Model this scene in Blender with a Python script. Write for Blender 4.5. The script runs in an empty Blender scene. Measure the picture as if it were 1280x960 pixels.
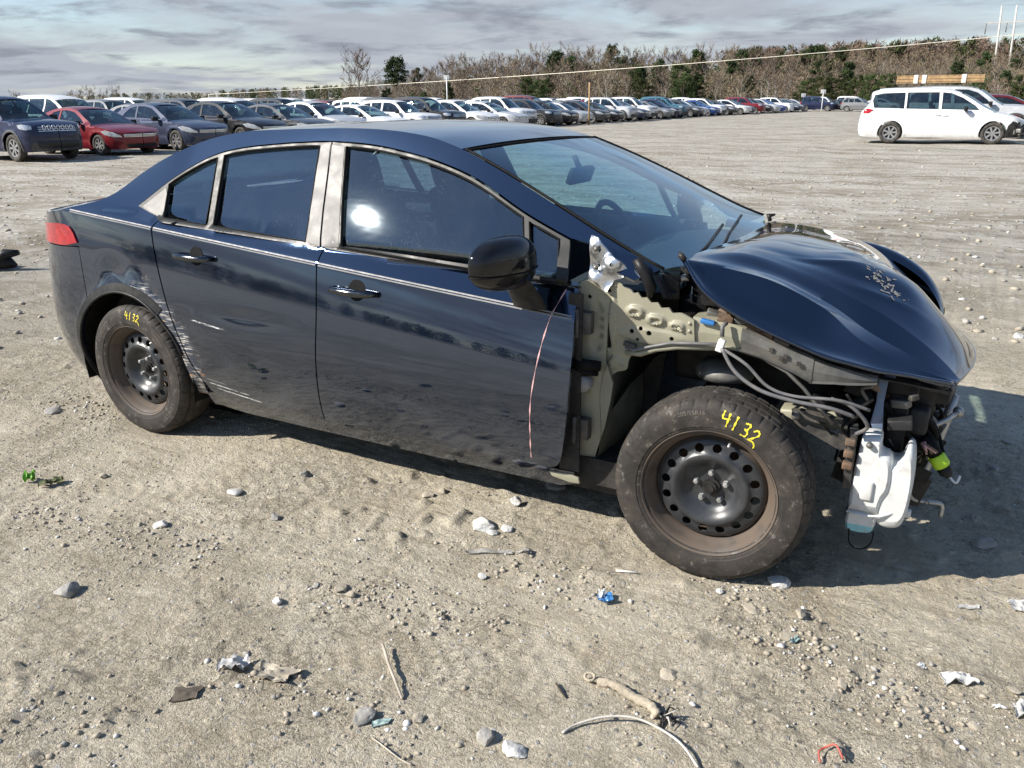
import bpy, bmesh, math, random
import numpy as np
from mathutils import Vector, Matrix
from mathutils.geometry import delaunay_2d_cdt

random.seed(7)
RNG = np.random.default_rng(7)
scene = bpy.context.scene
COL = scene.collection

# ---------------------------------------------------------------- camera, sky, sun, exposure
CAM = np.array([3.2750, -3.1786, 1.4966])
FWD = np.array([-0.45400433, 0.82751889, -0.33029162])
RGT = np.array([0.87788977, 0.47881031, -0.00708824])
UPV = np.array([-0.15228138, 0.29317773, 0.94385232])
cam_data = bpy.data.cameras.new('camera')
cam_data.sensor_width = 36.0
cam_data.lens = 36.0 * 1010.15 / 1280.0
cam_data.clip_start = 0.05
cam_data.clip_end = 6000.0
cam = bpy.data.objects.new('camera', cam_data)
COL.objects.link(cam)
M = Matrix.Identity(4)
for i in range(3):
    M[i][0] = RGT[i]; M[i][1] = UPV[i]; M[i][2] = -FWD[i]; M[i][3] = CAM[i]
cam.matrix_world = M
scene.camera = cam

SUN_EL = math.radians(35.5)
SUN_XY = np.array([-0.757, -0.653]); SUN_XY /= np.linalg.norm(SUN_XY)
SUN_DIR = np.array([SUN_XY[0] * math.cos(SUN_EL), SUN_XY[1] * math.cos(SUN_EL), math.sin(SUN_EL)])

scene.view_settings.view_transform = 'Standard'
scene.view_settings.look = 'None'
scene.view_settings.gamma = 1.0
scene.view_settings.exposure = 0.66
scene.view_settings.use_curve_mapping = False
scene.cycles.max_bounces = 10
scene.cycles.transparent_max_bounces = 16
scene.cycles.caustics_reflective = False
scene.cycles.caustics_refractive = False
scene.cycles.sample_clamp_indirect = 6.0

sun_data = bpy.data.lights.new('sun', 'SUN')
sun_data.energy = 5.0
sun_data.angle = math.radians(0.53)
sun_data.color = (1.0, 0.945, 0.86)
sun = bpy.data.objects.new('sun', sun_data)
COL.objects.link(sun)
sun.rotation_euler = Vector(SUN_DIR).to_track_quat('Z', 'Y').to_euler()
sun.location = (0, 0, 30)

world = bpy.data.worlds.new('World')
scene.world = world
world.use_nodes = True
def build_world():
    nt = world.node_tree; N = nt.nodes; L = nt.links
    N.clear()
    out = N.new('ShaderNodeOutputWorld'); bg = N.new('ShaderNodeBackground')
    bg.inputs['Strength'].default_value = 0.105
    sky = N.new('ShaderNodeTexSky'); sky.sky_type = 'NISHITA'; sky.sun_disc = False
    sky.sun_elevation = SUN_EL
    sky.sun_rotation = math.atan2(SUN_DIR[0], SUN_DIR[1])
    sky.air_density = 1.0; sky.dust_density = 0.05; sky.ozone_density = 2.2
    tc = N.new('ShaderNodeTexCoord'); sep = N.new('ShaderNodeSeparateXYZ')
    L.new(tc.outputs['Generated'], sep.inputs[0])
    def math_(op, a, b=None, clamp=False):
        m = N.new('ShaderNodeMath'); m.operation = op; m.use_clamp = clamp
        for k, v in enumerate((a, b)):
            if v is None: continue
            if isinstance(v, (int, float)): m.inputs[k].default_value = v
            else: L.new(v, m.inputs[k])
        return m.outputs[0]
    zc = math_('MAXIMUM', sep.outputs[2], 0.0)
    den = math_('ADD', zc, 0.10)
    cx = math_('DIVIDE', sep.outputs[0], den); cy = math_('DIVIDE', sep.outputs[1], den)
    comb = N.new('ShaderNodeCombineXYZ'); L.new(cx, comb.inputs[0]); L.new(cy, comb.inputs[1])
    def noise(scale, detail, rough, dist=0.0, off=(0, 0, 0), sc=(1, 1, 1), rot=0.0):
        mp = N.new('ShaderNodeMapping'); L.new(comb.outputs[0], mp.inputs[0])
        mp.inputs['Location'].default_value = off; mp.inputs['Scale'].default_value = sc
        mp.inputs['Rotation'].default_value = (0, 0, rot)
        n = N.new('ShaderNodeTexNoise'); n.inputs['Scale'].default_value = scale
        n.inputs['Detail'].default_value = detail; n.inputs['Roughness'].default_value = rough
        n.inputs['Distortion'].default_value = dist
        L.new(mp.outputs[0], n.inputs['Vector'])
        return n.outputs['Fac']
    def ramp(v, a, b):
        r = N.new('ShaderNodeMapRange'); r.interpolation_type = 'SMOOTHSTEP'
        r.inputs[1].default_value = a; r.inputs[2].default_value = b
        L.new(v, r.inputs[0]); return r.outputs[0]
    veil = ramp(noise(0.55, 6, 0.55, 0.3, (3.1, 1.7, 0), (1, 1, 1), 0.4), 0.36, 0.60)
    puff = ramp(noise(1.5, 8, 0.60, 0.25, (7.3, 2.2, 0), (1, 1.0, 1), 0.9), 0.47, 0.68)
    streak = ramp(noise(0.9, 5, 0.6, 0.6, (1.3, 8.2, 0), (1, 1, 1), 0.2), 0.40, 0.66)
    mix1 = N.new('ShaderNodeMix'); mix1.data_type = 'RGBA'
    L.new(sky.outputs[0], mix1.inputs[6])
    mix1.inputs[7].default_value = (2.75, 2.98, 3.38, 1)      # pale high veil
    hz = ramp(sep.outputs[2], 0.62, 0.02)
    vf = math_('MULTIPLY', math_('ADD', math_('MULTIPLY', veil, 0.75), math_('MULTIPLY', hz, 0.42)), 0.95, True)
    vf = math_('MULTIPLY', vf, ramp(sep.outputs[2], 0.50, 0.10))
    L.new(vf, mix1.inputs[0])
    mix2 = N.new('ShaderNodeMix'); mix2.data_type = 'RGBA'   # grey puffs seen from below
    L.new(mix1.outputs[2], mix2.inputs[6]); mix2.inputs[7].default_value = (1.75, 1.95, 2.32, 1)
    L.new(math_('MULTIPLY', math_('MULTIPLY', puff, 0.90), ramp(sep.outputs[2], 0.55, 0.15)), mix2.inputs[0])
    mix3 = N.new('ShaderNodeMix'); mix3.data_type = 'RGBA'   # bright streaks
    L.new(mix2.outputs[2], mix3.inputs[6]); mix3.inputs[7].default_value = (3.5, 3.7, 4.0, 1)
    L.new(math_('MULTIPLY', math_('MULTIPLY', streak, ramp(sep.outputs[2], 0.60, 0.1)), math_('MULTIPLY', math_('SUBTRACT', 1.0, puff), 0.5)), mix3.inputs[0])
    L.new(mix3.outputs[2], bg.inputs['Color'])
    L.new(bg.outputs[0], out.inputs['Surface'])
build_world()

# ---------------------------------------------------------------- helpers: placing
def ray(px, py):
    return FWD + RGT * ((px - 640) / 1010.15) - UPV * ((py - 480) / 1010.15)
def ground_at(px, py, z=0.0):
    d = ray(px, py); t = (z - CAM[2]) / d[2]
    return CAM + d * t
def azim(px, dist, z=0.0):
    """ground point in the compass direction of photo column px, dist metres off"""
    d = ray(px, 126.0); d = np.array([d[0], d[1]]); d /= np.linalg.norm(d)
    return np.array([CAM[0] + d[0] * dist, CAM[1] + d[1] * dist, z])

def tag(o, label=None, cat=None, group=None, kind=None):
    if label: o['label'] = label
    if cat: o['category'] = cat
    if group: o['group'] = group
    if kind: o['kind'] = kind
    return o
def empty(name, loc=(0, 0, 0), rz=0.0, scale=1.0):
    o = bpy.data.objects.new(name, None); COL.objects.link(o)
    o.empty_display_size = 0.2
    o.location = loc; o.rotation_euler = (0, 0, rz); o.scale = (scale,) * 3
    return o
def link(name, me, parent=None):
    o = bpy.data.objects.new(name, me); COL.objects.link(o)
    if parent is not None: o.parent = parent
    return o
def make_mesh(name, verts, faces, mats, smooth=True, normals=None, fmat=None):
    me = bpy.data.meshes.new(name)
    me.from_pydata([tuple(map(float, v)) for v in verts], [], [tuple(map(int, f)) for f in faces])
    for m in (mats if isinstance(mats, (list, tuple)) else [mats]): me.materials.append(m)
    if smooth: me.polygons.foreach_set('use_smooth', [True] * len(me.polygons))
    if fmat is not None: me.polygons.foreach_set('material_index', list(fmat))
    me.update()
    if normals is not None:
        me.normals_split_custom_set_from_vertices([tuple(map(float, n)) for n in normals])
    return me
def obj(name, verts, faces, mats, parent=None, **k):
    return link(name, make_mesh(name, verts, faces, mats, **k), parent)

class MB:
    """collects plain shapes into one mesh"""
    def __init__(s): s.v = []; s.f = []
    def add(s, v, f):
        o = len(s.v); s.v += [tuple(map(float, p)) for p in v]; s.f += [tuple(i + o for i in q) for q in f]; return s
    def box(s, c, size, rz=0, ry=0, rx=0, taper=1.0):
        hx, hy, hz = (d / 2 for d in size)
        R = Matrix.Rotation(rz, 3, 'Z') @ Matrix.Rotation(ry, 3, 'Y') @ Matrix.Rotation(rx, 3, 'X')
        v = []
        for z in (-1, 1):
            t = taper if z > 0 else 1
            for x, y in ((-1, -1), (1, -1), (1, 1), (-1, 1)):
                v.append(R @ Vector((x * hx * t, y * hy * t, z * hz)) + Vector(c))
        return s.add(v, [(3, 2, 1, 0), (4, 5, 6, 7), (0, 1, 5, 4), (1, 2, 6, 5), (2, 3, 7, 6), (3, 0, 4, 7)])
    def tube(s, path, r, n=8, cap=True):
        P = [Vector(p) for p in path]; m = len(P)
        rs = r if isinstance(r, (list, tuple, np.ndarray)) else [r] * m
        v = []; f = []
        ref = None
        for i in range(m):
            t = (P[min(i + 1, m - 1)] - P[max(i - 1, 0)]).normalized()
            if ref is None: ref = t.orthogonal().normalized()
            ref = (ref - t * ref.dot(t))
            ref = ref.normalized() if ref.length > 1e-6 else t.orthogonal().normalized()
            b = t.cross(ref)
            for k in range(n):
                a = 2 * math.pi * k / n
                v.append(P[i] + (ref * math.cos(a) + b * math.sin(a)) * rs[i])
        for i in range(m - 1):
            for k in range(n):
                f.append((i * n + k, i * n + (k + 1) % n, (i + 1) * n + (k + 1) % n, (i + 1) * n + k))
        if cap:
            f.append(tuple(range(n - 1, -1, -1))); f.append(tuple((m - 1) * n + k for k in range(n)))
        return s.add(v, f)
    def lathe(s, prof, axis='Y', c=(0, 0, 0), n=24, caps=False):
        """prof: (radius, along axis)"""
        v = []; f = []; m = len(prof)
        for r, a in prof:
            for k in range(n):
                t = 2 * math.pi * k / n
                x, y = r * math.cos(t), r * math.sin(t)
                p = {'Y': (x, a, y), 'Z': (x, y, a), 'X': (a, x, y)}[axis]
                v.append((p[0] + c[0], p[1] + c[1], p[2] + c[2]))
        for i in range(m - 1):
            for k in range(n):
                f.append((i * n + k, i * n + (k + 1) % n, (i + 1) * n + (k + 1) % n, (i + 1) * n + k))
        if caps:
            f.append(tuple(range(n))); f.append(tuple((m - 1) * n + k for k in range(n - 1, -1, -1)))
        return s.add(v, f)
    def plate(s, poly, y, th, plane='XZ'):
        """flat polygon (list of pairs) at y, thickness th towards +y"""
        n = len(poly)
        def P(a, b, d):
            return {'XZ': (a, d, b), 'XY': (a, b, d), 'YZ': (d, a, b)}[plane]
        v = [P(a, b, y) for a, b in poly] + [P(a, b, y + th) for a, b in poly]
        f = [tuple(range(n)), tuple(range(2 * n - 1, n - 1, -1))] + [(i, i + n, (i + 1) % n + n, (i + 1) % n) for i in range(n)]
        return s.add(v, f)
    def build(s, name, mat, parent=None, smooth=False, bevel=0.0, seg=2, weld=False, auto=None):
        me = bpy.data.meshes.new(name)
        me.from_pydata(s.v, [], s.f); me.materials.append(mat)
        bm = bmesh.new(); bm.from_mesh(me)
        if weld: bmesh.ops.remove_doubles(bm, verts=bm.verts, dist=1e-5)
        bmesh.ops.recalc_face_normals(bm, faces=bm.faces)
        if bevel > 0:
            es = [e for e in bm.edges if len(e.link_faces) == 2 and e.calc_face_angle(0) > 0.5]
            bmesh.ops.bevel(bm, geom=es, offset=bevel, segments=seg, profile=0.6, affect='EDGES', clamp_overlap=True)
        for fc in bm.faces: fc.smooth = smooth or bevel > 0
        if auto is not None:
            for e in bm.edges:
                if len(e.link_faces) == 2 and e.calc_face_angle(0) > auto: e.smooth = False
        bm.to_mesh(me); bm.free()
        return link(name, me, parent)

def spl(P, n=8):
    """Catmull-Rom through P (any dimension), n steps a span"""
    P = np.array(P, float); m = len(P); out = []
    for i in range(m - 1):
        p0 = P[i - 1] if i > 0 else 2 * P[i] - P[i + 1]
        p1, p2 = P[i], P[i + 1]
        p3 = P[i + 2] if i + 2 < m else 2 * P[i + 1] - P[i]
        for k in range(n):
            t = k / n
            out.append(0.5 * (2 * p1 + (p2 - p0) * t + (2 * p0 - 5 * p1 + 4 * p2 - p3) * t * t + (3 * p1 - p0 - 3 * p2 + p3) * t ** 3))
    out.append(P[-1])
    return [tuple(float(c) for c in q) for q in out]
def inside(pts, poly):
    pts = np.asarray(pts); poly = np.asarray(poly); x, y = pts[:, 0], pts[:, 1]
    r = np.zeros(len(pts), bool); j = len(poly) - 1
    for i in range(len(poly)):
        xi, yi = poly[i]; xj, yj = poly[j]
        c = ((yi > y) != (yj > y)) & (x < (xj - xi) * (y - yi) / (yj - yi + 1e-15) + xi)
        r ^= c; j = i
    return r
def resample(poly, step):
    out = []; m = len(poly)
    for i in range(m):
        a = np.array(poly[i], float); b = np.array(poly[(i + 1) % m], float)
        L = np.hypot(*(b - a))
        if L < 1e-6: continue
        k = max(1, int(math.ceil(L / step)))
        for j in range(k): out.append(tuple(a + (b - a) * j / k))
    return out
def tri_fill(poly, holes=(), step=0.03, extra=()):
    """triangles of a polygon with holes and a grid of inner points -> (points, triangles, loops)"""
    loops = [resample(poly, step)] + [resample(h, step) for h in holes]
    V = []; E = []; idx = []
    for lp in loops:
        o = len(V); V += lp; E += [(o + i, o + (i + 1) % len(lp)) for i in range(len(lp))]; idx.append(list(range(o, o + len(lp))))
    A = np.array(loops[0])
    gx = np.arange(A[:, 0].min(), A[:, 0].max(), step); gy = np.arange(A[:, 1].min(), A[:, 1].max(), step)
    if len(gx) and len(gy):
        G = np.stack(np.meshgrid(gx + step * 0.37, gy + step * 0.41), -1).reshape(-1, 2)
        G[:, 0] += ((np.arange(len(G)) // max(1, len(gx))) % 2) * step * 0.5
        ok = inside(G, loops[0])
        for h in loops[1:]: ok &= ~inside(G, h)
        G = G[ok]
        B = np.concatenate([np.array(l) for l in loops])
        if len(G):
            d = np.min(((G[:, None, :] - B[None]) ** 2).sum(-1), axis=1)
            G = G[d > (0.35 * step) ** 2]
        V = V + [tuple(g) for g in G]
    if len(extra):
        B = np.concatenate([np.array(l) for l in loops])
        rows = [extra] if not isinstance(extra[0], list) else extra
        if isinstance(extra[0], list):      # drop grid points that crowd the rows
            R = np.concatenate([np.array(r) for r in rows]); nb = sum(len(l) for l in loops); G = np.array(V[nb:])
            if len(G):
                d = np.array([np.min(((R - g) ** 2).sum(-1)) for g in G]); V = V[:nb] + [tuple(g) for g in G[d > (.4 * step) ** 2]]
        for row in rows:
            ex = np.array(row); ok = inside(ex, loops[0])
            for h in loops[1:]: ok &= ~inside(ex, h)
            d = np.min(((ex[:, None, :] - B[None]) ** 2).sum(-1), axis=1); ok &= d > (1e-6 if row is extra else 9e-6)
            last = None
            for e, k in zip(ex, ok):
                if k:
                    V.append(tuple(e))
                    if last is not None and row is not extra: E.append((last, len(V) - 1))
                    last = len(V) - 1
                else: last = None
    res = delaunay_2d_cdt([Vector(v) for v in V], E, [], 0, 1e-6)
    P = np.array([tuple(v) for v in res[0]]); F = np.array([f for f in res[2]])
    c = P[F].mean(1)
    ok = inside(c, loops[0])
    for h in loops[1:]: ok &= ~inside(c, h)
    return P, F[ok], loops
def panel_data(skin, poly, off=0.0, step=0.03, side=-1, holes=(), flange=0.014, extra=()):
    P, F, loops = tri_fill(poly, holes, step, extra)
    v = skin.pos(P[:, 0], P[:, 1], off, side); n = skin.normal(P[:, 0], P[:, 1], side)
    fn = np.cross(v[F[:, 1]] - v[F[:, 0]], v[F[:, 2]] - v[F[:, 0]])
    flip = (fn * n[F].mean(1)).sum(-1) < 0
    F = F.copy(); F[flip] = F[flip][:, ::-1]
    verts = list(v); norms = list(n); faces = [tuple(f) for f in F]
    if flange > 0:
        for lp in loops:
            A = np.array(lp); a = skin.pos(A[:, 0], A[:, 1], off, side); na = skin.normal(A[:, 0], A[:, 1], side)
            b = a - na * flange
            T = np.roll(a, -1, 0) - a
            m = len(lp)
            for i in range(m):
                j = (i + 1) % m; o = len(verts)
                q = np.cross(T[i], na[i]); q = q / max(np.linalg.norm(q), 1e-9)
                g = np.cross(a[j] - a[i], b[j] - a[i])
                verts += [a[i], a[j], b[j], b[i]]; norms += [q] * 4
                faces.append((o, o + 1, o + 2, o + 3) if g @ q >= 0 else (o + 3, o + 2, o + 1, o))
    return verts, faces, norms
def panel(name, skin, poly, mat, parent, off=0.0, step=0.03, side=-1, holes=(), flange=0.014, extra=()):
    """a sheet-metal or glass panel lying on a body skin, with a turned-in edge"""
    v, f, n = panel_data(skin, poly, off, step, side, holes, flange, extra)
    return obj(name, v, f, mat, parent, normals=n)
def grid_obj(name, G, mat, parent=None, smooth=True, flip=False, two=False):
    """G: array (rows, cols, 3)"""
    G = np.asarray(G, float); r, c = G.shape[:2]
    F = [(i * c + j, i * c + j + 1, (i + 1) * c + j + 1, (i + 1) * c + j) for i in range(r - 1) for j in range(c - 1)]
    if flip: F = [f[::-1] for f in F]
    return obj(name, G.reshape(-1, 3), F, mat, parent, smooth=smooth)

# ---------------------------------------------------------------- materials
class NT:
    def __init__(s, name):
        s.m = bpy.data.materials.new(name); s.m.use_nodes = True
        s.t = s.m.node_tree; s.N = s.t.nodes; s.L = s.t.links
        s.b = s.N['Principled BSDF']; s.out = s.N['Material Output']
        s.tc = s.N.new('ShaderNodeTexCoord')
    def new(s, t, **k):
        n = s.N.new(t)
        for a, v in k.items(): setattr(n, a, v)
        return n
    def put(s, v, sock):
        if isinstance(v, (int, float)): sock.default_value = v
        elif isinstance(v, (tuple, list)): sock.default_value = tuple(v) + ((1,) if len(v) == 3 and sock.type == 'RGBA' else ())
        else: s.L.new(v, sock)
    def math(s, op, a, b=None, clamp=False):
        m = s.new('ShaderNodeMath', operation=op, use_clamp=clamp)
        s.put(a, m.inputs[0])
        if b is not None: s.put(b, m.inputs[1])
        return m.outputs[0]
    def co(s, scale=(1, 1, 1), rot=(0, 0, 0), loc=(0, 0, 0), kind='Object'):
        mp = s.new('ShaderNodeMapping'); s.L.new(s.tc.outputs[kind], mp.inputs[0])
        mp.inputs['Scale'].default_value = scale; mp.inputs['Rotation'].default_value = rot; mp.inputs['Location'].default_value = loc
        return mp.outputs[0]
    def noise(s, scale, detail=4, rough=0.5, dist=0.0, vec=None):
        n = s.new('ShaderNodeTexNoise'); s.put(float(scale), n.inputs['Scale']); s.put(float(detail), n.inputs['Detail'])
        s.put(rough, n.inputs['Roughness']); s.put(dist, n.inputs['Distortion'])
        s.L.new(vec if vec is not None else s.tc.outputs['Object'], n.inputs['Vector'])
        return n.outputs['Fac']
    def voro(s, scale, feature='F1', vec=None, rand=1.0, out='Distance'):
        n = s.new('ShaderNodeTexVoronoi', feature=feature); s.put(float(scale), n.inputs['Scale']); s.put(rand, n.inputs['Randomness'])
        s.L.new(vec if vec is not None else s.tc.outputs['Object'], n.inputs['Vector'])
        return n.outputs[out]
    def rng(s, v, a, b, c=0.0, d=1.0, smooth=True):
        r = s.new('ShaderNodeMapRange')
        if smooth: r.interpolation_type = 'SMOOTHSTEP'
        for k, x in enumerate((v, a, b, c, d)): s.put(x, r.inputs[k])
        return r.outputs[0]
    def mix(s, f, a, b, mode='MIX'):
        m = s.new('ShaderNodeMix', data_type='RGBA', blend_type=mode)
        s.put(f, m.inputs[0]); s.put(a, m.inputs[6]); s.put(b, m.inputs[7])
        return m.outputs[2]
    def bump(s, h, strength=0.3, dist=0.01, normal=None):
        b = s.new('ShaderNodeBump'); s.put(h, b.inputs['Height']); s.put(strength, b.inputs['Strength']); s.put(dist, b.inputs['Distance'])
        if normal is not None: s.L.new(normal, b.inputs['Normal'])
        return b.outputs[0]
    def set(s, **k):
        names = dict(base='Base Color', rough='Roughness', metal='Metallic', normal='Normal', coat='Coat Weight', coat_rough='Coat Roughness',
                     spec='Specular IOR Level', trans='Transmission Weight', alpha='Alpha', ior='IOR', sss='Subsurface Weight', coat_ior='Coat IOR', sheen='Sheen Weight')
        for a, v in k.items(): s.put(v, s.b.inputs[names[a]])
        return s
def pmat(name, color, rough=0.5, metal=0.0, coat=0.0, var=0.12, scale=9.0, bump=0.0, bscale=40.0, dust=0.0, spec=0.5):
    """one procedural material: base colour broken up by noise, some dust, fine relief"""
    t = NT(name)
    c = np.array(color, float)
    f = t.noise(scale, 5, 0.6)
    base = t.mix(t.rng(f, 0.3, 0.7), tuple(c * (1 - var)), tuple(np.minimum(c * (1 + var), 1)))
    r = t.rng(t.noise(scale * 2.3, 3, 0.6), 0.3, 0.7, max(rough - 0.07, 0.02), min(rough + 0.09, 1))
    if dust > 0:
        d = t.math('MULTIPLY', t.rng(t.noise(scale * 0.7, 7, 0.68), 0.38, 0.72), dust)
        base = t.mix(d, base, (0.34, 0.30, 0.24)); r = t.math('MAXIMUM', r, t.math('MULTIPLY', d, 0.9))
    t.set(base=base, rough=r, metal=metal, coat=coat, coat_rough=0.04, spec=spec)
    if bump > 0: t.set(normal=t.bump(t.noise(bscale, 4, 0.6), bump, 0.01))
    return t.m
# ---------------------------------------------------------------- ground
class VNoise:
    """smooth value noise, octaves"""
    def __init__(s, seed): s.T = np.random.default_rng(seed).random((256, 256)) * 2 - 1
    def __call__(s, x, y):
        xi = np.floor(x).astype(int); yi = np.floor(y).astype(int); fx = x - xi; fy = y - yi
        fx = fx * fx * fx * (fx * (fx * 6 - 15) + 10); fy = fy * fy * fy * (fy * (fy * 6 - 15) + 10)
        a = s.T[xi % 256, yi % 256]; b = s.T[(xi + 1) % 256, yi % 256]; c = s.T[xi % 256, (yi + 1) % 256]; d = s.T[(xi + 1) % 256, (yi + 1) % 256]
        return (a * (1 - fx) + b * fx) * (1 - fy) + (c * (1 - fx) + d * fx) * fy
_n = [VNoise(k) for k in range(8)]
def sstep(x, a, b):
    t = np.clip((x - a) / (b - a), 0, 1); return t * t * (3 - 2 * t)
def hill(x, y):
    """wooded rise beyond the lot, higher to the right of the view"""
    dx = x - CAM[0]; dy = y - CAM[1]; d = np.hypot(dx, dy)
    az = np.degrees(np.arctan2(dx * RGT[0] + dy * RGT[1], dx * FWD[0] + dy * FWD[1]))
    right = sstep(az, -14, 6); far = sstep(az, 18, 34)
    front = sstep(np.abs(az), 110, 70)
    return front * (right * (5.0 * sstep(d, 150, 260)) + far * 11.0 * sstep(d, 260, 480) + 3.0 * sstep(d, 260, 420))
def ground_z(x, y, fine=True):
    x = np.asarray(x, float); y = np.asarray(y, float)
    z = 0.014 * _n[0](x * .55 + 3, y * .55) + 0.008 * _n[1](x * 1.7, y * 1.7 + 9)
    d = np.hypot(x - CAM[0], y - CAM[1])
    z = z * (1 + sstep(d, 8, 40) * 2.0)
    if fine:
        near = sstep(d, 14, 7)
        # warped layered relief of dried mud
        wx = x + .05 * _n[4](x * 6, y * 6); wy = y + .05 * _n[5](x * 6, y * 6)
        ridge = (1 - np.abs(_n[2](wx * 5.5, wy * 5.5))) ** 3
        rough = np.clip(.5 + _n[6](x * .9 + 5, y * .9 - 3) * 1.1, 0, 1)
        z = z + near * rough * (0.0050 * ridge + 0.0030 * _n[3](wx * 11, wy * 11) + 0.0045 * np.abs(_n[7](wx * 23, wy * 23)) + 0.0045 * np.abs(_n[2](wx * 41, wy * 41)))
        z = z + near * (0.0026 * _n[4](wx * 31, wy * 31) + 0.0028 * np.abs(_n[5](x * 57, y * 57)))
        # clods thrown up in patches
        cl = np.clip(_n[6](wx * 17 + 2, wy * 17) - .42, 0, 1) * np.clip(_n[1](x * 1.3 + 4, y * 1.3) + .25, 0, 1)
        z = z + near * .045 * cl
        # old tyre tracks with tread bars, crossing the lower left and lower right of the view
        for (px, py, ang, w) in ((1.75, -1.85, .42, .115), (1.15, -1.35, .38, .12), (3.35, -1.05, -.72, .11), (2.75, -1.32, .25, .09), (0.2, -1.5, .55, .12)):
            c, s_ = math.cos(ang), math.sin(ang)
            v = -(x - px) * s_ + (y - py) * c; u = (x - px) * c + (y - py) * s_
            m = np.exp(-(v / w) ** 4) * near * np.clip(.45 + _n[0](x * 1.1, y * 1.1 + 7), 0, 1)
            z = z - m * (.0060 + .0022 * np.sign(np.sin(u * 95 + np.abs(v) * 45)))
            z = z + .006 * near * np.exp(-((np.abs(v) - w * 1.15) / .03) ** 2) * np.clip(.4 + _n[2](x * 2, y * 2), 0, 1)
        # tyres press in a little
        for wx0, wy0 in ((2.7, -.77), (0, -.77), (2.7, .77), (0, .77)):
            q = np.exp(-((x - wx0) / .17) ** 4 - ((y - wy0) / .13) ** 4); z = z * (1 - q) - .004 * q
    return z + hill(x, y)
def lines(a, b, step, far, g=1.13):
    core = np.arange(a, b, step); out = [b]; s = step
    up = []; p = b
    while p < far: up.append(p); s *= g; p += s
    s = step; dn = []; p = a - step
    while p > -far: dn.append(p); s *= g; p -= s
    return np.array(dn[::-1] + list(core) + up)
def soil_mat():
    t = NT('pale_dried_mud_and_gravel')
    g = t.new('ShaderNodeNewGeometry'); P = g.outputs['Position']
    def co(s, rot=0.0, loc=(0, 0, 0), sc=(1, 1, 1)):
        mp = t.new('ShaderNodeMapping'); t.L.new(P, mp.inputs[0]); mp.inputs['Rotation'].default_value = (0, 0, rot)
        mp.inputs['Location'].default_value = loc; mp.inputs['Scale'].default_value = tuple(s * k for k in sc); return mp.outputs[0]
    dist = t.new('ShaderNodeVectorMath', operation='DISTANCE'); t.L.new(P, dist.inputs[0]); dist.inputs[1].default_value = (3.0, -2.5, 0)
    D = dist.outputs['Value']
    n1 = t.noise(1, 6, .6, .3, co(.9)); n2 = t.noise(1, 8, .68, .5, co(4.2, .4)); n3 = t.noise(1, 6, .7, .2, co(26, .2)); n4 = t.noise(1, 4, .65, 0, co(130))
    base = t.mix(t.rng(n2, .32, .68), (.485, .422, .315), (.690, .620, .490))
    base = t.mix(t.math('MULTIPLY', t.rng(n1, .40, .62), .55), base, (.610, .550, .430))
    base = t.mix(t.math('MULTIPLY', t.rng(n1, .56, .70), .6), base, (.410, .335, .228))          # damp brownish patches
    chalk = t.math('MULTIPLY', t.rng(t.noise(1, 7, .7, .8, co(2.3, .9, (4, 2, 0))), .52, .68), t.rng(n3, .42, .62))
    base = t.mix(t.math('MULTIPLY', chalk, .75), base, (.74, .69, .58))                           # whitish dried crust
    base = t.mix(t.rng(n3, .35, .75), base, t.mix(.5, base, (.45, .38, .27)), 'MIX')
    pm = t.rng(t.noise(1, 5, .6, .8, co(1.5, .6, (6, 2, 0))), .42, .60, .25, 1.0)      # smooth trodden patches against rough ones
    scuff = t.noise(1, 5, .65, .5, co(1, .42, (1, 4, 0), (2.2, 15, 1))); scuff2 = t.noise(1, 5, .65, .5, co(1, -.72, (8, 4, 0), (2.0, 17, 1)))
    base = t.mix(t.math('MULTIPLY', t.rng(scuff, .56, .66), .45), base, (.66, .60, .48))
    base = t.mix(t.math('MULTIPLY', t.rng(scuff, .44, .34), .45), base, (.33, .275, .19))
    base = t.mix(t.math('MULTIPLY', t.rng(scuff2, .58, .68), .35), base, (.66, .61, .50))
    n5 = t.noise(1, 4, .8, .2, co(95, .9)); n6 = t.noise(1, 5, .75, .4, co(40, .1, (3, 3, 0)))
    base = t.mix(t.math('MULTIPLY', t.rng(n5, .46, .34), t.math('MULTIPLY', pm, .75)), base, (.20, .16, .105))
    base = t.mix(t.math('MULTIPLY', t.rng(n5, .56, .68), t.math('MULTIPLY', pm, .55)), base, (.74, .69, .58))
    base = t.mix(t.math('MULTIPLY', t.rng(n6, .44, .32), t.math('MULTIPLY', pm, .85)), base, (.22, .175, .115))
    base = t.mix(t.math('MULTIPLY', t.rng(n6, .60, .70), .45), base, (.64, .61, .55))
    # stones set in the surface
    v1 = t.voro(1, 'F1', co(38, .3)); v1c = t.voro(1, 'F1', co(38, .3), 1.0, 'Color')
    sc = t.new('ShaderNodeSeparateColor'); t.L.new(v1c, sc.inputs[0])
    st = t.math('MULTIPLY', t.rng(v1, .30, .20), t.math('GREATER_THAN', sc.outputs[0], .62))
    st = t.math('MULTIPLY', st, t.rng(n2, .30, .50))
    base = t.mix(st, base, t.mix(sc.outputs[1], (.20, .185, .16), (.62, .60, .56)))
    # gravel of the wider yard: streaky pale stones
    v2 = t.voro(1, 'F1', co(7.5, .1)); v2c = t.voro(1, 'F1', co(7.5, .1), 1.0, 'Color')
    s2 = t.new('ShaderNodeSeparateColor'); t.L.new(v2c, s2.inputs[0])
    gv = t.noise(1, 8, .72, .6, co(.55, .25, (2, 7, 0), (.6, 1.5, 1))); gv2 = t.noise(1, 8, .75, .3, co(2.6, .15, (0, 0, 0), (.7, 1.3, 1)))
    far_c = t.mix(t.rng(gv, .36, .64), (.225, .190, .138), (.410, .380, .318))
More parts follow.
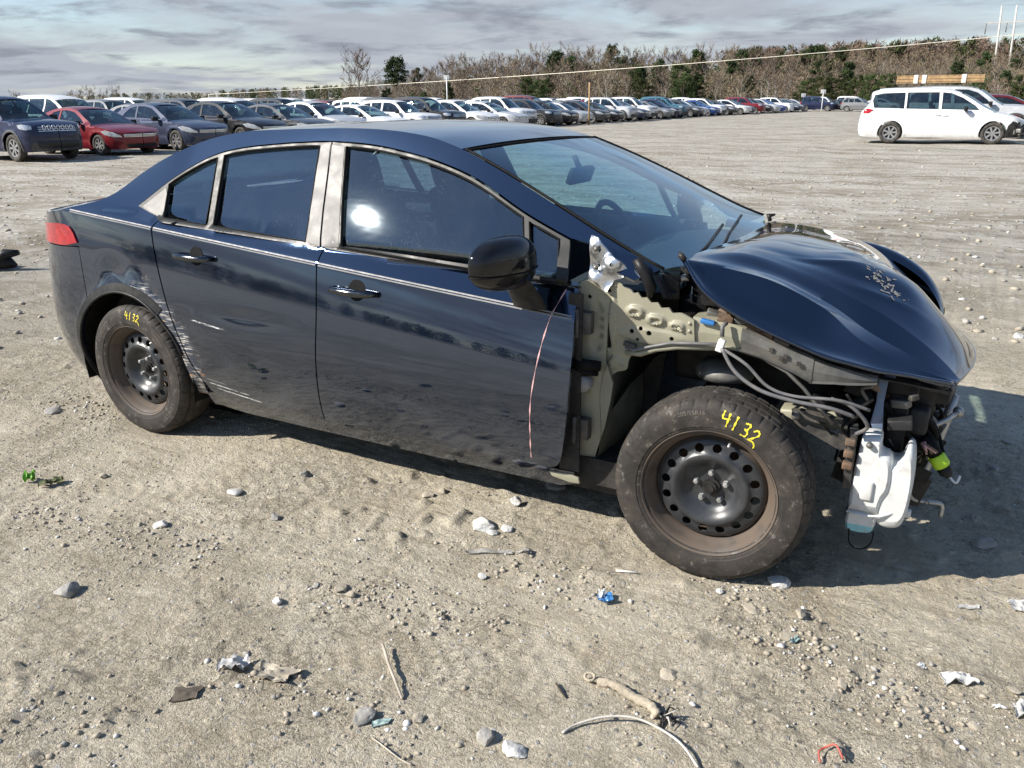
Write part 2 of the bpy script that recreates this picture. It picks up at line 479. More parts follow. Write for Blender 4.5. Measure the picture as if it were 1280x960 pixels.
    far_c = t.mix(t.math('MULTIPLY', t.rng(gv2, .45, .66), .75), far_c, (.49, .47, .425))
    far_c = t.mix(t.math('MULTIPLY', t.rng(gv2, .44, .32), .7), far_c, (.19, .165, .13))
    stone2 = t.math('MULTIPLY', t.rng(v2, .36, .22), t.math('GREATER_THAN', s2.outputs[0], .55))
    far_c = t.mix(t.math('MULTIPLY', stone2, .8), far_c, t.mix(s2.outputs[1], (.24, .22, .19), (.72, .70, .66)))
    base = t.mix(t.rng(D, 3.6, 9.5), base, far_c)
    litter = t.mix(t.rng(t.noise(1, 6, .7, .3, co(.35)), .35, .65), (.085, .062, .042), (.15, .12, .085))
    base = t.mix(t.rng(D, 128, 150), base, litter)
    va = t.new('ShaderNodeVectorMath', operation='ADD'); t.L.new(co(19, .5), va.inputs[0]); nc = t.new('ShaderNodeTexNoise'); t.L.new(co(14), nc.inputs['Vector']); nc.inputs['Detail'].default_value = 5; t.L.new(nc.outputs['Color'], va.inputs[1]); wob = va.outputs[0]
    crack = t.rng(t.voro(1, 'DISTANCE_TO_EDGE', wob), .0, .05)
    cm = t.rng(t.noise(1, 4, .6, 0, co(1.6, 0, (9, 1, 0))), .50, .60)
    h = t.math('ADD', t.math('MULTIPLY', n3, .55), t.math('ADD', t.math('MULTIPLY', n4, .25), t.math('MULTIPLY', n6, .8)))
    h = t.math('ADD', h, t.math('MULTIPLY', st, .35))
    h = t.math('SUBTRACT', h, t.math('MULTIPLY', t.math('SUBTRACT', 1.0, crack), t.math('MULTIPLY', cm, .45)))
    ter = t.math('ADD', t.math('MULTIPLY', t.rng(n2, .485, .515), .55), t.math('MULTIPLY', t.rng(n6, .50, .54), .45))
    h = t.math('ADD', h, t.math('MULTIPLY', ter, t.rng(t.noise(1, 3, .5, 0, co(1.1, 0, (5, 5, 0))), .40, .60)))
    h = t.math('MULTIPLY', h, t.math('ADD', t.math('MULTIPLY', pm, .75), .30)); h = t.math('ADD', h, t.math('MULTIPLY', scuff, .9))
    hf = t.math('ADD', t.math('MULTIPLY', gv2, 2.2), t.math('MULTIPLY', stone2, 1.4))
    h = t.math('ADD', t.math('MULTIPLY', h, t.rng(D, 14, 5)), t.math('MULTIPLY', hf, t.rng(D, 4, 12)))
    base = t.mix(t.math('MULTIPLY', t.math('MULTIPLY', t.math('SUBTRACT', 1.0, crack), cm), .40), base, (.13, .105, .078))
    flake = t.math('ABSOLUTE', t.math('SUBTRACT', t.noise(1, 5, .7, .6, co(60, .7)), .5))
    h = t.math('SUBTRACT', h, t.math('MULTIPLY', flake, t.rng(D, 12, 5, 0.0, 1.3)))
    t.set(base=base, rough=.94, spec=.25, normal=t.bump(h, 1.0, .019))
    return t.m
SOIL = soil_mat()
def build_ground():
    X = lines(-1.3, 4.7, .0125, 2600, 1.075); Y = lines(-2.75, .35, .0125, 2600, 1.075)
    gx, gy = np.meshgrid(X, Y); z = ground_z(gx, gy)
    n, m = len(Y), len(X)
    me = bpy.data.meshes.new('ground')
    v = np.stack([gx, gy, z], -1).reshape(-1, 3).astype(np.float32)
    idx = np.arange(n * m).reshape(n, m)
    f = np.stack([idx[:-1, :-1], idx[:-1, 1:], idx[1:, 1:], idx[1:, :-1]], -1).reshape(-1, 4).astype(np.int32)
    me.vertices.add(len(v)); me.vertices.foreach_set('co', v.ravel())
    me.loops.add(f.size); me.loops.foreach_set('vertex_index', f.ravel())
    me.polygons.add(len(f)); me.polygons.foreach_set('loop_start', np.arange(0, f.size, 4, dtype=np.int32)); me.polygons.foreach_set('loop_total', np.full(len(f), 4, np.int32))
    me.polygons.foreach_set('use_smooth', np.ones(len(f), bool))
    me.update(calc_edges=True); me.materials.append(SOIL)
    o = link('ground', me); tag(o, 'pale dried mud and gravel ground of the car yard', 'ground', None, 'structure')
build_ground()
# ---------------------------------------------------------------- skin of the main car
def _plan_table(xr0, ar, nr, xf0, af, nf, wfun, nstep=60):
    """plan outline of a car body (x, half width) from rear centre to front centre; u = x on the straight flanks"""
    pts = []
    b = wfun(xr0)
    for i in range(nstep):
        th = math.pi / 2 * (1 - i / nstep)
        pts.append((xr0 - ar * math.sin(th) ** (2 / nr), b * max(math.cos(th), 0.0) ** (2 / nr)))
    m = 80
    for i in range(m + 1):
        x = xr0 + (xf0 - xr0) * i / m
        pts.append((x, wfun(x)))
    b = wfun(xf0)
    for i in range(1, nstep + 1):
        th = math.pi / 2 * i / nstep
        pts.append((xf0 + af * math.sin(th) ** (2 / nf), b * max(math.cos(th), 0.0) ** (2 / nf)))
    P = np.array(pts)
    s = np.concatenate([[0], np.cumsum(np.hypot(*np.diff(P, axis=0).T))])
    k = nstep + m // 2
    u = s - s[k] + P[k, 0]
    T = np.gradient(P, axis=0)
    T /= np.maximum(np.hypot(T[:, 0], T[:, 1]), 1e-9)[:, None]
    N = np.stack([-T[:, 1], T[:, 0]], 1)      # outward (x, w)
    return u, P, N

class Skin:
    """body surface: plan outline pushed in along its normal by inset(x, z, u); v is height"""
    def __init__(self, table, inset):
        self.u, self.P, self.N = table
        self.inset = inset
    def pos(self, u, z, off=0.0, side=-1):
        u = np.asarray(u, float); z = np.asarray(z, float)
        x = np.interp(u, self.u, self.P[:, 0]); w = np.interp(u, self.u, self.P[:, 1])
        nx = np.interp(u, self.u, self.N[:, 0]); nw = np.interp(u, self.u, self.N[:, 1])
        I = self.inset(x, z, u) - off
        return np.stack([x - nx * I, side * np.maximum(w - nw * I, 0.0), z + 0 * x], -1)
    def normal(self, u, z, side=-1):
        e = 2e-3
        a = self.pos(u + e, z, 0, side) - self.pos(u - e, z, 0, side)
        b = self.pos(u, z + e, 0, side) - self.pos(u, z - e, 0, side)
        n = np.cross(a, b) if side < 0 else np.cross(b, a)
        return n / np.maximum(np.linalg.norm(n, axis=-1, keepdims=True), 1e-12)

def belt_z(x): return 1.03 - 0.052 * x
def crease_z(x): return 1.003 - 0.081 * x
def _sp(t): return np.logaddexp(0.0, t)
def main_inset(x, z, u=None):
    zc = crease_z(x); zb = np.maximum(belt_z(x), zc + 0.01)
    lo = 0.045 * np.clip((0.55 - z) / 0.27, 0, 2) ** 2.2
    t = np.clip((z - 0.55) / (zc - 0.55), 0, 1)
    I = lo + 0.052 * t ** 1.35 + 0.17 * np.clip(z - zc, 0, None)
    s = 0.003
    I = I + 0.58 * s * _sp((z - zc) / s) - 0.58 * s * _sp((z - zb) / s)
    up = np.clip(z - zb, 0, None)
    I = I + (0.37 * up + 0.02 * up ** 2)
    I = I + 0.06 * np.clip((x - 1.6) / 0.85, 0, 1.3) ** 2 * np.clip(up / 0.12, 0, 1)
    I = I + 0.30 * np.clip((0.30 - x) / 0.9, 0, 1.5) ** 2 * np.clip(up / 0.20, 0, 1)
    I = I - (0.048 * 0.15 * _sp((x - 0.45) / 0.15) - 0.028) * np.clip(up / 0.012, 0, 1)
    r = np.hypot(x, z - 0.31)
    I = I - 0.013 * np.exp(-((r - 0.37) / 0.045) ** 2) * (z < zc)
    # dents
    I = I + 0.007 * np.exp(-((x + 0.08) / 0.07) ** 2 - ((z - 0.78) / 0.05) ** 2)
    I = I - 0.005 * np.exp(-((x - 0.06) / 0.06) ** 2 - ((z - 0.74) / 0.04) ** 2)
    I = I + 0.010 * np.exp(-((x - 0.35) / 0.10) ** 2 - ((z - 0.52) / 0.10) ** 2)
    I = I + 0.004 * np.exp(-((x - 0.75) / 0.22) ** 2 - ((z - 0.66) / 0.03) ** 2)
    return I
MAIN = Skin(_plan_table(-0.30, 0.60, 2.9, 2.75, 0.86, 2.6, lambda x: 0.885 - 0.012 * ((x - 1.2) / 1.4) ** 2), main_inset)
# ---------------------------------------------------------------- materials of the wrecked car
def paint_main():
    t = NT('navy_black_mica_paint')
    sep = t.new('ShaderNodeSeparateXYZ'); t.L.new(t.tc.outputs['Object'], sep.inputs[0])
    X, Z = sep.outputs[0], sep.outputs[2]
    base = t.mix(t.rng(t.noise(900, 2), 0.45, 0.75), (0.014, 0.029, 0.062), (0.021, 0.048, 0.110))
    # road film, heavier towards the sills
    film = t.math('MULTIPLY', t.rng(t.noise(5, 8, 0.65, 0.4), 0.35, 0.75), t.rng(Z, 0.80, 0.20, 0.008, 0.14))
    speck = t.math('MULTIPLY', t.rng(t.voro(140), 0.16, 0.05), t.rng(t.noise(9, 3), 0.5, 0.62, 0.0, 0.5))
    film = t.math('ADD', film, t.math('MULTIPLY', speck, 0.15), True)
    base = t.mix(film, base, (0.30, 0.265, 0.21))
    # scraped paint round the front of the rear wheel opening
    zr = t.math('SUBTRACT', Z, 0.31)
    r = t.math('SQRT', t.math('ADD', t.math('MULTIPLY', X, X), t.math('MULTIPLY', zr, zr)))
    edge = t.math('ADD', r, t.math('MULTIPLY', t.math('SUBTRACT', t.noise(16, 5, 0.7), 0.5), 0.16))
    band = t.math('MULTIPLY', t.rng(edge, 0.485, 0.41), t.rng(X, 0.02, 0.14))
    band = t.math('MULTIPLY', band, t.rng(Z, 0.22, 0.30))
    band = t.math('MULTIPLY', band, t.rng(X, 0.62, 0.5))
    s1 = t.rng(t.noise(1.0, 5, 0.65, 0.2, t.co((14, 14, 210), (0, 0.3, 0))), 0.57, 0.61)
    s2 = t.rng(t.noise(1.0, 5, 0.65, 0.2, t.co((16, 16, 95), (0, -0.7, 0), (3, 1, 2))), 0.55, 0.60)
    s3 = t.rng(t.noise(1.0, 4, 0.6, 0.2, t.co((14, 14, 30), (0, 0.3, 0), (7, 1, 5))), 0.60, 0.64)
    white = t.math('MULTIPLY', band, s1, True)
    orange = t.math('MULTIPLY', band, s3, True)
    grey = t.math('MULTIPLY', band, s2, True)
    base = t.mix(t.math('MULTIPLY', band, 0.55), base, (0.06, 0.058, 0.055))
    base = t.mix(grey, base, (0.33, 0.30, 0.26))
    base = t.mix(white, base, (0.60, 0.58, 0.54))
    base = t.mix(orange, base, (0.46, 0.22, 0.10))
    # long scratches on the door behind the wheel opening
    def box(x0, x1, z0, z1, sl):
        zz = t.math('SUBTRACT', Z, t.math('MULTIPLY', X, sl))
        m = t.math('MULTIPLY', t.rng(X, x0, x0 + 0.03), t.rng(X, x1, x1 - 0.05))
        return t.math('MULTIPLY', m, t.math('MULTIPLY', t.rng(zz, z0, z0 + 0.003), t.rng(zz, z1, z1 - 0.003)))
    sc = box(0.42, 0.66, 0.655, 0.664, -0.10)
    sc = t.math('MAXIMUM', sc, box(0.46, 0.72, 0.372, 0.379, -0.10))
    sc = t.math('MAXIMUM', sc, box(0.50, 0.78, 0.352, 0.361, -0.10))
    sc = t.math('MAXIMUM', sc, box(0.44, 0.60, 0.392, 0.396, -0.10))
    sc = t.math('MULTIPLY', sc, t.rng(t.noise(1.0, 4, 0.7, 0, t.co((30, 30, 260))), 0.42, 0.52))
    base = t.mix(sc, base, (0.70, 0.70, 0.68))
    hurt = t.math('MAXIMUM', t.math('MAXIMUM', white, sc), t.math('MAXIMUM', orange, t.math('MULTIPLY', band, 0.6)))
    dull = t.math('MAXIMUM', hurt, t.math('MULTIPLY', film, 2.2), True)
    t.set(base=base, rough=t.rng(dull, 0, 1, 0.085, 0.8), metal=t.rng(dull, 0.0, 0.6, 0.9, 0.0), spec=0.3,
          coat=t.rng(dull, 0.05, 0.9, 1.0, 0.0), coat_rough=t.rng(t.noise(3, 6, 0.6), 0.35, 0.7, 0.012, 0.05))
    t.set(normal=t.bump(t.math('ADD', t.math('MULTIPLY', hurt, 1.0), t.math('MULTIPLY', t.noise(2.2, 2), 0.35)), 0.05, 0.02))
    t.b.inputs['Coat IOR'].default_value = 1.75
    return t.m
def glass_mat(name, tint, refl=1.0, dust=0.05, ior=1.5, speck=True):
    t = NT(name)
    t.N.remove(t.b)
    tr = t.new('ShaderNodeBsdfTransparent'); t.put(tint, tr.inputs[0])
    gl = t.new('ShaderNodeBsdfGlossy'); gl.distribution = 'GGX'; t.put((.78, .91, 1.0), gl.inputs[0]); t.L.new(t.bump(t.noise(1.0, 3, .55, 0, t.co((2.5, 2.5, 7))), .035, .012), gl.inputs['Normal']); t.put(0.015, gl.inputs['Roughness'])
    gm = t.new('ShaderNodeNewGeometry'); dt = t.new('ShaderNodeVectorMath', operation='DOT_PRODUCT'); t.L.new(gm.outputs['Normal'], dt.inputs[0]); t.L.new(gm.outputs['Incoming'], dt.inputs[1])
    f0 = ((ior - 1) / (ior + 1)) ** 2 * 1.7
    sch = t.math('ADD', t.math('MULTIPLY', t.math('POWER', t.math('SUBTRACT', 1.0, t.math('ABSOLUTE', dt.outputs['Value'])), 5.0), 1 - f0), f0)
    mx = t.new('ShaderNodeMixShader'); t.L.new(t.math('MULTIPLY', sch, refl, True), mx.inputs[0])
    t.L.new(tr.outputs[0], mx.inputs[1]); t.L.new(gl.outputs[0], mx.inputs[2])
    df = t.new('ShaderNodeBsdfDiffuse'); t.put((0.62, 0.62, 0.60), df.inputs[0])
    haze = t.rng(t.noise(3.2, 6, 0.65, 0.5), 0.35, 0.75, dust * 0.10, dust)
    if speck:
        sp = t.math('MULTIPLY', t.rng(t.voro(120, vec=t.co((1, 1, 0.6))), 0.20, 0.08), t.rng(t.noise(6, 4, 0.7), 0.46, 0.66))
        run = t.math('MULTIPLY', t.rng(t.noise(1.0, 4, 0.7, 0, t.co((130, 130, 22), (0, 0.1, 0))), 0.60, 0.70), t.rng(t.noise(5, 3), 0.45, 0.7))
        haze = t.math('ADD', haze, t.math('MULTIPLY', t.math('MAXIMUM', sp, run), dust * 12.0), True)
    m2 = t.new('ShaderNodeMixShader'); t.L.new(haze, m2.inputs[0])
    t.L.new(mx.outputs[0], m2.inputs[1]); t.L.new(df.outputs[0], m2.inputs[2])
    t.L.new(m2.outputs[0], t.out.inputs['Surface'])
    return t.m
def tyre_mat():
    t = NT('dusty_tyre_rubber')
    f = t.rng(t.noise(14, 8, 0.7, 0.5), 0.30, 0.72)
    base = t.mix(f, (0.021, 0.020, 0.019), (0.062, 0.052, 0.043))
    g = t.math('MULTIPLY', t.rng(t.noise(28, 6, 0.75), 0.56, 0.68), 0.55)
    base = t.mix(g, base, (0.22, 0.205, 0.18))
    t.set(base=base, rough=0.75, spec=0.35, normal=t.bump(t.noise(90, 3, 0.6), 0.12, 0.004))
    return t.m
def rim_mat():
    t = NT('black_steel_wheel_enamel')
    sep = t.new('ShaderNodeSeparateXYZ'); t.L.new(t.tc.outputs['Object'], sep.inputs[0])
    rr = t.math('SQRT', t.math('ADD', t.math('MULTIPLY', sep.outputs[0], sep.outputs[0]), t.math('MULTIPLY', sep.outputs[2], sep.outputs[2])))
    mud = t.math('MULTIPLY', t.rng(t.math('ADD', rr, t.math('MULTIPLY', t.noise(14, 5, 0.6), 0.02)), 0.176, 0.188), t.rng(t.noise(6, 5, 0.6), 0.30, 0.5, 0.25, 0.9))
    base = t.mix(t.rng(t.noise(18, 5, 0.6), 0.3, 0.7), (0.024, 0.026, 0.029), (0.045, 0.047, 0.050))
    base = t.mix(mud, base, (0.115, 0.085, 0.062))
    t.set(base=base, rough=t.rng(mud, 0, 1, 0.36, 0.8), spec=0.5, normal=t.bump(t.noise(60, 3, 0.6), 0.08, 0.004))
    return t.m
def tank_mat():
    t = NT('translucent_white_plastic')
    sep = t.new('ShaderNodeSeparateXYZ'); t.L.new(t.tc.outputs['Object'], sep.inputs[0])
    fluid = t.rng(t.math('ADD', sep.outputs[2], t.math('MULTIPLY', sep.outputs[0], -0.03)), 0.040, 0.036)
    base = t.mix(t.rng(t.noise(11, 5, 0.6), 0.3, 0.75), (0.60, 0.61, 0.595), (0.70, 0.71, 0.70))
    base = t.mix(t.math('MULTIPLY', fluid, 0.85), base, (0.16, 0.55, 0.62))
    base = t.mix(t.math('MULTIPLY', t.rng(t.noise(22, 7, 0.7), 0.50, 0.68), 0.45), base, (0.34, 0.30, 0.25))
    t.set(base=base, rough=0.42, sss=0.25)
    t.b.inputs['Subsurface Radius'].default_value = (0.02, 0.02, 0.02)
    return t.m
def windshield_mat():
    return glass_mat('windshield_glass', (0.60, 0.84, 0.84), 1.5, 0.010, 1.5, False)
PAINT = paint_main()
GLASS = glass_mat('tinted_side_glass', (0.62, 0.80, 0.84), 2.2, 0.018)
GLASS_R = glass_mat('dark_tinted_rear_glass', (0.24, 0.34, 0.42), 2.4, 0.012)
GLASS_W = windshield_mat()
TYRE = tyre_mat(); RIM = rim_mat(); TANK = tank_mat()
PILLAR = pmat('pale_satin_pillar_cover', (0.25, 0.243, 0.232), 0.55, 0.1, 0, 0.10, 5, 0.02, 140, 0.06, 0.15)
TRIM = pmat('weathered_silver_trim', (0.045, 0.0445, 0.0435), 0.42, 0.2, 0, 0.06, 8, 0.0, 140, 0.02, 0.2)
CHROME = pmat('chrome', (0.75, 0.76, 0.78), 0.10, 1.0, 0, 0.05, 12)
BLACKP = pmat('black_plastic', (0.012, 0.0125, 0.014), 0.45, 0, 0, 0.25, 14, 0.06, 160, 0.08, 0.22)
GLOSSB = pmat('gloss_black_plastic', (0.005, 0.0055, 0.007), 0.14, 0, 0.35, 0.2, 10, 0, 40, 0.03, 0.3)
DARK = pmat('dark_cavity_metal', (0.012, 0.012, 0.013), 0.65, 0, 0, 0.4, 9, 0.2, 60, 0.12)
RUBBER = pmat('black_rubber', (0.009, 0.009, 0.009), 0.65, 0, 0, 0.2, 30, 0, 40, 0, 0.12)
PRIMER = pmat('olive_grey_primer', (0.285, 0.275, 0.20), 0.45, 0.0, 0.1, 0.10, 7, 0.05, 90, 0.30)
PRIMERD = pmat('grimy_olive_primer', (0.17, 0.165, 0.115), 0.55, 0.0, 0.0, 0.35, 8, 0.1, 60, 0.28)
GREYM = pmat('dull_grey_steel', (0.15, 0.148, 0.14), 0.5, 0.5, 0, 0.25, 13, 0.08, 90, 0.30)
DUSTYB = pmat('dusty_black_bracket', (0.035, 0.035, 0.036), 0.5, 0.2, 0, 0.3, 17, 0.08, 90, 0.28)
SILVERB = pmat('scraped_bare_silver', (0.58, 0.60, 0.62), 0.30, 0.85, 0, 0.25, 20, 0.12, 60, 0.12)
BLUEP = pmat('blue_grey_bracket_paint', (0.12, 0.17, 0.26), 0.45, 0.1, 0, 0.25, 15, 0.05, 90, 0.18)
SEAT = pmat('black_seat_fabric', (0.045, 0.046, 0.050), 0.85, 0, 0, 0.2, 60, 0.2, 400)
DASH = pmat('dark_grey_dash', (0.028, 0.030, 0.034), 0.6, 0, 0, 0.12, 40, 0.1, 300)
REDL = pmat('red_lamp_plastic', (0.36, 0.008, 0.012), 0.12, 0, 0.8, 0.25, 26, 0.15, 60)
YELLOW = pmat('yellow_paint_marker', (0.78, 0.66, 0.05), 0.55, 0, 0, 0.15, 120)
LIME = pmat('lime_green_tape', (0.45, 0.72, 0.03), 0.4, 0, 0, 0.08, 30)
LETTER = pmat('raised_tyre_lettering', (0.13, 0.115, 0.10), 0.7, 0, 0, 0.2, 60)
ALU = pmat('cast_aluminium', (0.46, 0.46, 0.45), 0.42, 0.7, 0, 0.2, 14, 0.1, 80, 0.2)
WIRE = pmat('grey_wire_sheath', (0.12, 0.12, 0.125), 0.45, 0, 0, 0.2, 30, 0, 40, 0.2)
WHITEP = pmat('white_plastic', (0.74, 0.74, 0.72), 0.4, 0, 0, 0.08, 20)
RUST = pmat('rusty_dirty_steel', (0.16, 0.10, 0.065), 0.8, 0.2, 0, 0.45, 16, 0.2, 60, 0.3)
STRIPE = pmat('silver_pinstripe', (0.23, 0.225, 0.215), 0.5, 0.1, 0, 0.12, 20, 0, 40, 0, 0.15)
PINK = pmat('pale_pink_scratch', (0.62, 0.36, 0.36), 0.6, 0, 0, 0.3, 60)
BLUECLIP = pmat('blue_connector', (0.03, 0.16, 0.42), 0.4, 0, 0, 0.1, 20)
# ---------------------------------------------------------------- the wrecked sedan
CAR = tag(empty('wrecked_sedan', (0, 0, 0)), 'wrecked dark navy sedan with its front end torn open, standing in the foreground', 'car')

# ---- wheels
TW = 0.1025
def tyre_profile():
    h = [(0.203, 0.080), (0.210, 0.088), (0.2185, 0.0935), (0.228, 0.0985), (0.2300, 0.0985), (0.2325, 0.1010), (0.245, 0.1022), (0.262, 0.1025),
         (0.276, 0.1010), (0.288, 0.0975), (0.2885, 0.0958), (0.2945, 0.0935), (0.3005, 0.0890), (0.3050, 0.0840), (0.3085, 0.0775), (0.3110, 0.0700),
         (0.3122, 0.0620), (0.3060, 0.0600), (0.3060, 0.0530), (0.3130, 0.0515), (0.3148, 0.0300), (0.3080, 0.0285), (0.3080, 0.0215), (0.3150, 0.0200), (0.3158, 0.0)]
    return h + [(r, -a) for r, a in reversed(h[:-1])]
def sidewall_a(r):
    P = np.array(tyre_profile()[:15]); return float(np.interp(r, P[:, 0], P[:, 1]))
def build_tyre_mesh(n=360):
    prof = tyre_profile(); m = len(prof); v = []; f = []
    for i, (r, a) in enumerate(prof):
        for k in range(n):
            t = 2 * math.pi * k / n
            rr = r
            aa = abs(a)
            ph = k % 8
            if 0.062 <= aa <= 0.0935 and r > 0.29 and ph == 0: rr -= 0.0035       # shoulder slots
            if 0.020 <= aa <= 0.0515 and r > 0.309 and (k + (3 if a > 0 else 0)) % 8 == 0: rr -= 0.003
            v.append((rr * math.cos(t), -a, rr * math.sin(t)))
    for i in range(m - 1):
        for k in range(n):
            f.append((i * n + k, (i + 1) * n + k, (i + 1) * n + (k + 1) % n, i * n + (k + 1) % n))
    me = make_mesh('tyre', v, f, TYRE, smooth=True)
    bm = bmesh.new(); bm.from_mesh(me); bmesh.ops.recalc_face_normals(bm, faces=bm.faces)
    for e in bm.edges:
        if len(e.link_faces) == 2 and e.calc_face_angle(0) > 0.6: e.smooth = False
    bm.to_mesh(me); bm.free(); return me
DISC = [(0.000, 0.026), (0.062, 0.026), (0.070, 0.029), (0.080, 0.036), (0.096, 0.054), (0.108, 0.062), (0.116, 0.0645), (0.123, 0.0630), (0.129, 0.056), (0.134, 0.0535), (0.155, 0.0500), (0.166, 0.0465), (0.1725, 0.040), (0.178, 0.030)]
def disc_a(r):
    P = np.array(DISC); return np.interp(r, P[:, 0], P[:, 1])
def build_disc_mesh():
    nh = 16; hr = 0.0150; rc = 0.1445; N = 128
    outer = [(0.178 * math.cos(2 * math.pi * k / N), 0.178 * math.sin(2 * math.pi * k / N)) for k in range(N)]
    holes = []
    for h in range(nh):
        a = 2 * math.pi * (h + 0.5) / nh
        c = (rc * math.cos(a), rc * math.sin(a))
        holes.append([(c[0] + hr * math.cos(2 * math.pi * k / 14), c[1] + hr * math.sin(2 * math.pi * k / 14)) for k in range(14)])
    extra = []
    for r, n in ((0.03, 20), (0.05, 36), (0.062, 48), (0.066, 48), (0.07, 48), (0.075, 56), (0.08, 56), (0.088, 64), (0.096, 72), (0.102, 80), (0.108, 80), (0.112, 84), (0.116, 90), (0.12, 90), (0.123, 90), (0.126, 90), (0.166, 110), (0.1695, 120), (0.1725, 120)):
        extra += [(r * math.cos(2 * math.pi * (k + .3) / n), r * math.sin(2 * math.pi * (k + .3) / n)) for k in range(n)]
    P, F, loops = tri_fill(outer, holes, 0.5, extra)
    def lift(Q):
        r = np.hypot(Q[:, 0], Q[:, 1]); return np.stack([Q[:, 0], -disc_a(r), Q[:, 1]], -1)
    v = list(lift(P)); f = []
    V = np.array(v)
    for t in F:
        g = np.cross(V[t[1]] - V[t[0]], V[t[2]] - V[t[0]])
        f.append(tuple(t) if g[1] < 0 else tuple(t[::-1]))
    for lp in loops[1:]:
        a = lift(np.array(lp)); o = len(v); m = len(lp)
        v += list(a) + list(a + [0, 0.006, 0])
        f += [(o + i, o + (i + 1) % m, o + m + (i + 1) % m, o + m + i) for i in range(m)]
    return make_mesh('steel_disc', v, f, RIM)
def build_barrel():
    prof = [(0.2035, -0.082), (0.2175, -0.0875), (0.2185, -0.0925), (0.2165, -0.0955), (0.2135, -0.0945), (0.2110, -0.0880), (0.2050, -0.0830), (0.1985, -0.0740), (0.1940, -0.062), (0.1880, -0.050), (0.1815, -0.040), (0.1785, -0.026), (0.1785, 0.03), (0.190, 0.06), (0.200, 0.085), (0.217, 0.092)]
    mb = MB().lathe(prof, 'Y', n=120)
    return mb
def text_mesh(s, size):
    cu = bpy.data.curves.new('txt', 'FONT'); cu.body = s; cu.size = size; cu.align_x = 'CENTER'; cu.resolution_u = 3
    o = bpy.data.objects.new('txt', cu); COL.objects.link(o)
    dg = bpy.context.evaluated_depsgraph_get(); me = o.evaluated_get(dg).to_mesh()
    v = [tuple(p.co)[:2] for p in me.vertices]; f = [tuple(p.vertices) for p in me.polygons]
    o.evaluated_get(dg).to_mesh_clear()
    bpy.data.objects.remove(o); bpy.data.curves.remove(cu)
    return v, f
def arc_text(mb, s, size, r0, ang, inward=False, lift=0.0012):
    v, f = text_mesh(s, size)
    out = []
    for x, y in v:
        if not inward: r = r0 + y; a = ang - x / r0
        else: r = r0 - y; a = ang + x / r0
        out.append((r * math.cos(a), -sidewall_a(r) - lift, r * math.sin(a)))
    mb.add(out, f)
def stroke(mb, pts, w, r0, ang, lift=0.0018):
    """hand-drawn mark on the sidewall: pts in metres (along, radial)"""
    P = np.array(spl(pts, 6)) if len(pts) > 2 else np.array(resample(pts, 0.004)[:-1] if False else [np.array(pts[0]) + (np.array(pts[1]) - np.array(pts[0])) * k / 8 for k in range(9)])
    T = np.gradient(P, axis=0); T /= np.maximum(np.hypot(T[:, 0], T[:, 1]), 1e-9)[:, None]
    Nn = np.stack([-T[:, 1], T[:, 0]], 1)
    v = []; n = len(P)
    for i in range(n):
        ww = w * (0.75 + 0.35 * math.sin(i * 1.7 + P[i, 0] * 300))
        for s in (-1, 1):
            q = P[i] + Nn[i] * ww * s / 2
            r = r0 + q[1]; a = ang - q[0] / r0
            v.append((r * math.cos(a), -sidewall_a(r) - lift, r * math.sin(a)))
    mb.add(v, [(2 * i, 2 * i + 1, 2 * i + 3, 2 * i + 2) for i in range(n - 1)])
def mark_4132(mb, r0, ang, k=1.0, slope=-0.10, messy=0.0):
    w = 0.0062 * k
    L = {'4': [[(-.009, .024), (-.012, .004), (-.001, .002), (.010, .004)], [(.006, .020), (.003, -.022)]],
         '1': [[(.002, .022), (-.001, -.022)]],
         '3': [[(-.008, .018), (.006, .020), (.004, .004), (-.003, .001), (.008, -.004), (.007, -.018), (-.009, -.020)]],
         '2': [[(-.009, .012), (.000, .021), (.009, .012), (.000, -.006), (-.010, -.018), (.004, -.016), (.016, -.022), (.022, -.034)]]}
    for i, ch in enumerate('4132'):
        ox = (-0.044 + i * 0.030 - (0.004 if ch == '1' else 0)) * k
        for st in L[ch]:
            stroke(mb, [(ox + x * k + messy * random.uniform(-1, 1), y * k + slope * ox + messy * random.uniform(-1, 1)) for x, y in st], w, r0, ang)
tyre_me = build_tyre_mesh(); disc_me = build_disc_mesh()
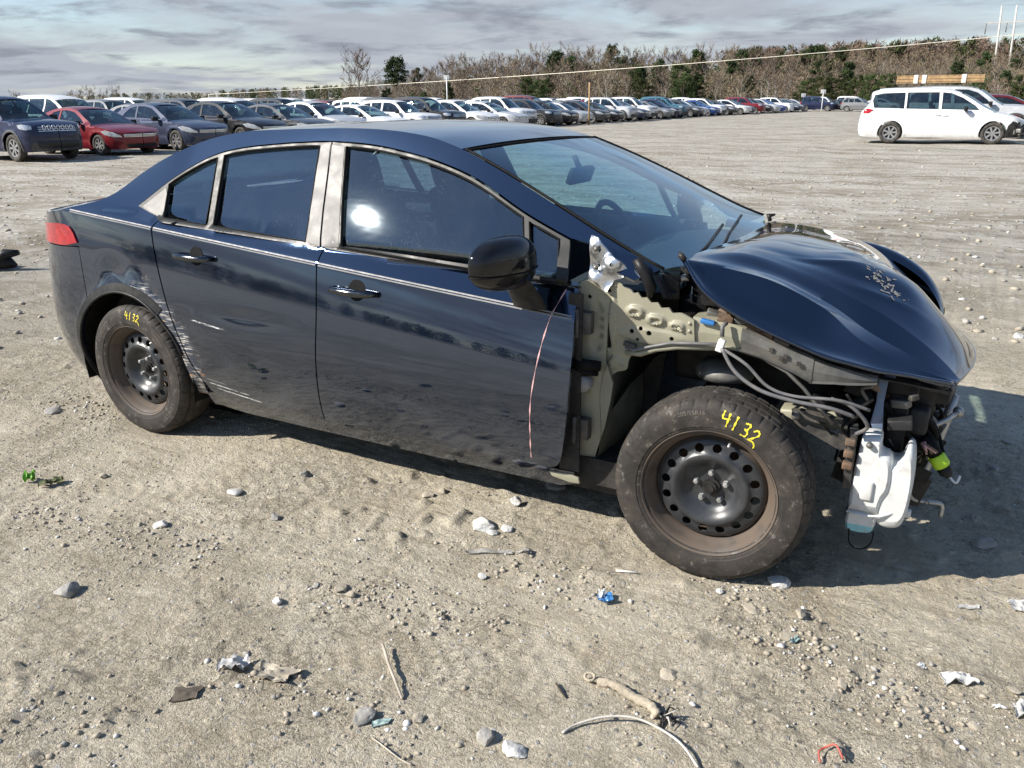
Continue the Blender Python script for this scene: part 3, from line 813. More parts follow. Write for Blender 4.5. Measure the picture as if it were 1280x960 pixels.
def make_wheel(x, y, steer=0.0, spin=0.0, side=-1, mark=None, letters=(), detail=True):
    w = empty('wheel', (x, y, 0.312)); w.parent = CAR
    w.rotation_euler = (0, 0, steer + (0 if side < 0 else math.pi))
    def put(o, rot=True):
        if rot: o.rotation_euler = (0, spin, 0)
        return o
    put(link('tyre', tyre_me, w))
    put(link('steel_disc', disc_me, w))
    put(build_barrel().build('rim_barrel', RIM, w, smooth=True, auto=0.9))
    mb = MB()
    mb.lathe([(0.0, -0.052), (0.012, -0.052), (0.0125, -0.046), (0.020, -0.046), (0.021, -0.034), (0.029, -0.034), (0.031, -0.026)], 'Y', n=24)
    put(mb.build('hub', BLACKP, w, smooth=True, auto=0.7))
    for k in range(5):
        a = 2 * math.pi * k / 5 + 0.25
        m = MB().lathe([(0.0, -0.047), (0.0065, -0.046), (0.0095, -0.042), (0.0098, -0.030), (0.0115, -0.028), (0.0125, -0.024)], 'Y', (0.050 * math.cos(a), 0, 0.050 * math.sin(a)), 6)
        put(m.build('lug_nut', ALU, w, smooth=True, auto=0.5))
    a = math.radians(67)
    m = MB().tube([(0.186 * math.cos(a), -0.040, 0.186 * math.sin(a)), (0.176 * math.cos(a), -0.062, 0.176 * math.sin(a)), (0.172 * math.cos(a), -0.074, 0.172 * math.sin(a))], [0.006, 0.005, 0.0042], 8)
    put(m.build('valve_stem', ALU, w, smooth=True))
    if mark: mk = MB(); mark_4132(mk, *mark); mk.build('yellow_number', YELLOW, w)
    if letters:
        for a_ in letters:
            lt = MB(); arc_text(lt, *a_); lt.build('sidewall_lettering', LETTER, w)
    m = MB().lathe([(0.03, 0.055), (0.14, 0.055), (0.14, 0.078), (0.03, 0.078)], 'Y', n=40)
    put(m.build('brake_disc', RUST, w, smooth=True, auto=0.6))
    return w
make_wheel(2.70, -0.766, 0.0688, math.radians(-6), -1, (0.264, math.radians(71), 1.05, -0.12), ((('205/55R16', 0.020, 0.272, math.radians(104))),))
make_wheel(0.0, -0.772, 0.0, math.radians(11), -1, (0.272, math.radians(82), 0.78, 0.02, 0.0015),
           (('CENTURY', 0.030, 0.252, math.radians(137)), ('CENTURY', 0.030, 0.252, math.radians(-42)), ('TOURING', 0.020, 0.258, math.radians(44)), ('II', 0.030, 0.252, math.radians(-103))))
make_wheel(2.70, 0.766, 0.0688, 0.3, 1)
make_wheel(0.0, 0.772, 0.0, 0.3, 1)

# ---- window outline and body curves (side view: along, height)
DLO_TOP = spl([(.044, 1.067), (.191, 1.171), (.331, 1.247), (.447, 1.291), (.578, 1.316), (.729, 1.331), (.892, 1.342), (1.05, 1.347), (1.24, 1.339), (1.403, 1.318), (1.57, 1.286), (1.75, 1.232), (1.95, 1.139), (2.05, 1.097), (2.150, 1.058)], 5)
RAIL = spl([(2.471, .988), (2.368, 1.028), (2.249, 1.081), (2.061, 1.168), (1.894, 1.242), (1.761, 1.296), (1.670, 1.330), (1.578, 1.357), (1.498, 1.375), (1.369, 1.391), (1.238, 1.399), (1.105, 1.401), (.968, 1.399), (.765, 1.393), (.559, 1.383), (.358, 1.349), (.185, 1.293), (.062, 1.245), (-.047, 1.190), (-.17, 1.106), (-.296, 1.062), (-.441, 1.029)], 4)
def dlo_top_z(x):
    A = np.array(DLO_TOP); return np.interp(x, A[:, 0], A[:, 1])
def rail_z(x):
    A = np.array(RAIL)[::-1]; return np.interp(x, A[:, 0], A[:, 1])
B_SPLIT = [(1.128, 0.972), (1.098, 1.10), (1.074, 1.23), (1.050, 1.349)]
DOOR_EDGE_R = spl([(.232, 1.022), (.205, .985), (.225, .87), (.263, .741), (.300, .63), (.345, .52), (.40, .40), (.432, .335)], 4)
DOOR_SPLIT = spl([(1.143, .972), (1.136, .90), (1.141, .70), (1.130, .48), (1.106, .262)], 5)
DOOR_EDGE_F = spl([(2.205, .918), (2.222, .80), (2.226, .665), (2.220, .497), (2.198, .36), (2.178, .30), (2.150, .276), (2.110, .271)], 4)
def arch(a0, a1, r, n, cx=0.0, cz=0.315):
    return [(cx + r * math.cos(math.radians(a0 + (a1 - a0) * i / n)), cz + r * math.sin(math.radians(a0 + (a1 - a0) * i / n))) for i in range(n + 1)]
U0 = float(MAIN.u[0]) + 0.004
CREASE = [[(u, float(crease_z(u)) + d) for u in np.arange(-.62, 2.22, .02)] for d in (-.014, -.009, -.006, -.004, -.0025, -.001, .0005, .002, .0035, .005, .0075, .011, .016)]
for side in (-1, 1):
    cx_ = CREASE if side < 0 else ()
    st = 0.022 if side < 0 else 0.06
    # body side: A-pillar, roof rail, C-pillar and quarter panel are one pressing
    poly = list(RAIL) + [(-.50, 1.020), (-.62, 1.006), (-.80, .996), (U0, .99), (U0, .872), (-.75, .868), (-.45, .868), (-.306, .874), (-.262, .60)]
    poly += arch(131, -8, .376, 26)[1:]
    poly += [(.432, .262)] + DOOR_EDGE_R[::-1]
    poly = [(x - .004 if 0.19 < x < .44 and z < 1.023 and i > 100 else x, z) for i, (x, z) in enumerate(poly)]
    poly += [(x, z + .006) for x, z in DLO_TOP] + [(2.23, 1.05), (2.30, .985), (2.40, .955)]
    bside = panel('body_side', MAIN, poly, PAINT, CAR, 0, st, side, extra=cx_)
    bump = [(-.309, .869), (-.45, .863), (-.75, .863), (U0, .866), (U0, .30), (-.9, .24), (-.60, .212), (-.40, .212), (-.372, .222)]
    bump += [(x - .001, z) for x, z in arch(192, 134, .376, 12)] + [(-.268, .597)]
    panel('rear_bumper', MAIN, bump, PAINT, CAR, 0, st, side)
    if side < 0:
        liplo = MB(); A = arch(196, 20, .378, 40); pa = []
        pp = MAIN.pos([a[0] for a in A], [a[1] for a in A], 0.004, side)
        liplo.tube([tuple(q) for q in pp], 0.0065, 8); liplo.build('wheel_arch_lip', BLACKP, CAR, smooth=True)
    # doors
    rd = [(x + .004, z) for x, z in DOOR_EDGE_R] + [(.455, .285), (.49, .268), (.60, .262)] + [(x - .003, z) for x, z in DOOR_SPLIT[::-1]] + [(x, belt_z(x) + .004) for x in np.linspace(1.10, .30, 9)]
    rdoor = panel('rear_door', MAIN, rd, PAINT, CAR, 0, st, side, extra=cx_)
    fd = [(x + .003, z) for x, z in DOOR_SPLIT] + [(1.4, .262), (1.9, .266)] + DOOR_EDGE_F[::-1] + [(x, belt_z(x) + .004) for x in np.linspace(2.16, 1.18, 10)]
    fdoor = panel('front_door', MAIN, fd, PAINT, CAR, 0, st, side, extra=cx_)
    panel('rocker_panel', MAIN, [(.395, .262), (.40, .19), (.60, .175), (2.15, .175), (2.215, .20), (2.22, .258), (1.9, .252), (1.2, .248), (.6, .250), (.47, .262)], PAINT, CAR, -.022, .05, side)
    # glass openings
    bz = lambda x: belt_z(x) + .009
    q1 = [(.232, bz(.232))] + [(x, dlo_top_z(x) - .013) for x in np.linspace(.198, .446, 9)] + [(.492, bz(.492))]
    q2 = [(.536, bz(.536))] + [(x, dlo_top_z(x) - .012) for x in np.linspace(.482, .992, 14)] + [(1.048, bz(1.048))]
    q3 = [(1.226, bz(1.226)), (1.180, 1.13)] + [(x, dlo_top_z(x) - .012) for x in np.linspace(1.127, 1.964, 22)] + [(2.022, bz(2.022))]
    q4 = [(2.046, bz(2.046))] + [(x, dlo_top_z(x) - .013) for x in (1.992, 2.03, 2.07, 2.112)] + [(2.142, bz(2.142))]
    for nm, q, m in (('quarter_window', q1, GLASS_R), ('rear_door_window', q2, GLASS_R), ('front_door_window', q3, GLASS), ('front_quarter_window', q4, GLASS)):
        grow = np.array(q); c = grow.mean(0); grow = c + (grow - c) * 1.006
        panel(nm, MAIN, [tuple(a) for a in grow], m, CAR, -.011, .05, side, flange=0)
        if side < 0:   # rubber seal line inside the opening
            pp = MAIN.pos([a[0] for a in q] + [q[0][0]], [a[1] for a in q] + [q[0][1]], .0025, side)
            MB().tube([tuple(p_) for p_ in pp], .0042, 6, False).build('window_seal', RUBBER, CAR, smooth=True)
    # bright window trim, split between the doors at the B-pillar
    xs = [x for x, z in DLO_TOP]
    tr = [(.044, 1.067)] + [(x, z) for x, z in DLO_TOP if .05 < x < 1.042] + [(x - .0035, z) for x, z in B_SPLIT[::-1]] + [(x, belt_z(x) - .004) for x in np.linspace(1.10, .26, 8)] + [(.20, 1.026)]
    panel('rear_window_trim', MAIN, tr, TRIM, CAR, .004, st if side < 0 else .05, side, (q1, q2))
    tf = [(x + .0035, z) for x, z in B_SPLIT] + [(x, z) for x, z in DLO_TOP if x > 1.062] + [(2.184, .917)] + [(x, belt_z(x) - .004) for x in np.linspace(2.15, 1.18, 9)]
    panel('front_window_trim', MAIN, tf, TRIM, CAR, .004, st if side < 0 else .05, side, (q3, q4))
    # pale satin covers on the B-pillar and behind the rear window
    bp = [(1.056, bz(1.056)), (1.000, dlo_top_z(1.0) - .012)] + [(x - .0045, z - (.010 if z > 1.3 else 0)) for x, z in B_SPLIT[::-1]]
    panel('pillar_cover', MAIN, bp, PILLAR, CAR, .006, .04, side, flange=.006)
    bp = [(x + .0045, z - (.010 if z > 1.3 else 0)) for x, z in B_SPLIT] + [(1.120, dlo_top_z(1.12) - .012), (1.172, 1.13), (1.218, bz(1.218))]
    panel('pillar_cover', MAIN, bp, PILLAR, CAR, .006, .04, side, flange=.006)
    panel('corner_cover', MAIN, [(.075, 1.066), (.188, 1.148), (.206, 1.120), (.222, bz(.222)), (.205, bz(.205))], PILLAR, CAR, .006, .04, side, flange=.006)
    # tail lamp
    tl = spl([(-.31, .890), (-.345, .945), (-.40, .968), (-.52, .966), (-.75, .950), (-.90, .945)], 4) + [(-.90, .885), (-.60, .872), (-.40, .872)]
    panel('tail_light', MAIN, tl, REDL, CAR, .007, .02, side, flange=.02)
    # door handles: cup and bar
    for door, hx, hz in ((rdoor, .47, .893), (fdoor, 1.322, .833)):
        c = MAIN.pos(hx, hz, 0, side); n = MAIN.normal(hx, hz, side)
        mb = MB(); prof = []
        cup = [(hx + .012 + .040 * math.cos(t), hz - .002 + .040 * math.sin(t)) for t in np.linspace(0, 2 * math.pi, 20, endpoint=False)]
        panel('handle_cup', MAIN, cup, RUBBER, door, .0015, .02, side, flange=.002)
        path = []
        for t in np.linspace(0, 1, 13):
            d = .040 * (4 * t * (1 - t)) ** .35 if 0 < t < 1 else 0.0
            q = MAIN.pos(hx - .105 + .215 * t, hz - .002 - .004 * t, .004 + d, side); path.append(tuple(q))
        mb.tube(path, [.008 + .007 * (4 * t * (1 - t)) ** .5 for t in np.linspace(0, 1, 13)], 10)
        mb.build('door_handle', pmat('handle_dark_chrome', (0.10, 0.105, 0.11), .16, 1.0, 0, .1, 20) if side < 0 else BLACKP, door, smooth=True)
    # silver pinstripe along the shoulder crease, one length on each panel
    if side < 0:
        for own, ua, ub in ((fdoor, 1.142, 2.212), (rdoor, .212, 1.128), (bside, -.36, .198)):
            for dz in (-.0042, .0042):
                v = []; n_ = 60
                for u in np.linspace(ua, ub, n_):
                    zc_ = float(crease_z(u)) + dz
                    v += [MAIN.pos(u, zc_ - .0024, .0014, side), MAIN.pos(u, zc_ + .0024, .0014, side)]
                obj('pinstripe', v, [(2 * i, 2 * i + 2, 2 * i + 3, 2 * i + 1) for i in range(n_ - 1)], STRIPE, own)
        flare = [(x, z) for x, z in arch(200, 52, .379, 34)] + [(x, z) for x, z in arch(52, 200, .418, 34)]
        panel('wheel_arch_flare', MAIN, flare, BLACKP, CAR, .005, .02, side, flange=.008)
    # side moulding highlight of the door lower edge is plain paint; scratch line on the front door
    if side < 0:
        P = spl([(2.165, .905), (2.13, .80), (2.105, .68), (2.085, .52), (2.078, .40), (2.07, .30)], 8); v = []
        for i, (x, z) in enumerate(P):
            if 6 < i < 9 or 30 < i < 32: pass
            w = .0016 + .0012 * math.sin(i * 1.3)
            v += [MAIN.pos(x - w, z, .0012, side), MAIN.pos(x + w, z, .0012, side)]
        obj('scratch_line', v, [(2 * i, 2 * i + 1, 2 * i + 3, 2 * i + 2) for i in range(len(P) - 1)], PINK, fdoor)

# ---- roof, rear screen, boot lid (lofted between the two roof rails)
def loft(xs, crown, name, mat, ny=25, off=0.0, bow=0.0):
    G = []
    for x in xs:
        z = float(rail_z(x)); p = MAIN.pos(x, z, off); w = -p[1]
        row = []
        for j in range(ny):
            y = w * (2 * j / (ny - 1) - 1)
            k = 1 - abs(y / w) ** 2.3
            row.append((p[0] + bow * k, y, z + crown(x) * k))
        G.append(row)
    return grid_obj(name, G, mat, CAR, flip=True)
cr = lambda x: float(np.interp(x, [-.45, 0, .4, 1.1, 1.7], [.012, .016, .018, .020, .014]))
loft(np.linspace(.33, 1.655, 40), cr, 'roof', PAINT)
loft(np.linspace(-.42, .32, 24), lambda x: cr(x) + .0, 'rear_screen', GLASS_R)
G = []
for i, u in enumerate(np.linspace(-.41, -.885, 12)):
    x = u; w = max(.02, float(np.interp(u, MAIN.P[:60, 0], MAIN.P[:60, 1])) - .075 - .20 * (u + .41) * 0); z = 1.034 - (.41 + u) * -.06
    G.append([(x, w * (2 * j / 16 - 1), z - .012 + .03 * (1 - (2 * j / 16 - 1) ** 2)) for j in range(17)])
grid_obj('boot_lid', G, PAINT, CAR)
# windscreen
def ws_pt(s, t):
    """s 0 top .. 1 bottom, t -1..1"""
    x0, z0, w0 = 1.668, 1.331, float(-MAIN.pos(1.668, 1.331)[1])
    x1, z1, w1 = 2.475, .986, float(-MAIN.pos(2.471, .988)[1])
    b = .035 * (1 - s) + .10 * s
    k = 1 - abs(t) ** 2.2
    sag = .030 * math.sin(math.pi * s)
    x = x0 + (x1 - x0) * s; z = float(rail_z(x)); w = float(-MAIN.pos(x, z)[1])
    return (x + b * k, t * (w - .002), z + .003 + (.014 * (1 - s) - .02 * s + sag * .5) * k)
G = [[ws_pt(.03 + .97 * i / 20, t) for t in np.linspace(-.985, .985, 29)] for i in range(21)]
grid_obj('windscreen', G, GLASS_W, CAR, flip=False)
mb = MB().tube([ws_pt(.015, t) for t in np.linspace(-1, 1, 30)], .005, 6); mb.build('windscreen_seal', RUBBER, CAR, smooth=True)
for s in (-1, 1):
    mb = MB().tube([ws_pt(k, s * .99) for k in np.linspace(.0, 1, 20)], .0055, 6); mb.build('windscreen_seal', RUBBER, CAR, smooth=True)
# ceramic band, mirror, sticker
mb = MB().box((1.865, 0.0, 1.205), (.03, .215, .068), 0, .35); mb.build('rear_view_mirror', BLACKP, CAR, bevel=.012)
mb = MB().tube([(1.862, 0, 1.225), (1.835, 0, 1.282)], .012, 8); mb.build('mirror_stem', BLACKP, CAR, smooth=True)
STK = glass_mat('windscreen_sticker_film', (0.85, 0.87, 0.88), .3, .45, 1.4, False)
def ws_patch(name, s0, s1, t0, t1, mat, d=-.004):
    G = [[np.array(ws_pt(s, t)) + np.array([d, 0, d]) for t in np.linspace(t0, t1, 6)] for s in np.linspace(s0, s1, 5)]
    return grid_obj(name, G, mat, CAR)
ws_patch('windscreen_sticker', .10, .20, .72, .93, STK)

# ---- cabin
def pad(name, c, size, ry=0.0, mat=SEAT, bev=.05, rz=0.0, taper=1.0):
    return MB().box(c, size, rz, ry, 0, taper).build(name, mat, CAR, bevel=bev, seg=3)
for y in (-.36, .36):
    pad('seat_cushion', (1.42, y, .50), (.52, .50, .17), -.12)
    pad('seat_back', (1.12, y, .80), (.16, .49, .66), -.33, bev=.06, taper=.82)
    pad('headrest', (.985, y, 1.19), (.10, .25, .19), -.25, bev=.045)
pad('rear_seat_cushion', (.62, 0, .50), (.50, 1.22, .18), -.10)
pad('rear_seat_back', (.31, 0, .80), (.15, 1.22, .62), -.42, bev=.06)
for y in (-.38, .38): pad('rear_headrest', (.20, y, 1.095), (.09, .23, .13), -.35, bev=.04)
MB().box((.02, 0, 1.00), (.52, 1.15, .03)).build('parcel_shelf', DASH, CAR, bevel=.01)
G = [[(1.99 + .52 * s, y, .80 + .115 * math.sin(math.pi * min(1, s * 1.25 + .1) * .62) + .025 * math.cos(y * 2.2) + .02 * math.exp(-((y - .37) / .16) ** 2)) for y in np.linspace(-.70, .70, 24)] for s in np.linspace(0, 1, 12)]
grid_obj('dashboard', G, DASH, CAR)
MB().box((2.01, 0, .63), (.10, 1.35, .34), 0, .25).build('dash_front', DASH, CAR, bevel=.03)
mb = MB(); ring = []
for k in range(33):
    a = 2 * math.pi * k / 32; q = Matrix.Rotation(-.45, 3, 'Y') @ Vector((0, .185 * math.cos(a), .185 * math.sin(a)))
    ring.append((1.90 + q.x, .37 + q.y, .885 + q.z))
mb.tube(ring, .015, 8, False); mb.build('steering_wheel', BLACKP, CAR, smooth=True)
MB().box((1.915, .37, .885), (.05, .16, .10), 0, -.45).tube([(1.90, .19, .885), (1.90, .55, .885)], .014, 6).tube([(1.93, .37, .87), (2.05, .37, .80)], .035, 8).build('steering_hub', BLACKP, CAR, bevel=.01)
G = [[(.25 + 1.45 * s, y, float(rail_z(.25 + 1.45 * s)) - .025 + .02 * (1 - (y / .5) ** 2)) for y in np.linspace(-.50, .50, 9)] for s in np.linspace(.1, .95, 9)]
grid_obj('headliner', G, pmat('grey_headliner', (.22, .22, .23), .9, 0, 0, .08, 40), CAR)
MB().box((1.25, 0, .25), (2.3, 1.5, .10)).build('floor_pan', DARK, CAR)
for s in (-1, 1): MB().box((1.15, s * .70, .62), (.16, .07, .75)).build('pillar_inner', SEAT, CAR)
for s in (-1, 1):
    MB().box((1.20, s * .765, .56), (1.85, .03, .56)).build('door_inner', SEAT, CAR)
    MB().box((1.20, s * .735, .92), (1.82, .07, .05)).build('door_card_top', SEAT, CAR, bevel=.015)
MB().box((-.25, 0, .60), (.95, 1.42, .62)).build('boot_inner', DARK, CAR)
MB().box((1.2, 0, .19), (3.0, 1.40, .08)).tube([(2.2, .2, .16), (.4, .15, .15), (-.5, .35, .17)], .03, 8).build('underbody', DARK, CAR)
# rear wheel housings
for s in (-1, 1):
    G = []
    for i in range(19):
        a = math.radians(-14 + 208 * i / 18)
        G.append([(.383 * math.cos(a), s * y, .315 + .383 * math.sin(a)) for y in (.868, .80, .62, .50)])
    grid_obj('wheel_housing', G, RUBBER, CAR)
    MB().lathe([(0.0, s * .50), (.39, s * .50)], 'Y', (0, 0, .315), 20).build('wheel_housing_wall', RUBBER, CAR)
MB().tube([(0, -.70, .31), (0, .70, .31)], .045, 10).box((.25, -.5, .26), (.5, .10, .08)).box((.25, .5, .26), (.5, .10, .08)).build('rear_axle', DARK, CAR, bevel=.01)

# ---- door mirrors
def mirror(side):
    m = empty('door_mirror', (2.06, side * .865, .95)); m.parent = CAR
    cx, cy, cz = -.020, side * .120, .066
    v = []; f = []; n1, n2 = 18, 32
    def se(c, e): return math.copysign(abs(c) ** e, c)
    for i in range(n1 + 1):
        ph = math.pi * (i / n1 - .5)
        for j in range(n2):
            th = 2 * math.pi * j / n2
            X = se(math.cos(ph), .75) * se(math.cos(th), .62); Y = se(math.cos(ph), .75) * se(math.sin(th), .62); Zz = se(math.sin(ph), .85)
            out = Y * side
            hx = .078 if X > 0 else .060
            zz = .086 * (1 - .10 * out) * Zz + .006 * out
            if X < 0: X *= .55
            xx = X * hx * (1 - .28 * max(out, 0)) - .028 * max(out, 0)
            v.append((cx + xx, cy + Y * .148, cz + zz))
    for i in range(n1):
        for j in range(n2):
            f.append((i * n2 + j, i * n2 + (j + 1) % n2, (i + 1) * n2 + (j + 1) % n2, (i + 1) * n2 + j))
    hs = obj('mirror_housing', v, f, GLOSSB, m)
    mb = MB(); ring = []
    for j in range(25):
        th = 2 * math.pi * j / 24
        Y = se(math.sin(th), .62); out = Y * side; X = se(math.cos(th), .62); hx = .078 if X > 0 else .033
        ring.append((cx + X * hx * 1.012 * (1 - .28 * max(out, 0)) - .028 * max(out, 0), cy + Y * .149, cz - .022))
    mb.tube(ring, .0022, 6, False); mb.build('mirror_seam', RUBBER, m, smooth=True)
    # arm: foot on the door shoulder, swept up into the housing
    G = []
    for t in np.linspace(0, 1, 7):
        w = .062 - .006 * t; d = .030 + .010 * t
        c = np.array([.010 - .01 * t, side * (-.015 + .085 * t ** 1.2), -.100 + .105 * t])
        G.append([c + np.array([w * math.cos(a), side * d * math.sin(a) * (1 - .3 * t), .018 * math.sin(a) * t]) for a in np.linspace(0, 2 * math.pi, 15)])
    grid_obj('mirror_arm', G, BLACKP, m)
    mg = MB().box((cx - .036, cy, cz), (.004, .16, .09), side * .1); mg.build('mirror_glass', CHROME, m)
    return m
mirror(-1); mirror(1)
# ---------------------------------------------------------------- torn-open front end
# hood: control rows from the windscreen forward, each from the car's right edge to its left edge
HOOD_COLS = dict(
    D=[(2.524, -.690, 1.036), (2.614, -.730, .940), (2.732, -.735, .873), (2.880, -.730, .813), (3.006, -.700, .767), (3.126, -.640, .732), (3.223, -.570, .706), (3.336, -.480, .673)],
    C=[(2.531, -.640, 1.010), (2.644, -.620, .992), (2.792, -.600, .960), (2.946, -.570, .886), (3.051, -.540, .798), (3.167, -.510, .730), (3.265, -.480, .694), (3.340, -.465, .672)],
    B=[(2.524, -.570, 1.006), (2.656, -.540, .994), (2.805, -.500, .948), (2.962, -.480, .873), (3.097, -.460, .787), (3.213, -.450, .732), (3.290, -.450, .694), (3.345, -.452, .671)],
    A=[(2.516, -.500, 1.008), (2.667, -.460, 1.012), (2.819, -.420, .966), (2.973, -.400, .905), (3.126, -.380, .828), (3.228, -.375, .764), (3.306, -.390, .706), (3.352, -.430, .672)],
    M=[(2.540, -.200, 1.000), (2.675, -.200, 1.016), (2.830, -.190, .990), (2.995, -.180, .968), (3.160, -.160, .898), (3.270, -.150, .804), (3.350, -.150, .715), (3.392, -.170, .655)],
    N=[(2.545, .100, .990), (2.670, .100, 1.004), (2.820, .100, .986), (2.985, .100, .960), (3.150, .110, .862), (3.262, .120, .752), (3.345, .120, .680), (3.392, .110, .640)],
    K=[(2.530, .420, .978), (2.660, .420, .980), (2.800, .420, .962), (2.960, .420, .934), (3.105, .420, .838), (3.205, .420, .735), (3.285, .420, .665), (3.325, .410, .630)],
    L=[(2.515, .660, .968), (2.645, .668, .962), (2.780, .672, .942), (2.925, .668, .904), (3.045, .655, .840), (3.130, .640, .762), (3.195, .620, .680), (3.225, .600, .620)])
def bicubic(ctrl, nu, nv):
    A = np.array(ctrl)
    R = np.array([spl(A[:, j], nu) for j in range(A.shape[1])])
    return np.array([spl(r, nv) for r in np.transpose(R, (1, 0, 2))])
def hood_grid(ns=10):
    S = {k: np.array(spl(v, ns)) for k, v in HOOD_COLS.items()}
    cols = []; sharp = []
    def lin(a, b, n, sag=0.0):
        for i in range(n):
            t = i / n; c = S[a] * (1 - t) + S[b] * t; c = c.copy(); c[:, 2] += sag * math.sin(math.pi * t); c[:, 1] += sag * .5 * math.sin(math.pi * t); cols.append(c)
    lin('D', 'C', 8, -.020); sharp.append(len(cols)); lin('C', 'B', 3); sharp.append(len(cols)); lin('B', 'A', 3); sharp.append(len(cols))
    T = np.array([spl([S[k][i] for k in 'AMNKL'], 16) for i in range(len(S['A']))])
    for j in range(T.shape[1]): cols.append(T[:, j])
    return np.stack(cols, 1), sharp
HG, SHARP = hood_grid()
def fold(G):
    """dings and shallow creases beaten into the sheet"""
    G = G.copy(); x, y = G[..., 0], G[..., 1]
    def bump(cx, cy, dx, dy, ang, h, sharp=1.0):
        c, s = math.cos(ang), math.sin(ang)
        a = ((x - cx) * c + (y - cy) * s) / dx; b = (-(x - cx) * s + (y - cy) * c) / dy
        return h * np.exp(-a * a) * np.maximum(0, 1 - np.abs(b)) ** sharp
    w = np.clip((y + .40) / .05, 0, 1)
    d = -bump(3.06, -.27, .12, .05, .35, .008) + bump(3.17, -.10, .10, .10, .9, .006) - bump(2.86, -.30, .14, .05, .2, .005) - bump(2.97, -.14, .03, .05, .5, .004) - bump(3.02, -.05, .03, .05, .5, .004)
    d += bump(2.93, -.24, .16, .018, .50, .006) + bump(3.06, -.02, .16, .016, .62, .005) - bump(2.80, -.12, .14, .018, .25, .004) + bump(3.12, -.30, .10, .014, .35, .006)
    d = d * w - bump(2.80, -.68, .10, .04, .2, .008) + .0010 * np.sin(x * 31 + y * 17) * np.exp(-((x - 3.1) / .25) ** 2)
    G[..., 2] += d
    return G
HG = fold(HG)
hood = grid_obj('hood', HG, PAINT, CAR)
_c = HG.shape[1]; _r = HG.shape[0]
for e in hood.data.edges:
    a_, b_ = e.vertices
    if a_ % _c == b_ % _c and a_ % _c in SHARP and min(a_, b_) // _c > (8 if a_ % _c == SHARP[0] else 26): e.use_edge_sharp = True
under = HG.copy(); under[..., 2] -= .022
under[..., 0] -= .004
grid_obj('hood_underside', under[:, 1:-1], DARK, hood, flip=True)
edge = MB().tube([tuple(p - np.array([0, 0, .004])) for p in HG[:, 0]], .0072, 8); edge.build('hood_edge', PAINT, hood, smooth=True)
edge = MB().tube([tuple(p - np.array([0, 0, .004])) for p in HG[-1]], .0055, 6); edge.build('hood_edge', PAINT, hood, smooth=True)
# torn corners at the hinges
MB().tube([(2.540, -.700, 1.020), (2.526, -.700, 1.034), (2.516, -.688, 1.042)], [.010, .011, .004], 6).build('hinge_tear', BLACKP, hood, smooth=True)
MB().tube([(2.525, .64, .975), (2.515, .645, .998), (2.54, .66, 1.002)], [.010, .013, .005], 6).build('hinge_tear', BLACKP, hood, smooth=True)
# black slots in the nose lip, lying in the sheet
def hood_pt(rf, y):
    i = int(np.clip(math.floor(rf), 0, HG.shape[0] - 2)); t = rf - i; q = []
    for r in (HG[i], HG[i + 1]): q.append(np.array([np.interp(y, r[:, 1], r[:, c]) for c in range(3)]))
    return q[0] * (1 - t) + q[1] * t
# paint chipped off near the nose
v = []; f = []
for k in range(70):
    rf = 36 + random.gauss(0, 2.6); y_ = -.235 + random.gauss(0, .020) - (rf - 36) * .006
    c0 = hood_pt(rf, y_); gx = hood_pt(rf + .5, y_) - c0; gy = hood_pt(rf, y_ + .01) - c0; gx /= np.linalg.norm(gx); gy /= np.linalg.norm(gy); nn = np.cross(gx, gy); nn *= 1 if nn[2] > 0 else -1
    c0 = c0 + nn * .0016; o = len(v); m = random.randint(5, 7); s_ = random.uniform(.0016, .006); a0_ = random.uniform(0, 6)
    for q in range(m):
        a = 2 * math.pi * q / m; rr = s_ * random.uniform(.4, 1.2); v.append(c0 + (gx * math.cos(a0_) + gy * math.sin(a0_)) * rr * 1.8 * math.cos(a) + (gy * math.cos(a0_) - gx * math.sin(a0_)) * rr * math.sin(a))
    f.append(tuple(range(o, o + m)))
obj('paint_chips', v, f, PILLAR, hood, smooth=False)['kind'] = 'stuff'
R0 = HG.shape[0] - 1
for r0, y0, r1, y1, w in ((R0 - 17, .26, R0 - 2.5, -.16, 1.7), (R0 - 13, .34, R0 - 1.2, -.02, 1.3)):
    v = []
    for t in np.linspace(0, 1, 18):
        c, y = r0 + (r1 - r0) * t ** .8, y0 + (y1 - y0) * t; h = w * math.sin(math.pi * t) ** .7 + .02
        for s_ in (-1, -.33, .33, 1): v.append(hood_pt(min(c + s_ * h, R0), y + s_ * .006) + np.array([.0015, 0, .0025]))
    obj('nose_slot', v, [(4 * i + j, 4 * i + j + 1, 4 * i + j + 5, 4 * i + j + 4) for i in range(17) for j in range(3)], GLOSSB, hood)

# far front fender (car's left), still in place
G = []
for x, zt in ((2.30, .955), (2.45, .945), (2.60, .935), (2.75, .918), (2.90, .893), (3.00, .873), (3.10, .835), (3.19, .778), (3.25, .705), (3.28, .64)):
    w = .79 - .55 * max(0, x - 3.02) ** 1.6
    G.append([(x, w - .075, zt - .030), (x, w - .045, zt - .008), (x, w - .01, zt), (x + .002, w + .028, zt - .012), (x + .004, w + .052, zt - .05), (x, w + .064, zt - .12), (x, w + .066, zt - .20)])
grid_obj('left_fender', bicubic(G, 4, 4), PAINT, CAR, flip=False)

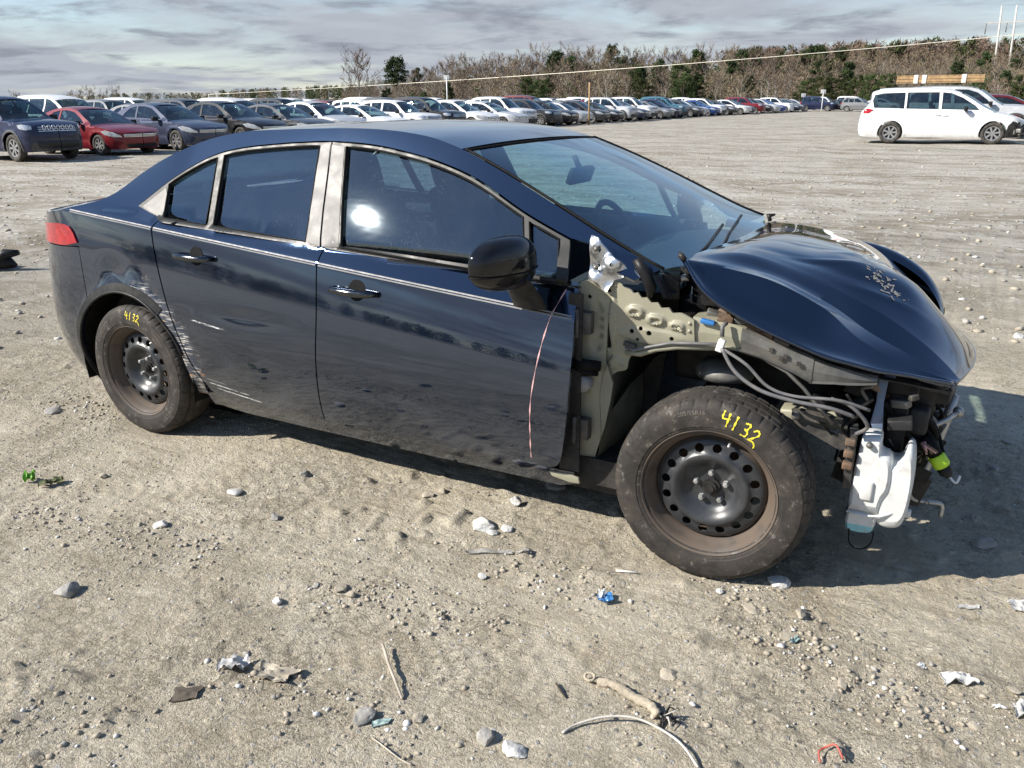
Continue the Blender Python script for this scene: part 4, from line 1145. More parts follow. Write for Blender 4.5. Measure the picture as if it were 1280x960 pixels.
# hinge pillar (bare primer) where the right fender was
def sheet(name, ring, mat, step=.012, yfun=None, holes=(), th=.004, parent=CAR):
    P, F, loops = tri_fill(ring, holes, step)
    y = yfun(P[:, 0], P[:, 1])
    v = np.stack([P[:, 0], y, P[:, 1]], -1); e = 1e-3
    dx = (yfun(P[:, 0] + e, P[:, 1]) - yfun(P[:, 0] - e, P[:, 1])) / (2 * e); dz = (yfun(P[:, 0], P[:, 1] + e) - yfun(P[:, 0], P[:, 1] - e)) / (2 * e)
    n = np.stack([dx, -np.ones_like(dx), dz], -1); n /= np.linalg.norm(n, axis=1)[:, None]
    fs = []
    for t in F:
        g = np.cross(v[t[1]] - v[t[0]], v[t[2]] - v[t[0]]); fs.append(tuple(t) if g @ n[t[0]] > 0 else tuple(t[::-1]))
    verts = list(v); norms = list(n)
    for lp in loops:
        A = np.array(lp); a = np.stack([A[:, 0], yfun(A[:, 0], A[:, 1]), A[:, 1]], -1); b = a + [0, th * 2.5, 0]; m = len(lp)
        for i in range(m):
            j = (i + 1) % m; o = len(verts); T = a[j] - a[i]; q = np.cross(T, [0, 1, 0]); q /= max(np.linalg.norm(q), 1e-9)
            verts += [a[i], a[j], b[j], b[i]]; norms += [q] * 4
            g = np.cross(a[j] - a[i], b[j] - a[i]); fs.append((o, o + 1, o + 2, o + 3) if g @ q > 0 else (o + 3, o + 2, o + 1, o))
    return obj(name, verts, fs, mat, parent, normals=norms)
def circ(cx, cz, r, n=12, sx=1.0): return [(cx + r * sx * math.cos(2 * math.pi * k / n), cz + r * math.sin(2 * math.pi * k / n)) for k in range(n)]
def emb(x, z, items):
    s = 0
    for cx, cz, rx, rz, h in items:
        q = np.sqrt(((x - cx) / rx) ** 2 + ((z - cz) / rz) ** 2); s = s + h / (1 + np.exp((q - 1) * 14))
    return s
pil_y = lambda x, z: -.742 + .05 * np.clip((.62 - z), 0, 1) * 0 + .010 * np.clip((x - 2.23) / .05, -1, 1) + emb(x, z, [(2.262, .78, .018, .09, .007), (2.25, .60, .02, .06, -.006)])
sheet('hinge_pillar', [(2.205, .93), (2.285, .952), (2.30, .80), (2.296, .66), (2.325, .585), (2.318, .52), (2.30, .42), (2.272, .32), (2.255, .215), (2.19, .215), (2.195, .5)], PRIMER, .015, pil_y, (circ(2.228, .40, .010), circ(2.235, .88, .007)))
# door edge shut face with hinges and check strap
MB().plate([(2.186, .90), (2.235, .90), (2.235, .26), (2.16, .26)], -.80, .01).build('door_shut_face', DARK, CAR)
for z in (.80, .42):
    mb = MB().box((2.235, -.775, z), (.055, .035, .075)).lathe([(.011, -.05), (.011, .05)], 'Z', (2.215, -.80, z), 10, True)
    mb.build('door_hinge', DUSTYB, CAR, bevel=.004)
MB().tube([(2.20, -.79, .66), (2.24, -.785, .655), (2.29, -.76, .65)], [.022, .020, .018], 10).tube([(2.205, -.79, .645), (2.24, -.79, .63), (2.28, -.76, .625)], .012, 8).build('cable_boot', RUBBER, CAR, smooth=True)
MB().lathe([(0, -.795), (.026, -.794), (.030, -.785), (.030, -.76)], 'Y', (2.235, 0, .585), 20).build('grommet', pmat('grey_rubber', (.25, .25, .24), .6, 0, 0, .1, 20), CAR, smooth=True)
# scraped silver plate at the foot of the A-pillar
sil_y = lambda x, z: -.752 + emb(x, z, [(2.318, 1.005, .030, .026, -.012), (2.262, .985, .014, .012, .010), (2.262, 1.045, .012, .012, .009)]) + .012 * np.sin(x * 55) * np.cos(z * 60)
sheet('fender_bracket', [(2.238, 1.085), (2.262, 1.078), (2.30, 1.035), (2.345, 1.010), (2.372, .975), (2.350, .955), (2.322, .945), (2.300, .905), (2.283, .91), (2.268, .935), (2.236, .94)], SILVERB, .008, sil_y, (circ(2.262, .985, .006), circ(2.262, 1.045, .006), circ(2.322, 1.000, .006), circ(2.352, .972, .005)))
for c in ((2.262, .985), (2.322, 1.0), (2.262, 1.045)):
    MB().lathe([(0, -.772), (.006, -.771), (.009, -.766), (.009, -.755)], 'Y', (c[0] + .002, 0, c[1]), 8).build('bolt', GREYM, CAR, smooth=True)
# A-pillar foot cover and cowl
G = [[(2.40 + .09 * s + .02 * math.sin(t * 3), -.745 + .06 * t, 1.005 - .10 * s + .025 * math.sin(math.pi * s) - .02 * t) for t in np.linspace(0, 1, 8)] for s in np.linspace(-.1, 1, 9)]
grid_obj('pillar_foot_cover', G, BLACKP, CAR)
MB().tube([(2.395, -.745, 1.02), (2.42, -.745, .985), (2.445, -.735, .93), (2.44, -.73, .90)], [.016, .020, .019, .010], 12).build('cowl_seal', BLACKP, CAR, smooth=True)
G = [[(2.515 + .055 * math.cos(y * 2.0) + .10 * s, y, .965 - .055 * s + .012 * math.sin(s * 9)) for y in np.linspace(-.69, .69, 24)] for s in np.linspace(0, 1, 8)]
grid_obj('cowl_panel', G, BLACKP, CAR)
for k in range(2):
    MB().tube([(2.52 + .02 * k, -.60 + .35 * k, .985), (2.50, -.30 + .3 * k, 1.005), (2.46, .05 + .3 * k, 1.03)], .006, 6).build('wiper', BLACKP, CAR, smooth=True)
# apron: pressed primer panel with lightening holes
ap_y = lambda x, z: -.722 - .010 * np.clip((z - .72) / .10, -1, 1) + .05 * np.clip((x - 2.42), 0, .4) * .8 + emb(x, z, [(2.395, .845, .030, .020, -.012), (2.395, .842, .016, .008, .012), (2.465, .825, .030, .019, -.012), (2.465, .822, .016, .008, .012), (2.535, .812, .024, .015, -.010), (2.535, .810, .012, .006, .010), (2.318, .80, .014, .085, -.009), (2.33, .655, .03, .02, -.006), (2.45, .765, .11, .028, -.006)])
APR = spl([(2.292, .935), (2.335, .938), (2.352, .922), (2.375, .915), (2.387, .905), (2.400, .908), (2.415, .893), (2.432, .895), (2.448, .880), (2.468, .882), (2.482, .866), (2.505, .868), (2.520, .853), (2.548, .855), (2.588, .838)], 3)
APR += spl([(2.594, .755), (2.555, .750), (2.49, .735), (2.43, .706), (2.385, .690), (2.372, .668), (2.365, .636), (2.33, .622), (2.296, .592), (2.284, .612), (2.292, .68), (2.312, .72), (2.300, .80), (2.285, .85)], 3)
sheet('apron_panel', APR, PRIMER, .0075, ap_y, (circ(2.385, .778, .008), circ(2.415, .790, .0075), circ(2.444, .778, .009), circ(2.520, .768, .0075), circ(2.405, .752, .006), circ(2.302, .905, .006)))
for c in ((2.320, .925), (2.30, .70), (2.312, .64), (2.348, .65), (2.575, .826), (2.575, .80), (2.55, .80)):
    MB().lathe([(0, -.004), (.005, -.004), (.0075, .001)], 'Y', (c[0], float(ap_y(np.array(c[0]), np.array(c[1]))), c[1]), 8).build('rivet', PRIMER, CAR, smooth=True)
# lower flange of the apron and its cable
MB().tube([(2.365, -.728, .700), (2.42, -.735, .706), (2.47, -.735, .728), (2.54, -.728, .744), (2.66, -.715, .752)], [.008, .011, .010, .010, .008], 8).build('apron_flange', PRIMER, CAR, smooth=True)
MB().tube([(2.37, -.745, .725), (2.40, -.748, .718), (2.45, -.745, .735), (2.52, -.742, .757), (2.60, -.735, .765), (2.672, -.735, .772)], .0055, 8).build('brake_hose', WIRE, CAR, smooth=True)
MB().box((2.385, -.742, .733), (.045, .016, .016), 0, .2).build('hose_clip', DUSTYB, CAR, bevel=.003)
# upper rail, three lapped lengths
def rail_piece(name, pts, h, d, mat, y_in=.09):
    """box section beam along pts (x, y, z of the upper outer edge)"""
    P = np.array(spl(pts, 5)); G = []
    for i, p in enumerate(P):
        hh = h if not isinstance(h, (tuple, list)) else np.interp(i / (len(P) - 1), np.linspace(0, 1, len(h)), h)
        G.append([p + [0, y_in, .004], p + [0, .008, .004], p + [0, 0, -.004], p + [0, -.004, -hh * .5], p + [0, 0, -hh + .004], p + [0, -.012, -hh], p + [0, .01, -hh - .004], p + [0, y_in, -hh]])
    G = np.array(G)
    o = grid_obj(name, G, mat, CAR, smooth=False); return o
rail_piece('upper_rail', [(2.58, -.712, .840), (2.68, -.705, .832), (2.745, -.70, .818)], (.085, .072, .068), .08, PRIMER)
rail_piece('upper_rail', [(2.735, -.703, .820), (2.80, -.70, .800), (2.90, -.695, .770), (2.955, -.69, .756)], (.066, .058, .066, .078), .08, GREYM)
rail_piece('upper_rail', [(2.95, -.688, .752), (3.02, -.68, .732), (3.08, -.655, .712), (3.135, -.62, .698)], (.076, .050, .032, .018), .08, GREYM)
MB().tube([(2.60, -.70, .75), (2.72, -.695, .752), (2.80, -.69, .735), (2.88, -.69, .70), (2.935, -.69, .655), (2.985, -.69, .60), (3.03, -.68, .55)], .0065, 6).build('rail_seam_strip', GREYM, CAR, smooth=True)
for x, z in ((2.83, .768), (2.875, .752), (2.862, .745), (2.915, .735)):
    MB().box((x, -.706, z), (.012, .006, .012)).build('rail_hole', DARK, CAR)
# rubble of torn sheet and clips lying along the rail top
for k in range(22):
    t = k / 21; x = 2.62 + .32 * t
    z = float(np.interp(x, [2.60, 2.75, 2.95, 3.15], [.845, .825, .762, .745])) + random.uniform(.0, .022)
    MB().box((x, -.60 + random.uniform(-.03, .05), z - .01), (random.uniform(.03, .075), random.uniform(.02, .06), random.uniform(.006, .03)), random.uniform(-.6, .6), random.uniform(-.2, .5), random.uniform(-.5, .5)).build('torn_sheet_scrap', random.choice([GREYM, RUST, PRIMERD, BLACKP]), CAR, bevel=.003)
MB().plate([(2.60, .868), (2.66, .87), (2.74, .852), (2.80, .825), (2.80, .80), (2.70, .83), (2.62, .845)], -.60, .012).build('wheelhouse_top', PRIMERD, CAR)
MB().box((2.63, -.715, .835), (.045, .02, .014), 0, .12).build('blue_connector', BLUECLIP, CAR, bevel=.003)
# looms
MB().box((2.683, -.742, .772), (.022, .022, .040), 0, .25).build('white_clip', WHITEP, CAR, bevel=.003)
MB().tube([(2.685, -.742, .80), (2.682, -.735, .83), (2.69, -.72, .84)], .007, 8).build('wire_stub', WIRE, CAR, smooth=True)
def wire(pts, r, mat=WIRE, name='wire'):
    return MB().tube(spl(pts, 7), r, 8).build(name, mat, CAR, smooth=True)
wire([(2.688, -.748, .765), (2.74, -.765, .70), (2.82, -.77, .655), (2.92, -.765, .635), (3.02, -.75, .625), (3.09, -.72, .60)], .0065)
wire([(2.692, -.745, .762), (2.77, -.755, .725), (2.84, -.755, .665), (2.92, -.75, .645), (3.04, -.735, .648), (3.13, -.70, .62)], .0055)
wire([(3.02, -.72, .645), (3.08, -.72, .63), (3.13, -.70, .57), (3.10, -.68, .53)], .006)
wire([(3.06, -.70, .66), (3.10, -.70, .60), (3.06, -.69, .55), (3.09, -.66, .50)], .005, RUBBER)
wire([(3.10, -.60, .70), (3.12, -.58, .66), (3.09, -.57, .64), (3.11, -.55, .60)], .007, GREYM)
wire([(3.16, -.55, .60), (3.20, -.50, .52), (3.26, -.47, .46), (3.32, -.46, .42)], .011, RUBBER)
wire([(3.18, -.50, .63), (3.24, -.46, .56), (3.30, -.45, .48), (3.335, -.45, .43)], .008, RUBBER)
# dark wheel arch cavity, tower and strut
G = []
for i in range(15):
    a = math.radians(-20 + 225 * i / 14)
    G.append([(2.70 + .42 * math.cos(a), y, .36 + .40 * math.sin(a)) for y in (-.66, -.55, -.42)])
inner = grid_obj('wheel_arch_inner', G, RUBBER, CAR)
MB().plate([(2.22, .20), (2.34, .20), (2.40, .55), (2.42, .70), (2.60, .745), (2.80, .73), (2.95, .66), (3.05, .50), (3.08, .25), (3.30, .25), (3.30, .64), (3.05, .70), (2.70, .84), (2.30, .93), (2.20, .9)], -.425, .02).build('inner_fender', DARK, CAR)
G = [[(2.245 + .045 * s + .075 * t + .02 * math.sin(t * 6), -.735 + .30 * s, .22 + .46 * t + .05 * s) for s in np.linspace(0, 1, 8)] for t in np.linspace(0, 1, 14)]
grid_obj('arch_liner', G, PRIMERD, CAR)
MB().lathe([(.0, .04), (.045, .04), (.085, .025), (.098, .0), (.095, -.018), (.05, -.03), (.03, -.03)], 'Z', (2.66, -.56, .635), 28).build('strut_mount', GREYM, CAR, smooth=True)
MB().tube([(2.665, -.57, .62), (2.69, -.62, .33)], .028, 14).tube([(2.67, -.58, .55), (2.69, -.62, .36)], .045, 14).build('strut', DUSTYB, CAR, smooth=True)
coil = [(2.667 + .065 * math.cos(a) + .004 * a / 4, -.575 + .065 * math.sin(a) - .002 * a, .60 - .0075 * a) for a in np.linspace(0, 22, 120)]
MB().tube(coil, .007, 6).build('coil_spring', DARK, CAR, smooth=True)
MB().tube([(2.70, -.70, .30), (2.68, -.40, .24), (2.66, -.25, .24)], [.03, .035, .03], 8).tube([(2.60, -.66, .33), (2.55, -.3, .30)], .014, 8).build('control_arm', DARK, CAR, smooth=True)
# lower primer member with bolts and the triangular bracket
MB().box((2.955, -.56, .525), (.19, .10, .060), .0, -.10).build('crash_box', PRIMER, CAR, bevel=.010)
for x in (2.93, 2.985): MB().lathe([(0, -.022), (.012, -.02), (.015, -.006), (.018, 0)], 'Y', (x, -.612, .530), 14).build('bolt', PRIMERD, CAR, smooth=True)
tri = [(2.905, .566), (2.93, .572), (3.055, .560), (3.072, .545), (3.078, .470), (3.060, .462), (2.925, .520), (2.905, .545)]
hole = [(2.985, .546), (3.045, .545), (3.052, .500), (3.03, .505)]
sheet('triangle_bracket', tri, DUSTYB, .012, lambda x, z: -.665 + 0 * x + .0 * z, (hole,), th=.010)
MB().lathe([(0, -.69), (.010, -.689), (.013, -.68), (.013, -.66)], 'Y', (2.92, 0, .556), 12).build('bolt', GREYM, CAR, smooth=True)
# bumper stay, radiator support, fans, hoses: the dark tangle behind the missing bumper
MB().plate([(3.132, .690), (3.162, .690), (3.158, .60), (3.168, .50), (3.150, .485), (3.128, .53), (3.136, .60)], -.56, .006).box((3.165, -.55, .693), (.03, .03, .012)).build('blue_stay', BLUEP, CAR, bevel=.002)
MB().box((3.20, -.05, .645), (.10, .94, .055)).box((3.20, -.05, .22), (.10, .94, .05)).box((3.20, -.48, .43), (.06, .05, .42)).box((3.20, .40, .43), (.06, .05, .42)).box((3.20, -.05, .43), (.045, .05, .42)).build('radiator_support', BLACKP, CAR, bevel=.008)
MB().box((3.15, -.05, .43), (.04, .86, .40)).build('radiator', DARK, CAR)
for k in range(14):
    MB().box((3.174, -.05, .26 + k * .027), (.006, .84, .004)).build('radiator_fin', GREYM, CAR)
MB().box((3.275, -.08, .53), (.06, .82, .085), -.04).build('bumper_beam', DARK, CAR, bevel=.012)
MB().box((3.30, -.37, .60), (.05, .10, .05), .3).box((3.32, -.20, .56), (.05, .14, .09), -.2).box((3.34, -.02, .60), (.04, .18, .07), .1).box((3.26, -.42, .47), (.06, .07, .12)).build('grille_bracket', BLACKP, CAR, bevel=.006)
for k in range(7):
    y = -.44 + k * .065
    wire([(3.20 + .02 * (k % 3), y, .62), (3.25 + .03 * random.random(), y + random.uniform(-.05, .05), .55), (3.29 + .03 * random.random(), y + random.uniform(-.06, .06), .47), (3.27, y + random.uniform(-.06, .06), .36)], random.uniform(.005, .011), random.choice([RUBBER, BLACKP, WIRE, GREYM]), 'hose')
for k in range(16):
    MB().box((random.uniform(3.10, 3.32), random.uniform(-.60, -.05), random.uniform(.36, .66)), (random.uniform(.02, .07), random.uniform(.02, .08), random.uniform(.015, .05)), random.uniform(-.8, .8), random.uniform(-.6, .6), 0).build('broken_clip', random.choice([BLACKP, DUSTYB, GREYM, DARK]), CAR, bevel=.004)
MB().tube([(3.355, -.15, .53), (3.345, -.16, .44), (3.33, -.17, .36), (3.30, -.20, .22), (3.27, -.22, .16)], .016, 10).build('cooler_pipe', ALU, CAR, smooth=True)
MB().tube([(3.29, -.38, .475), (3.345, -.30, .49), (3.372, -.22, .492)], .009, 8).lathe([(0, -.012), (.017, -.012), (.017, .012), (0, .012)], 'Y', (3.374, -.215, .492), 12).build('pipe_elbow', ALU, CAR, smooth=True)
MB().tube(spl([(3.265, -.42, .265), (3.285, -.40, .225), (3.34, -.375, .215), (3.372, -.36, .205), (3.374, -.36, .160)], 4), .0075, 8).build('bent_rod', ALU, CAR, smooth=True)
wire([(3.315, -.44, .222), (3.325, -.43, .245), (3.335, -.44, .225), (3.325, -.45, .215)], .0018, WIRE)
wire([(3.118, -.66, .20), (3.125, -.66, .15), (3.155, -.66, .135), (3.185, -.66, .16), (3.19, -.65, .20)], .0022, RUBBER)
MB().plate([(3.02, .25), (3.10, .22), (3.30, .20), (3.33, .30), (3.20, .40), (3.05, .42)], -.40, .02).build('lower_shield', DARK, CAR)
MB().box((3.09, -.64, .44), (.025, .06, .20), .1).build('tank_bracket', DUSTYB, CAR, bevel=.004)
for z in (.50, .46, .42): MB().box((3.088, -.672, z), (.03, .03, .022)).build('corroded_terminal', RUST, CAR, bevel=.004)
# harness end wrapped in lime tape
d = Vector((.055, .0, -.075)).normalized()
a0 = Vector((3.285, -.46, .475))
MB().tube([tuple(a0 + d * k) for k in (0, .04, .08)], [.020, .024, .022], 10).build('harness_bundle', RUBBER, CAR, smooth=True)
for k in range(5):
    MB().tube([tuple(a0 + d * .02 + Vector((random.uniform(-.02, .02), -.02, random.uniform(-.015, .015)))), tuple(a0 + d * .055 + Vector((random.uniform(-.02, .02), -.026, random.uniform(-.01, .01))))], .004, 6).build('harness_wire', PINK if k % 2 else RUST, CAR, smooth=True)
MB().tube([tuple(a0 + d * k) for k in (.068, .072, .108, .112)], [.022, .026, .026, .022], 12).build('lime_tape', LIME, CAR, smooth=True)
MB().tube([tuple(a0 + d * k) for k in (.112, .135, .150)], [.020, .022, .010], 10).build('harness_plug', BLACKP, CAR, smooth=True)
wire([tuple(a0 + d * .14), tuple(a0 + d * .165 + Vector((.012, -.01, .0))), tuple(a0 + d * .15 + Vector((.03, 0, .01)))], .004, WHITEP)

for k in range(84):
    x = random.uniform(2.96, 3.33); y = random.uniform(-.64, -.10); z = random.uniform(.34, .68)
    if x > 3.07 and y < -.47 and z < .58: continue
    if x < 3.10 and z < .5: z += .15
    t_ = random.random()
    if t_ < .4: MB().box((x, y, z), (random.uniform(.015, .06), random.uniform(.01, .05), random.uniform(.01, .06)), random.uniform(-1, 1), random.uniform(-.8, .8), random.uniform(-.5, .5)).build('broken_clip', random.choice([BLACKP, DUSTYB, GREYM, DARK, BLACKP, RUST]), CAR, bevel=.003)
    elif t_ < .8: wire([(x, y, z), (x + random.uniform(-.04, .06), y + random.uniform(-.06, .06), z - random.uniform(.02, .07)), (x + random.uniform(-.06, .08), y + random.uniform(-.08, .08), z - random.uniform(.05, .13))], random.uniform(.0025, .007), random.choice([RUBBER, BLACKP, WIRE, RUBBER]), 'loose_wire')
    else: MB().plate([(x - .03, z - .02), (x + .02, z - .03), (x + .035, z + .015), (x - .01, z + .03)], y, .003).build('torn_plastic', random.choice([BLACKP, DUSTYB]), CAR)
MB().plate([(3.03, .70), (3.16, .715), (3.30, .675), (3.33, .655), (3.30, .645), (3.14, .68), (3.04, .68)], -.50, .02).build('upper_tie_bar', BLACKP, CAR, bevel=.004)
for q in range(7):
    x = 2.63 + .045 * q; MB().box((x, -.655 + random.uniform(-.02, .02), float(np.interp(x, [2.6, 2.75, 2.95, 3.15], [.842, .822, .762, .742])) + .006), (.05, .05, .022), random.uniform(-.5, .5), random.uniform(0, .3), random.uniform(-.4, .4)).build('torn_sheet_scrap', random.choice([GREYM, DUSTYB, RUST, BLACKP]), CAR, bevel=.003)
# washer tank: blown white plastic bottle, outline in side view with rounded, waisted body
tank = empty('washer_tank', (3.10, -.62, .18)); tank.parent = CAR
def blob(name, outline, y0, y1, mat, parent, rnd=.016, sx=3.10, sz=.18):
    P = np.array(outline, float) - [sx, sz]; c = P.mean(0); n = len(P); G = []
    for y, k in ((y0, .80), (y0 + rnd * .35, .93), (y0 + rnd, 1.0), (y0 + .5 * (y1 - y0), 1.02), (y1 - rnd, 1.0), (y1 - rnd * .35, .93), (y1, .80)):
        row = []
        for p in P:
            q = c + (p - c) * k; row.append((q[0], y + .62, q[1]))
        row.append(row[0]); G.append(row)
    o = grid_obj(name, G, mat, parent)
    return o
def cap_face(name, outline, y, mat, parent, k=.80, sx=3.10, sz=.18):
    P = np.array(outline, float) - [sx, sz]; c = P.mean(0); v = [(*(c + (p - c) * k),) for p in P]
    m = MB(); m.add([(a, y + .62, b) for a, b in v], [tuple(range(len(v)))]); return m.build(name, mat, parent)
up = spl([(3.105, .262), (3.104, .33), (3.107, .40), (3.112, .46), (3.116, .505), (3.122, .518), (3.160, .522), (3.172, .512), (3.176, .470), (3.206, .455), (3.216, .40), (3.214, .345), (3.200, .31), (3.192, .262)], 3)
lo = spl([(3.103, .262), (3.102, .215), (3.112, .192), (3.150, .190), (3.182, .198), (3.190, .225), (3.196, .262)], 3)
rt = spl([(3.190, .440), (3.222, .436), (3.238, .455), (3.246, .490), (3.258, .492), (3.268, .470), (3.276, .40), (3.274, .30), (3.262, .240), (3.235, .222), (3.200, .225), (3.186, .262), (3.190, .35)], 3)
for nm, ol, y0, y1 in (('tank_upper', up, -.665, -.565), ('tank_lower', lo, -.66, -.555), ('tank_side', rt, -.655, -.52)):
    b = blob(nm, ol, y0, y1, TANK, tank); cap_face('tank_face', ol, y0, TANK, b); cap_face('tank_face', ol, y1, TANK, b)
MB().box((.052, -.048, .165), (.036, .012, .065)).build('tank_recess', pmat('shaded_plastic', (.60, .60, .58), .45, 0, 0, .1, 20), tank, bevel=.006)
MB().tube([(.003, -.050, .084), (.05, -.052, .080), (.10, -.045, .085), (.14, -.03, .10)], .004, 8).build('tank_seam', TANK, tank, smooth=True)
MB().lathe([(0, -.062), (.007, -.062), (.010, -.055), (.010, -.045)], 'Y', (.042, 0, .318), 10).build('tank_bolt', GREYM, tank, smooth=True)
MB().box((.125, -.024, .105), (.022, .018, .022)).box((.175, .03, .080), (.02, .02, .024)).build('tank_lug', TANK, tank, bevel=.004)
# exposed sill end bracket
MB().plate([(2.12, .240), (2.20, .246), (2.235, .236), (2.24, .215), (2.20, .212), (2.13, .222)], -.80, .012).build('sill_bracket', PRIMER, CAR, bevel=.003)
# engine bits under the hood edge
MB().lathe([(0, .06), (.055, .06), (.065, .04), (.065, -.03)], 'Z', (2.60, -.58, .90), 20).build('fluid_cap', GLOSSB, CAR, smooth=True)
MB().box((2.48, -.64, .925), (.06, .06, .09), .3).box((2.52, -.60, .96), (.12, .04, .02), .2, .3).build('hinge_arm', BLACKP, CAR, bevel=.006)
MB().lathe([(0, .0), (.09, .0), (.10, .02), (.10, .10), (.03, .13), (0, .13)], 'X', (2.50, -.52, .86), 22).build('brake_booster', GLOSSB, CAR, smooth=True)
MB().box((2.55, -.60, .905), (.025, .02, .03), .4).build('white_label', WHITEP, CAR, bevel=.003)
MB().box((2.80, 0, .66), (.75, .80, .28)).build('engine_block', DARK, CAR, bevel=.03)
MB().tube([(2.45, -.66, .935), (2.52, -.63, .95), (2.58, -.60, .955)], .012, 8).build('hinge_link', ALU, CAR, smooth=True)
# ---------------------------------------------------------------- parked cars of the yard
def car_paint(name, color, metal=0.3):
    t = NT(name); c = np.array(color, float)
    film = t.math('MULTIPLY', t.rng(t.noise(2.0, 6, .65, .3), .35, .75), .05)
    base = t.mix(t.rng(t.noise(7, 4), .3, .7), tuple(c * .93), tuple(np.minimum(c * 1.06, .9)))
    base = t.mix(film, base, (.30, .27, .22))
    t.set(base=base, rough=.5, metal=metal * .3, spec=.12, coat=.8, coat_rough=.03); return t.m
PAINTS = {k: car_paint(k + '_car_paint', *v) for k, v in dict(
    navy=((.007, .013, .048), .3), red=((.16, .006, .012), .25), slate=((.040, .050, .088), .5), black=((.010, .010, .012), .2), charcoal=((.045, .047, .052), .5),
    silver=((.50, .51, .52), .6), white=((.80, .80, .79), 0.0), pearl=((.70, .695, .67), .1), grey=((.17, .175, .18), .5), blue=((.015, .06, .24), .35), teal=((.03, .12, .17), .4),
    maroon=((.10, .008, .012), .3), beige=((.36, .32, .26), .4), cobalt=((.02, .07, .32), .3)).items()}
BGLASS = glass_mat('parked_car_glass', (.30, .40, .42), 1.3, .03, 1.5, False)
BGLASSW = glass_mat('parked_car_windscreen', (.42, .55, .55), 1.1, .03, 1.5, False)
LAMP = pmat('clear_headlamp', (.62, .64, .66), .12, .5, .8, .3, 20, .2, 30)
GRILLE = pmat('dark_grille', (.018, .018, .020), .4, .3, 0, .3, 30, .2, 60)
ALLOY = pmat('alloy_wheel', (.48, .48, .48), .35, .8, 0, .15, 15)
BTYRE = pmat('parked_car_tyre', (.028, .026, .024), .8, 0, 0, .3, 12, 0, 40, .25)
CLAD = pmat('grey_black_cladding', (.040, .041, .043), .55, 0, 0, .2, 14, .05, 60, .2)

SPECS = {
 'sedan': dict(W=.905, wb=2.78, fe=3.73, re=-1.08, R=.325, clear=.20, nr=3.2, nf=2.7, ar=.60, af=.72,
    top=[(-1.08, .93), (-.62, 1.02), (-.45, 1.03), (0, 1.00), (1.4, .955), (2.28, .925), (2.9, .86), (3.3, .79), (3.6, .70), (3.73, .66)], belt=lambda x: 1.0 - .035 * x,
    rail=[(2.42, .925), (2.15, 1.06), (1.78, 1.25), (1.50, 1.36), (1.20, 1.415), (.80, 1.435), (.40, 1.41), (.05, 1.33), (-.25, 1.20), (-.62, 1.03)], seg=(0, 3, 6, 9),
    win=[[(.02, 1.035), (.12, 1.16), (.32, 1.30), (.60, 1.355), (.66, 1.355), (.72, 1.01)], [(.80, 1.01), (.74, 1.365), (1.10, 1.36), (1.45, 1.30), (1.80, 1.14), (2.02, 1.00), (2.04, .965)]],
    head=[(2.98, .74), (3.20, .775), (3.45, .72), (3.66, .62), (3.70, .57), (3.45, .575), (3.15, .64)], grille=(.56, .66, .58), low=(.24, .36, .50), tail=[(-.45, .95), (-.75, .96), (-1.0, .93), (-1.0, .80), (-.7, .80), (-.5, .86)]),
 'suv': dict(W=.91, wb=2.66, fe=3.52, re=-.92, R=.35, clear=.25, nr=3.6, nf=3.1, ar=.42, af=.55,
    top=[(-.92, 1.06), (-.70, 1.10), (0, 1.09), (1.3, 1.06), (2.12, 1.04), (2.7, 1.02), (3.15, .97), (3.42, .90), (3.52, .86)], belt=lambda x: 1.09 - .022 * x,
    rail=[(2.25, 1.04), (2.02, 1.18), (1.76, 1.38), (1.52, 1.53), (1.20, 1.605), (.60, 1.635), (.0, 1.63), (-.50, 1.585), (-.72, 1.40), (-.88, 1.12)], seg=(0, 3, 7, 9),
    win=[[(-.55, 1.14), (-.50, 1.38), (-.30, 1.50), (.02, 1.53), (.06, 1.13)], [(.14, 1.13), (.10, 1.535), (.70, 1.55), (.74, 1.115)], [(.84, 1.115), (.80, 1.55), (1.20, 1.54), (1.50, 1.44), (1.80, 1.22), (1.92, 1.08)]],
    head=[(2.98, .93), (3.20, .945), (3.40, .92), (3.46, .90), (3.46, .82), (3.30, .80), (3.05, .84)], grille=(.75, .90, .56), low=(.32, .52, .62), tail=[(-.62, 1.08), (-.80, 1.08), (-.95, 1.05), (-.95, .88), (-.7, .88)]),
 'minivan': dict(W=.995, wb=3.09, fe=4.05, re=-1.10, R=.352, clear=.20, nr=3.6, nf=2.7, ar=.45, af=.75,
    top=[(-1.10, 1.05), (-.85, 1.10), (0, 1.09), (1.5, 1.06), (2.75, 1.03), (3.3, .95), (3.7, .84), (3.95, .74), (4.05, .70)], belt=lambda x: 1.105 - .020 * x,
    rail=[(3.02, 1.03), (2.72, 1.18), (2.36, 1.41), (2.02, 1.59), (1.65, 1.69), (1.0, 1.75), (.2, 1.765), (-.55, 1.735), (-.84, 1.56), (-1.04, 1.14)], seg=(0, 3, 7, 9),
    win=[[(-.62, 1.16), (-.70, 1.40), (-.66, 1.58), (-.40, 1.635), (.30, 1.655), (.34, 1.13)], [(.40, 1.13), (.37, 1.655), (1.35, 1.655), (1.40, 1.11)], [(1.48, 1.11), (1.45, 1.65), (1.72, 1.62), (2.08, 1.47), (2.48, 1.22), (2.62, 1.08)]],
    head=[(3.30, .84), (3.55, .85), (3.80, .78), (3.95, .70), (3.80, .66), (3.45, .72)], grille=(.50, .68, .60), low=(.26, .40, .55), tail=[(-.62, 1.10), (-.80, 1.14), (-1.0, 1.12), (-1.0, .98), (-.75, .98)]),
}
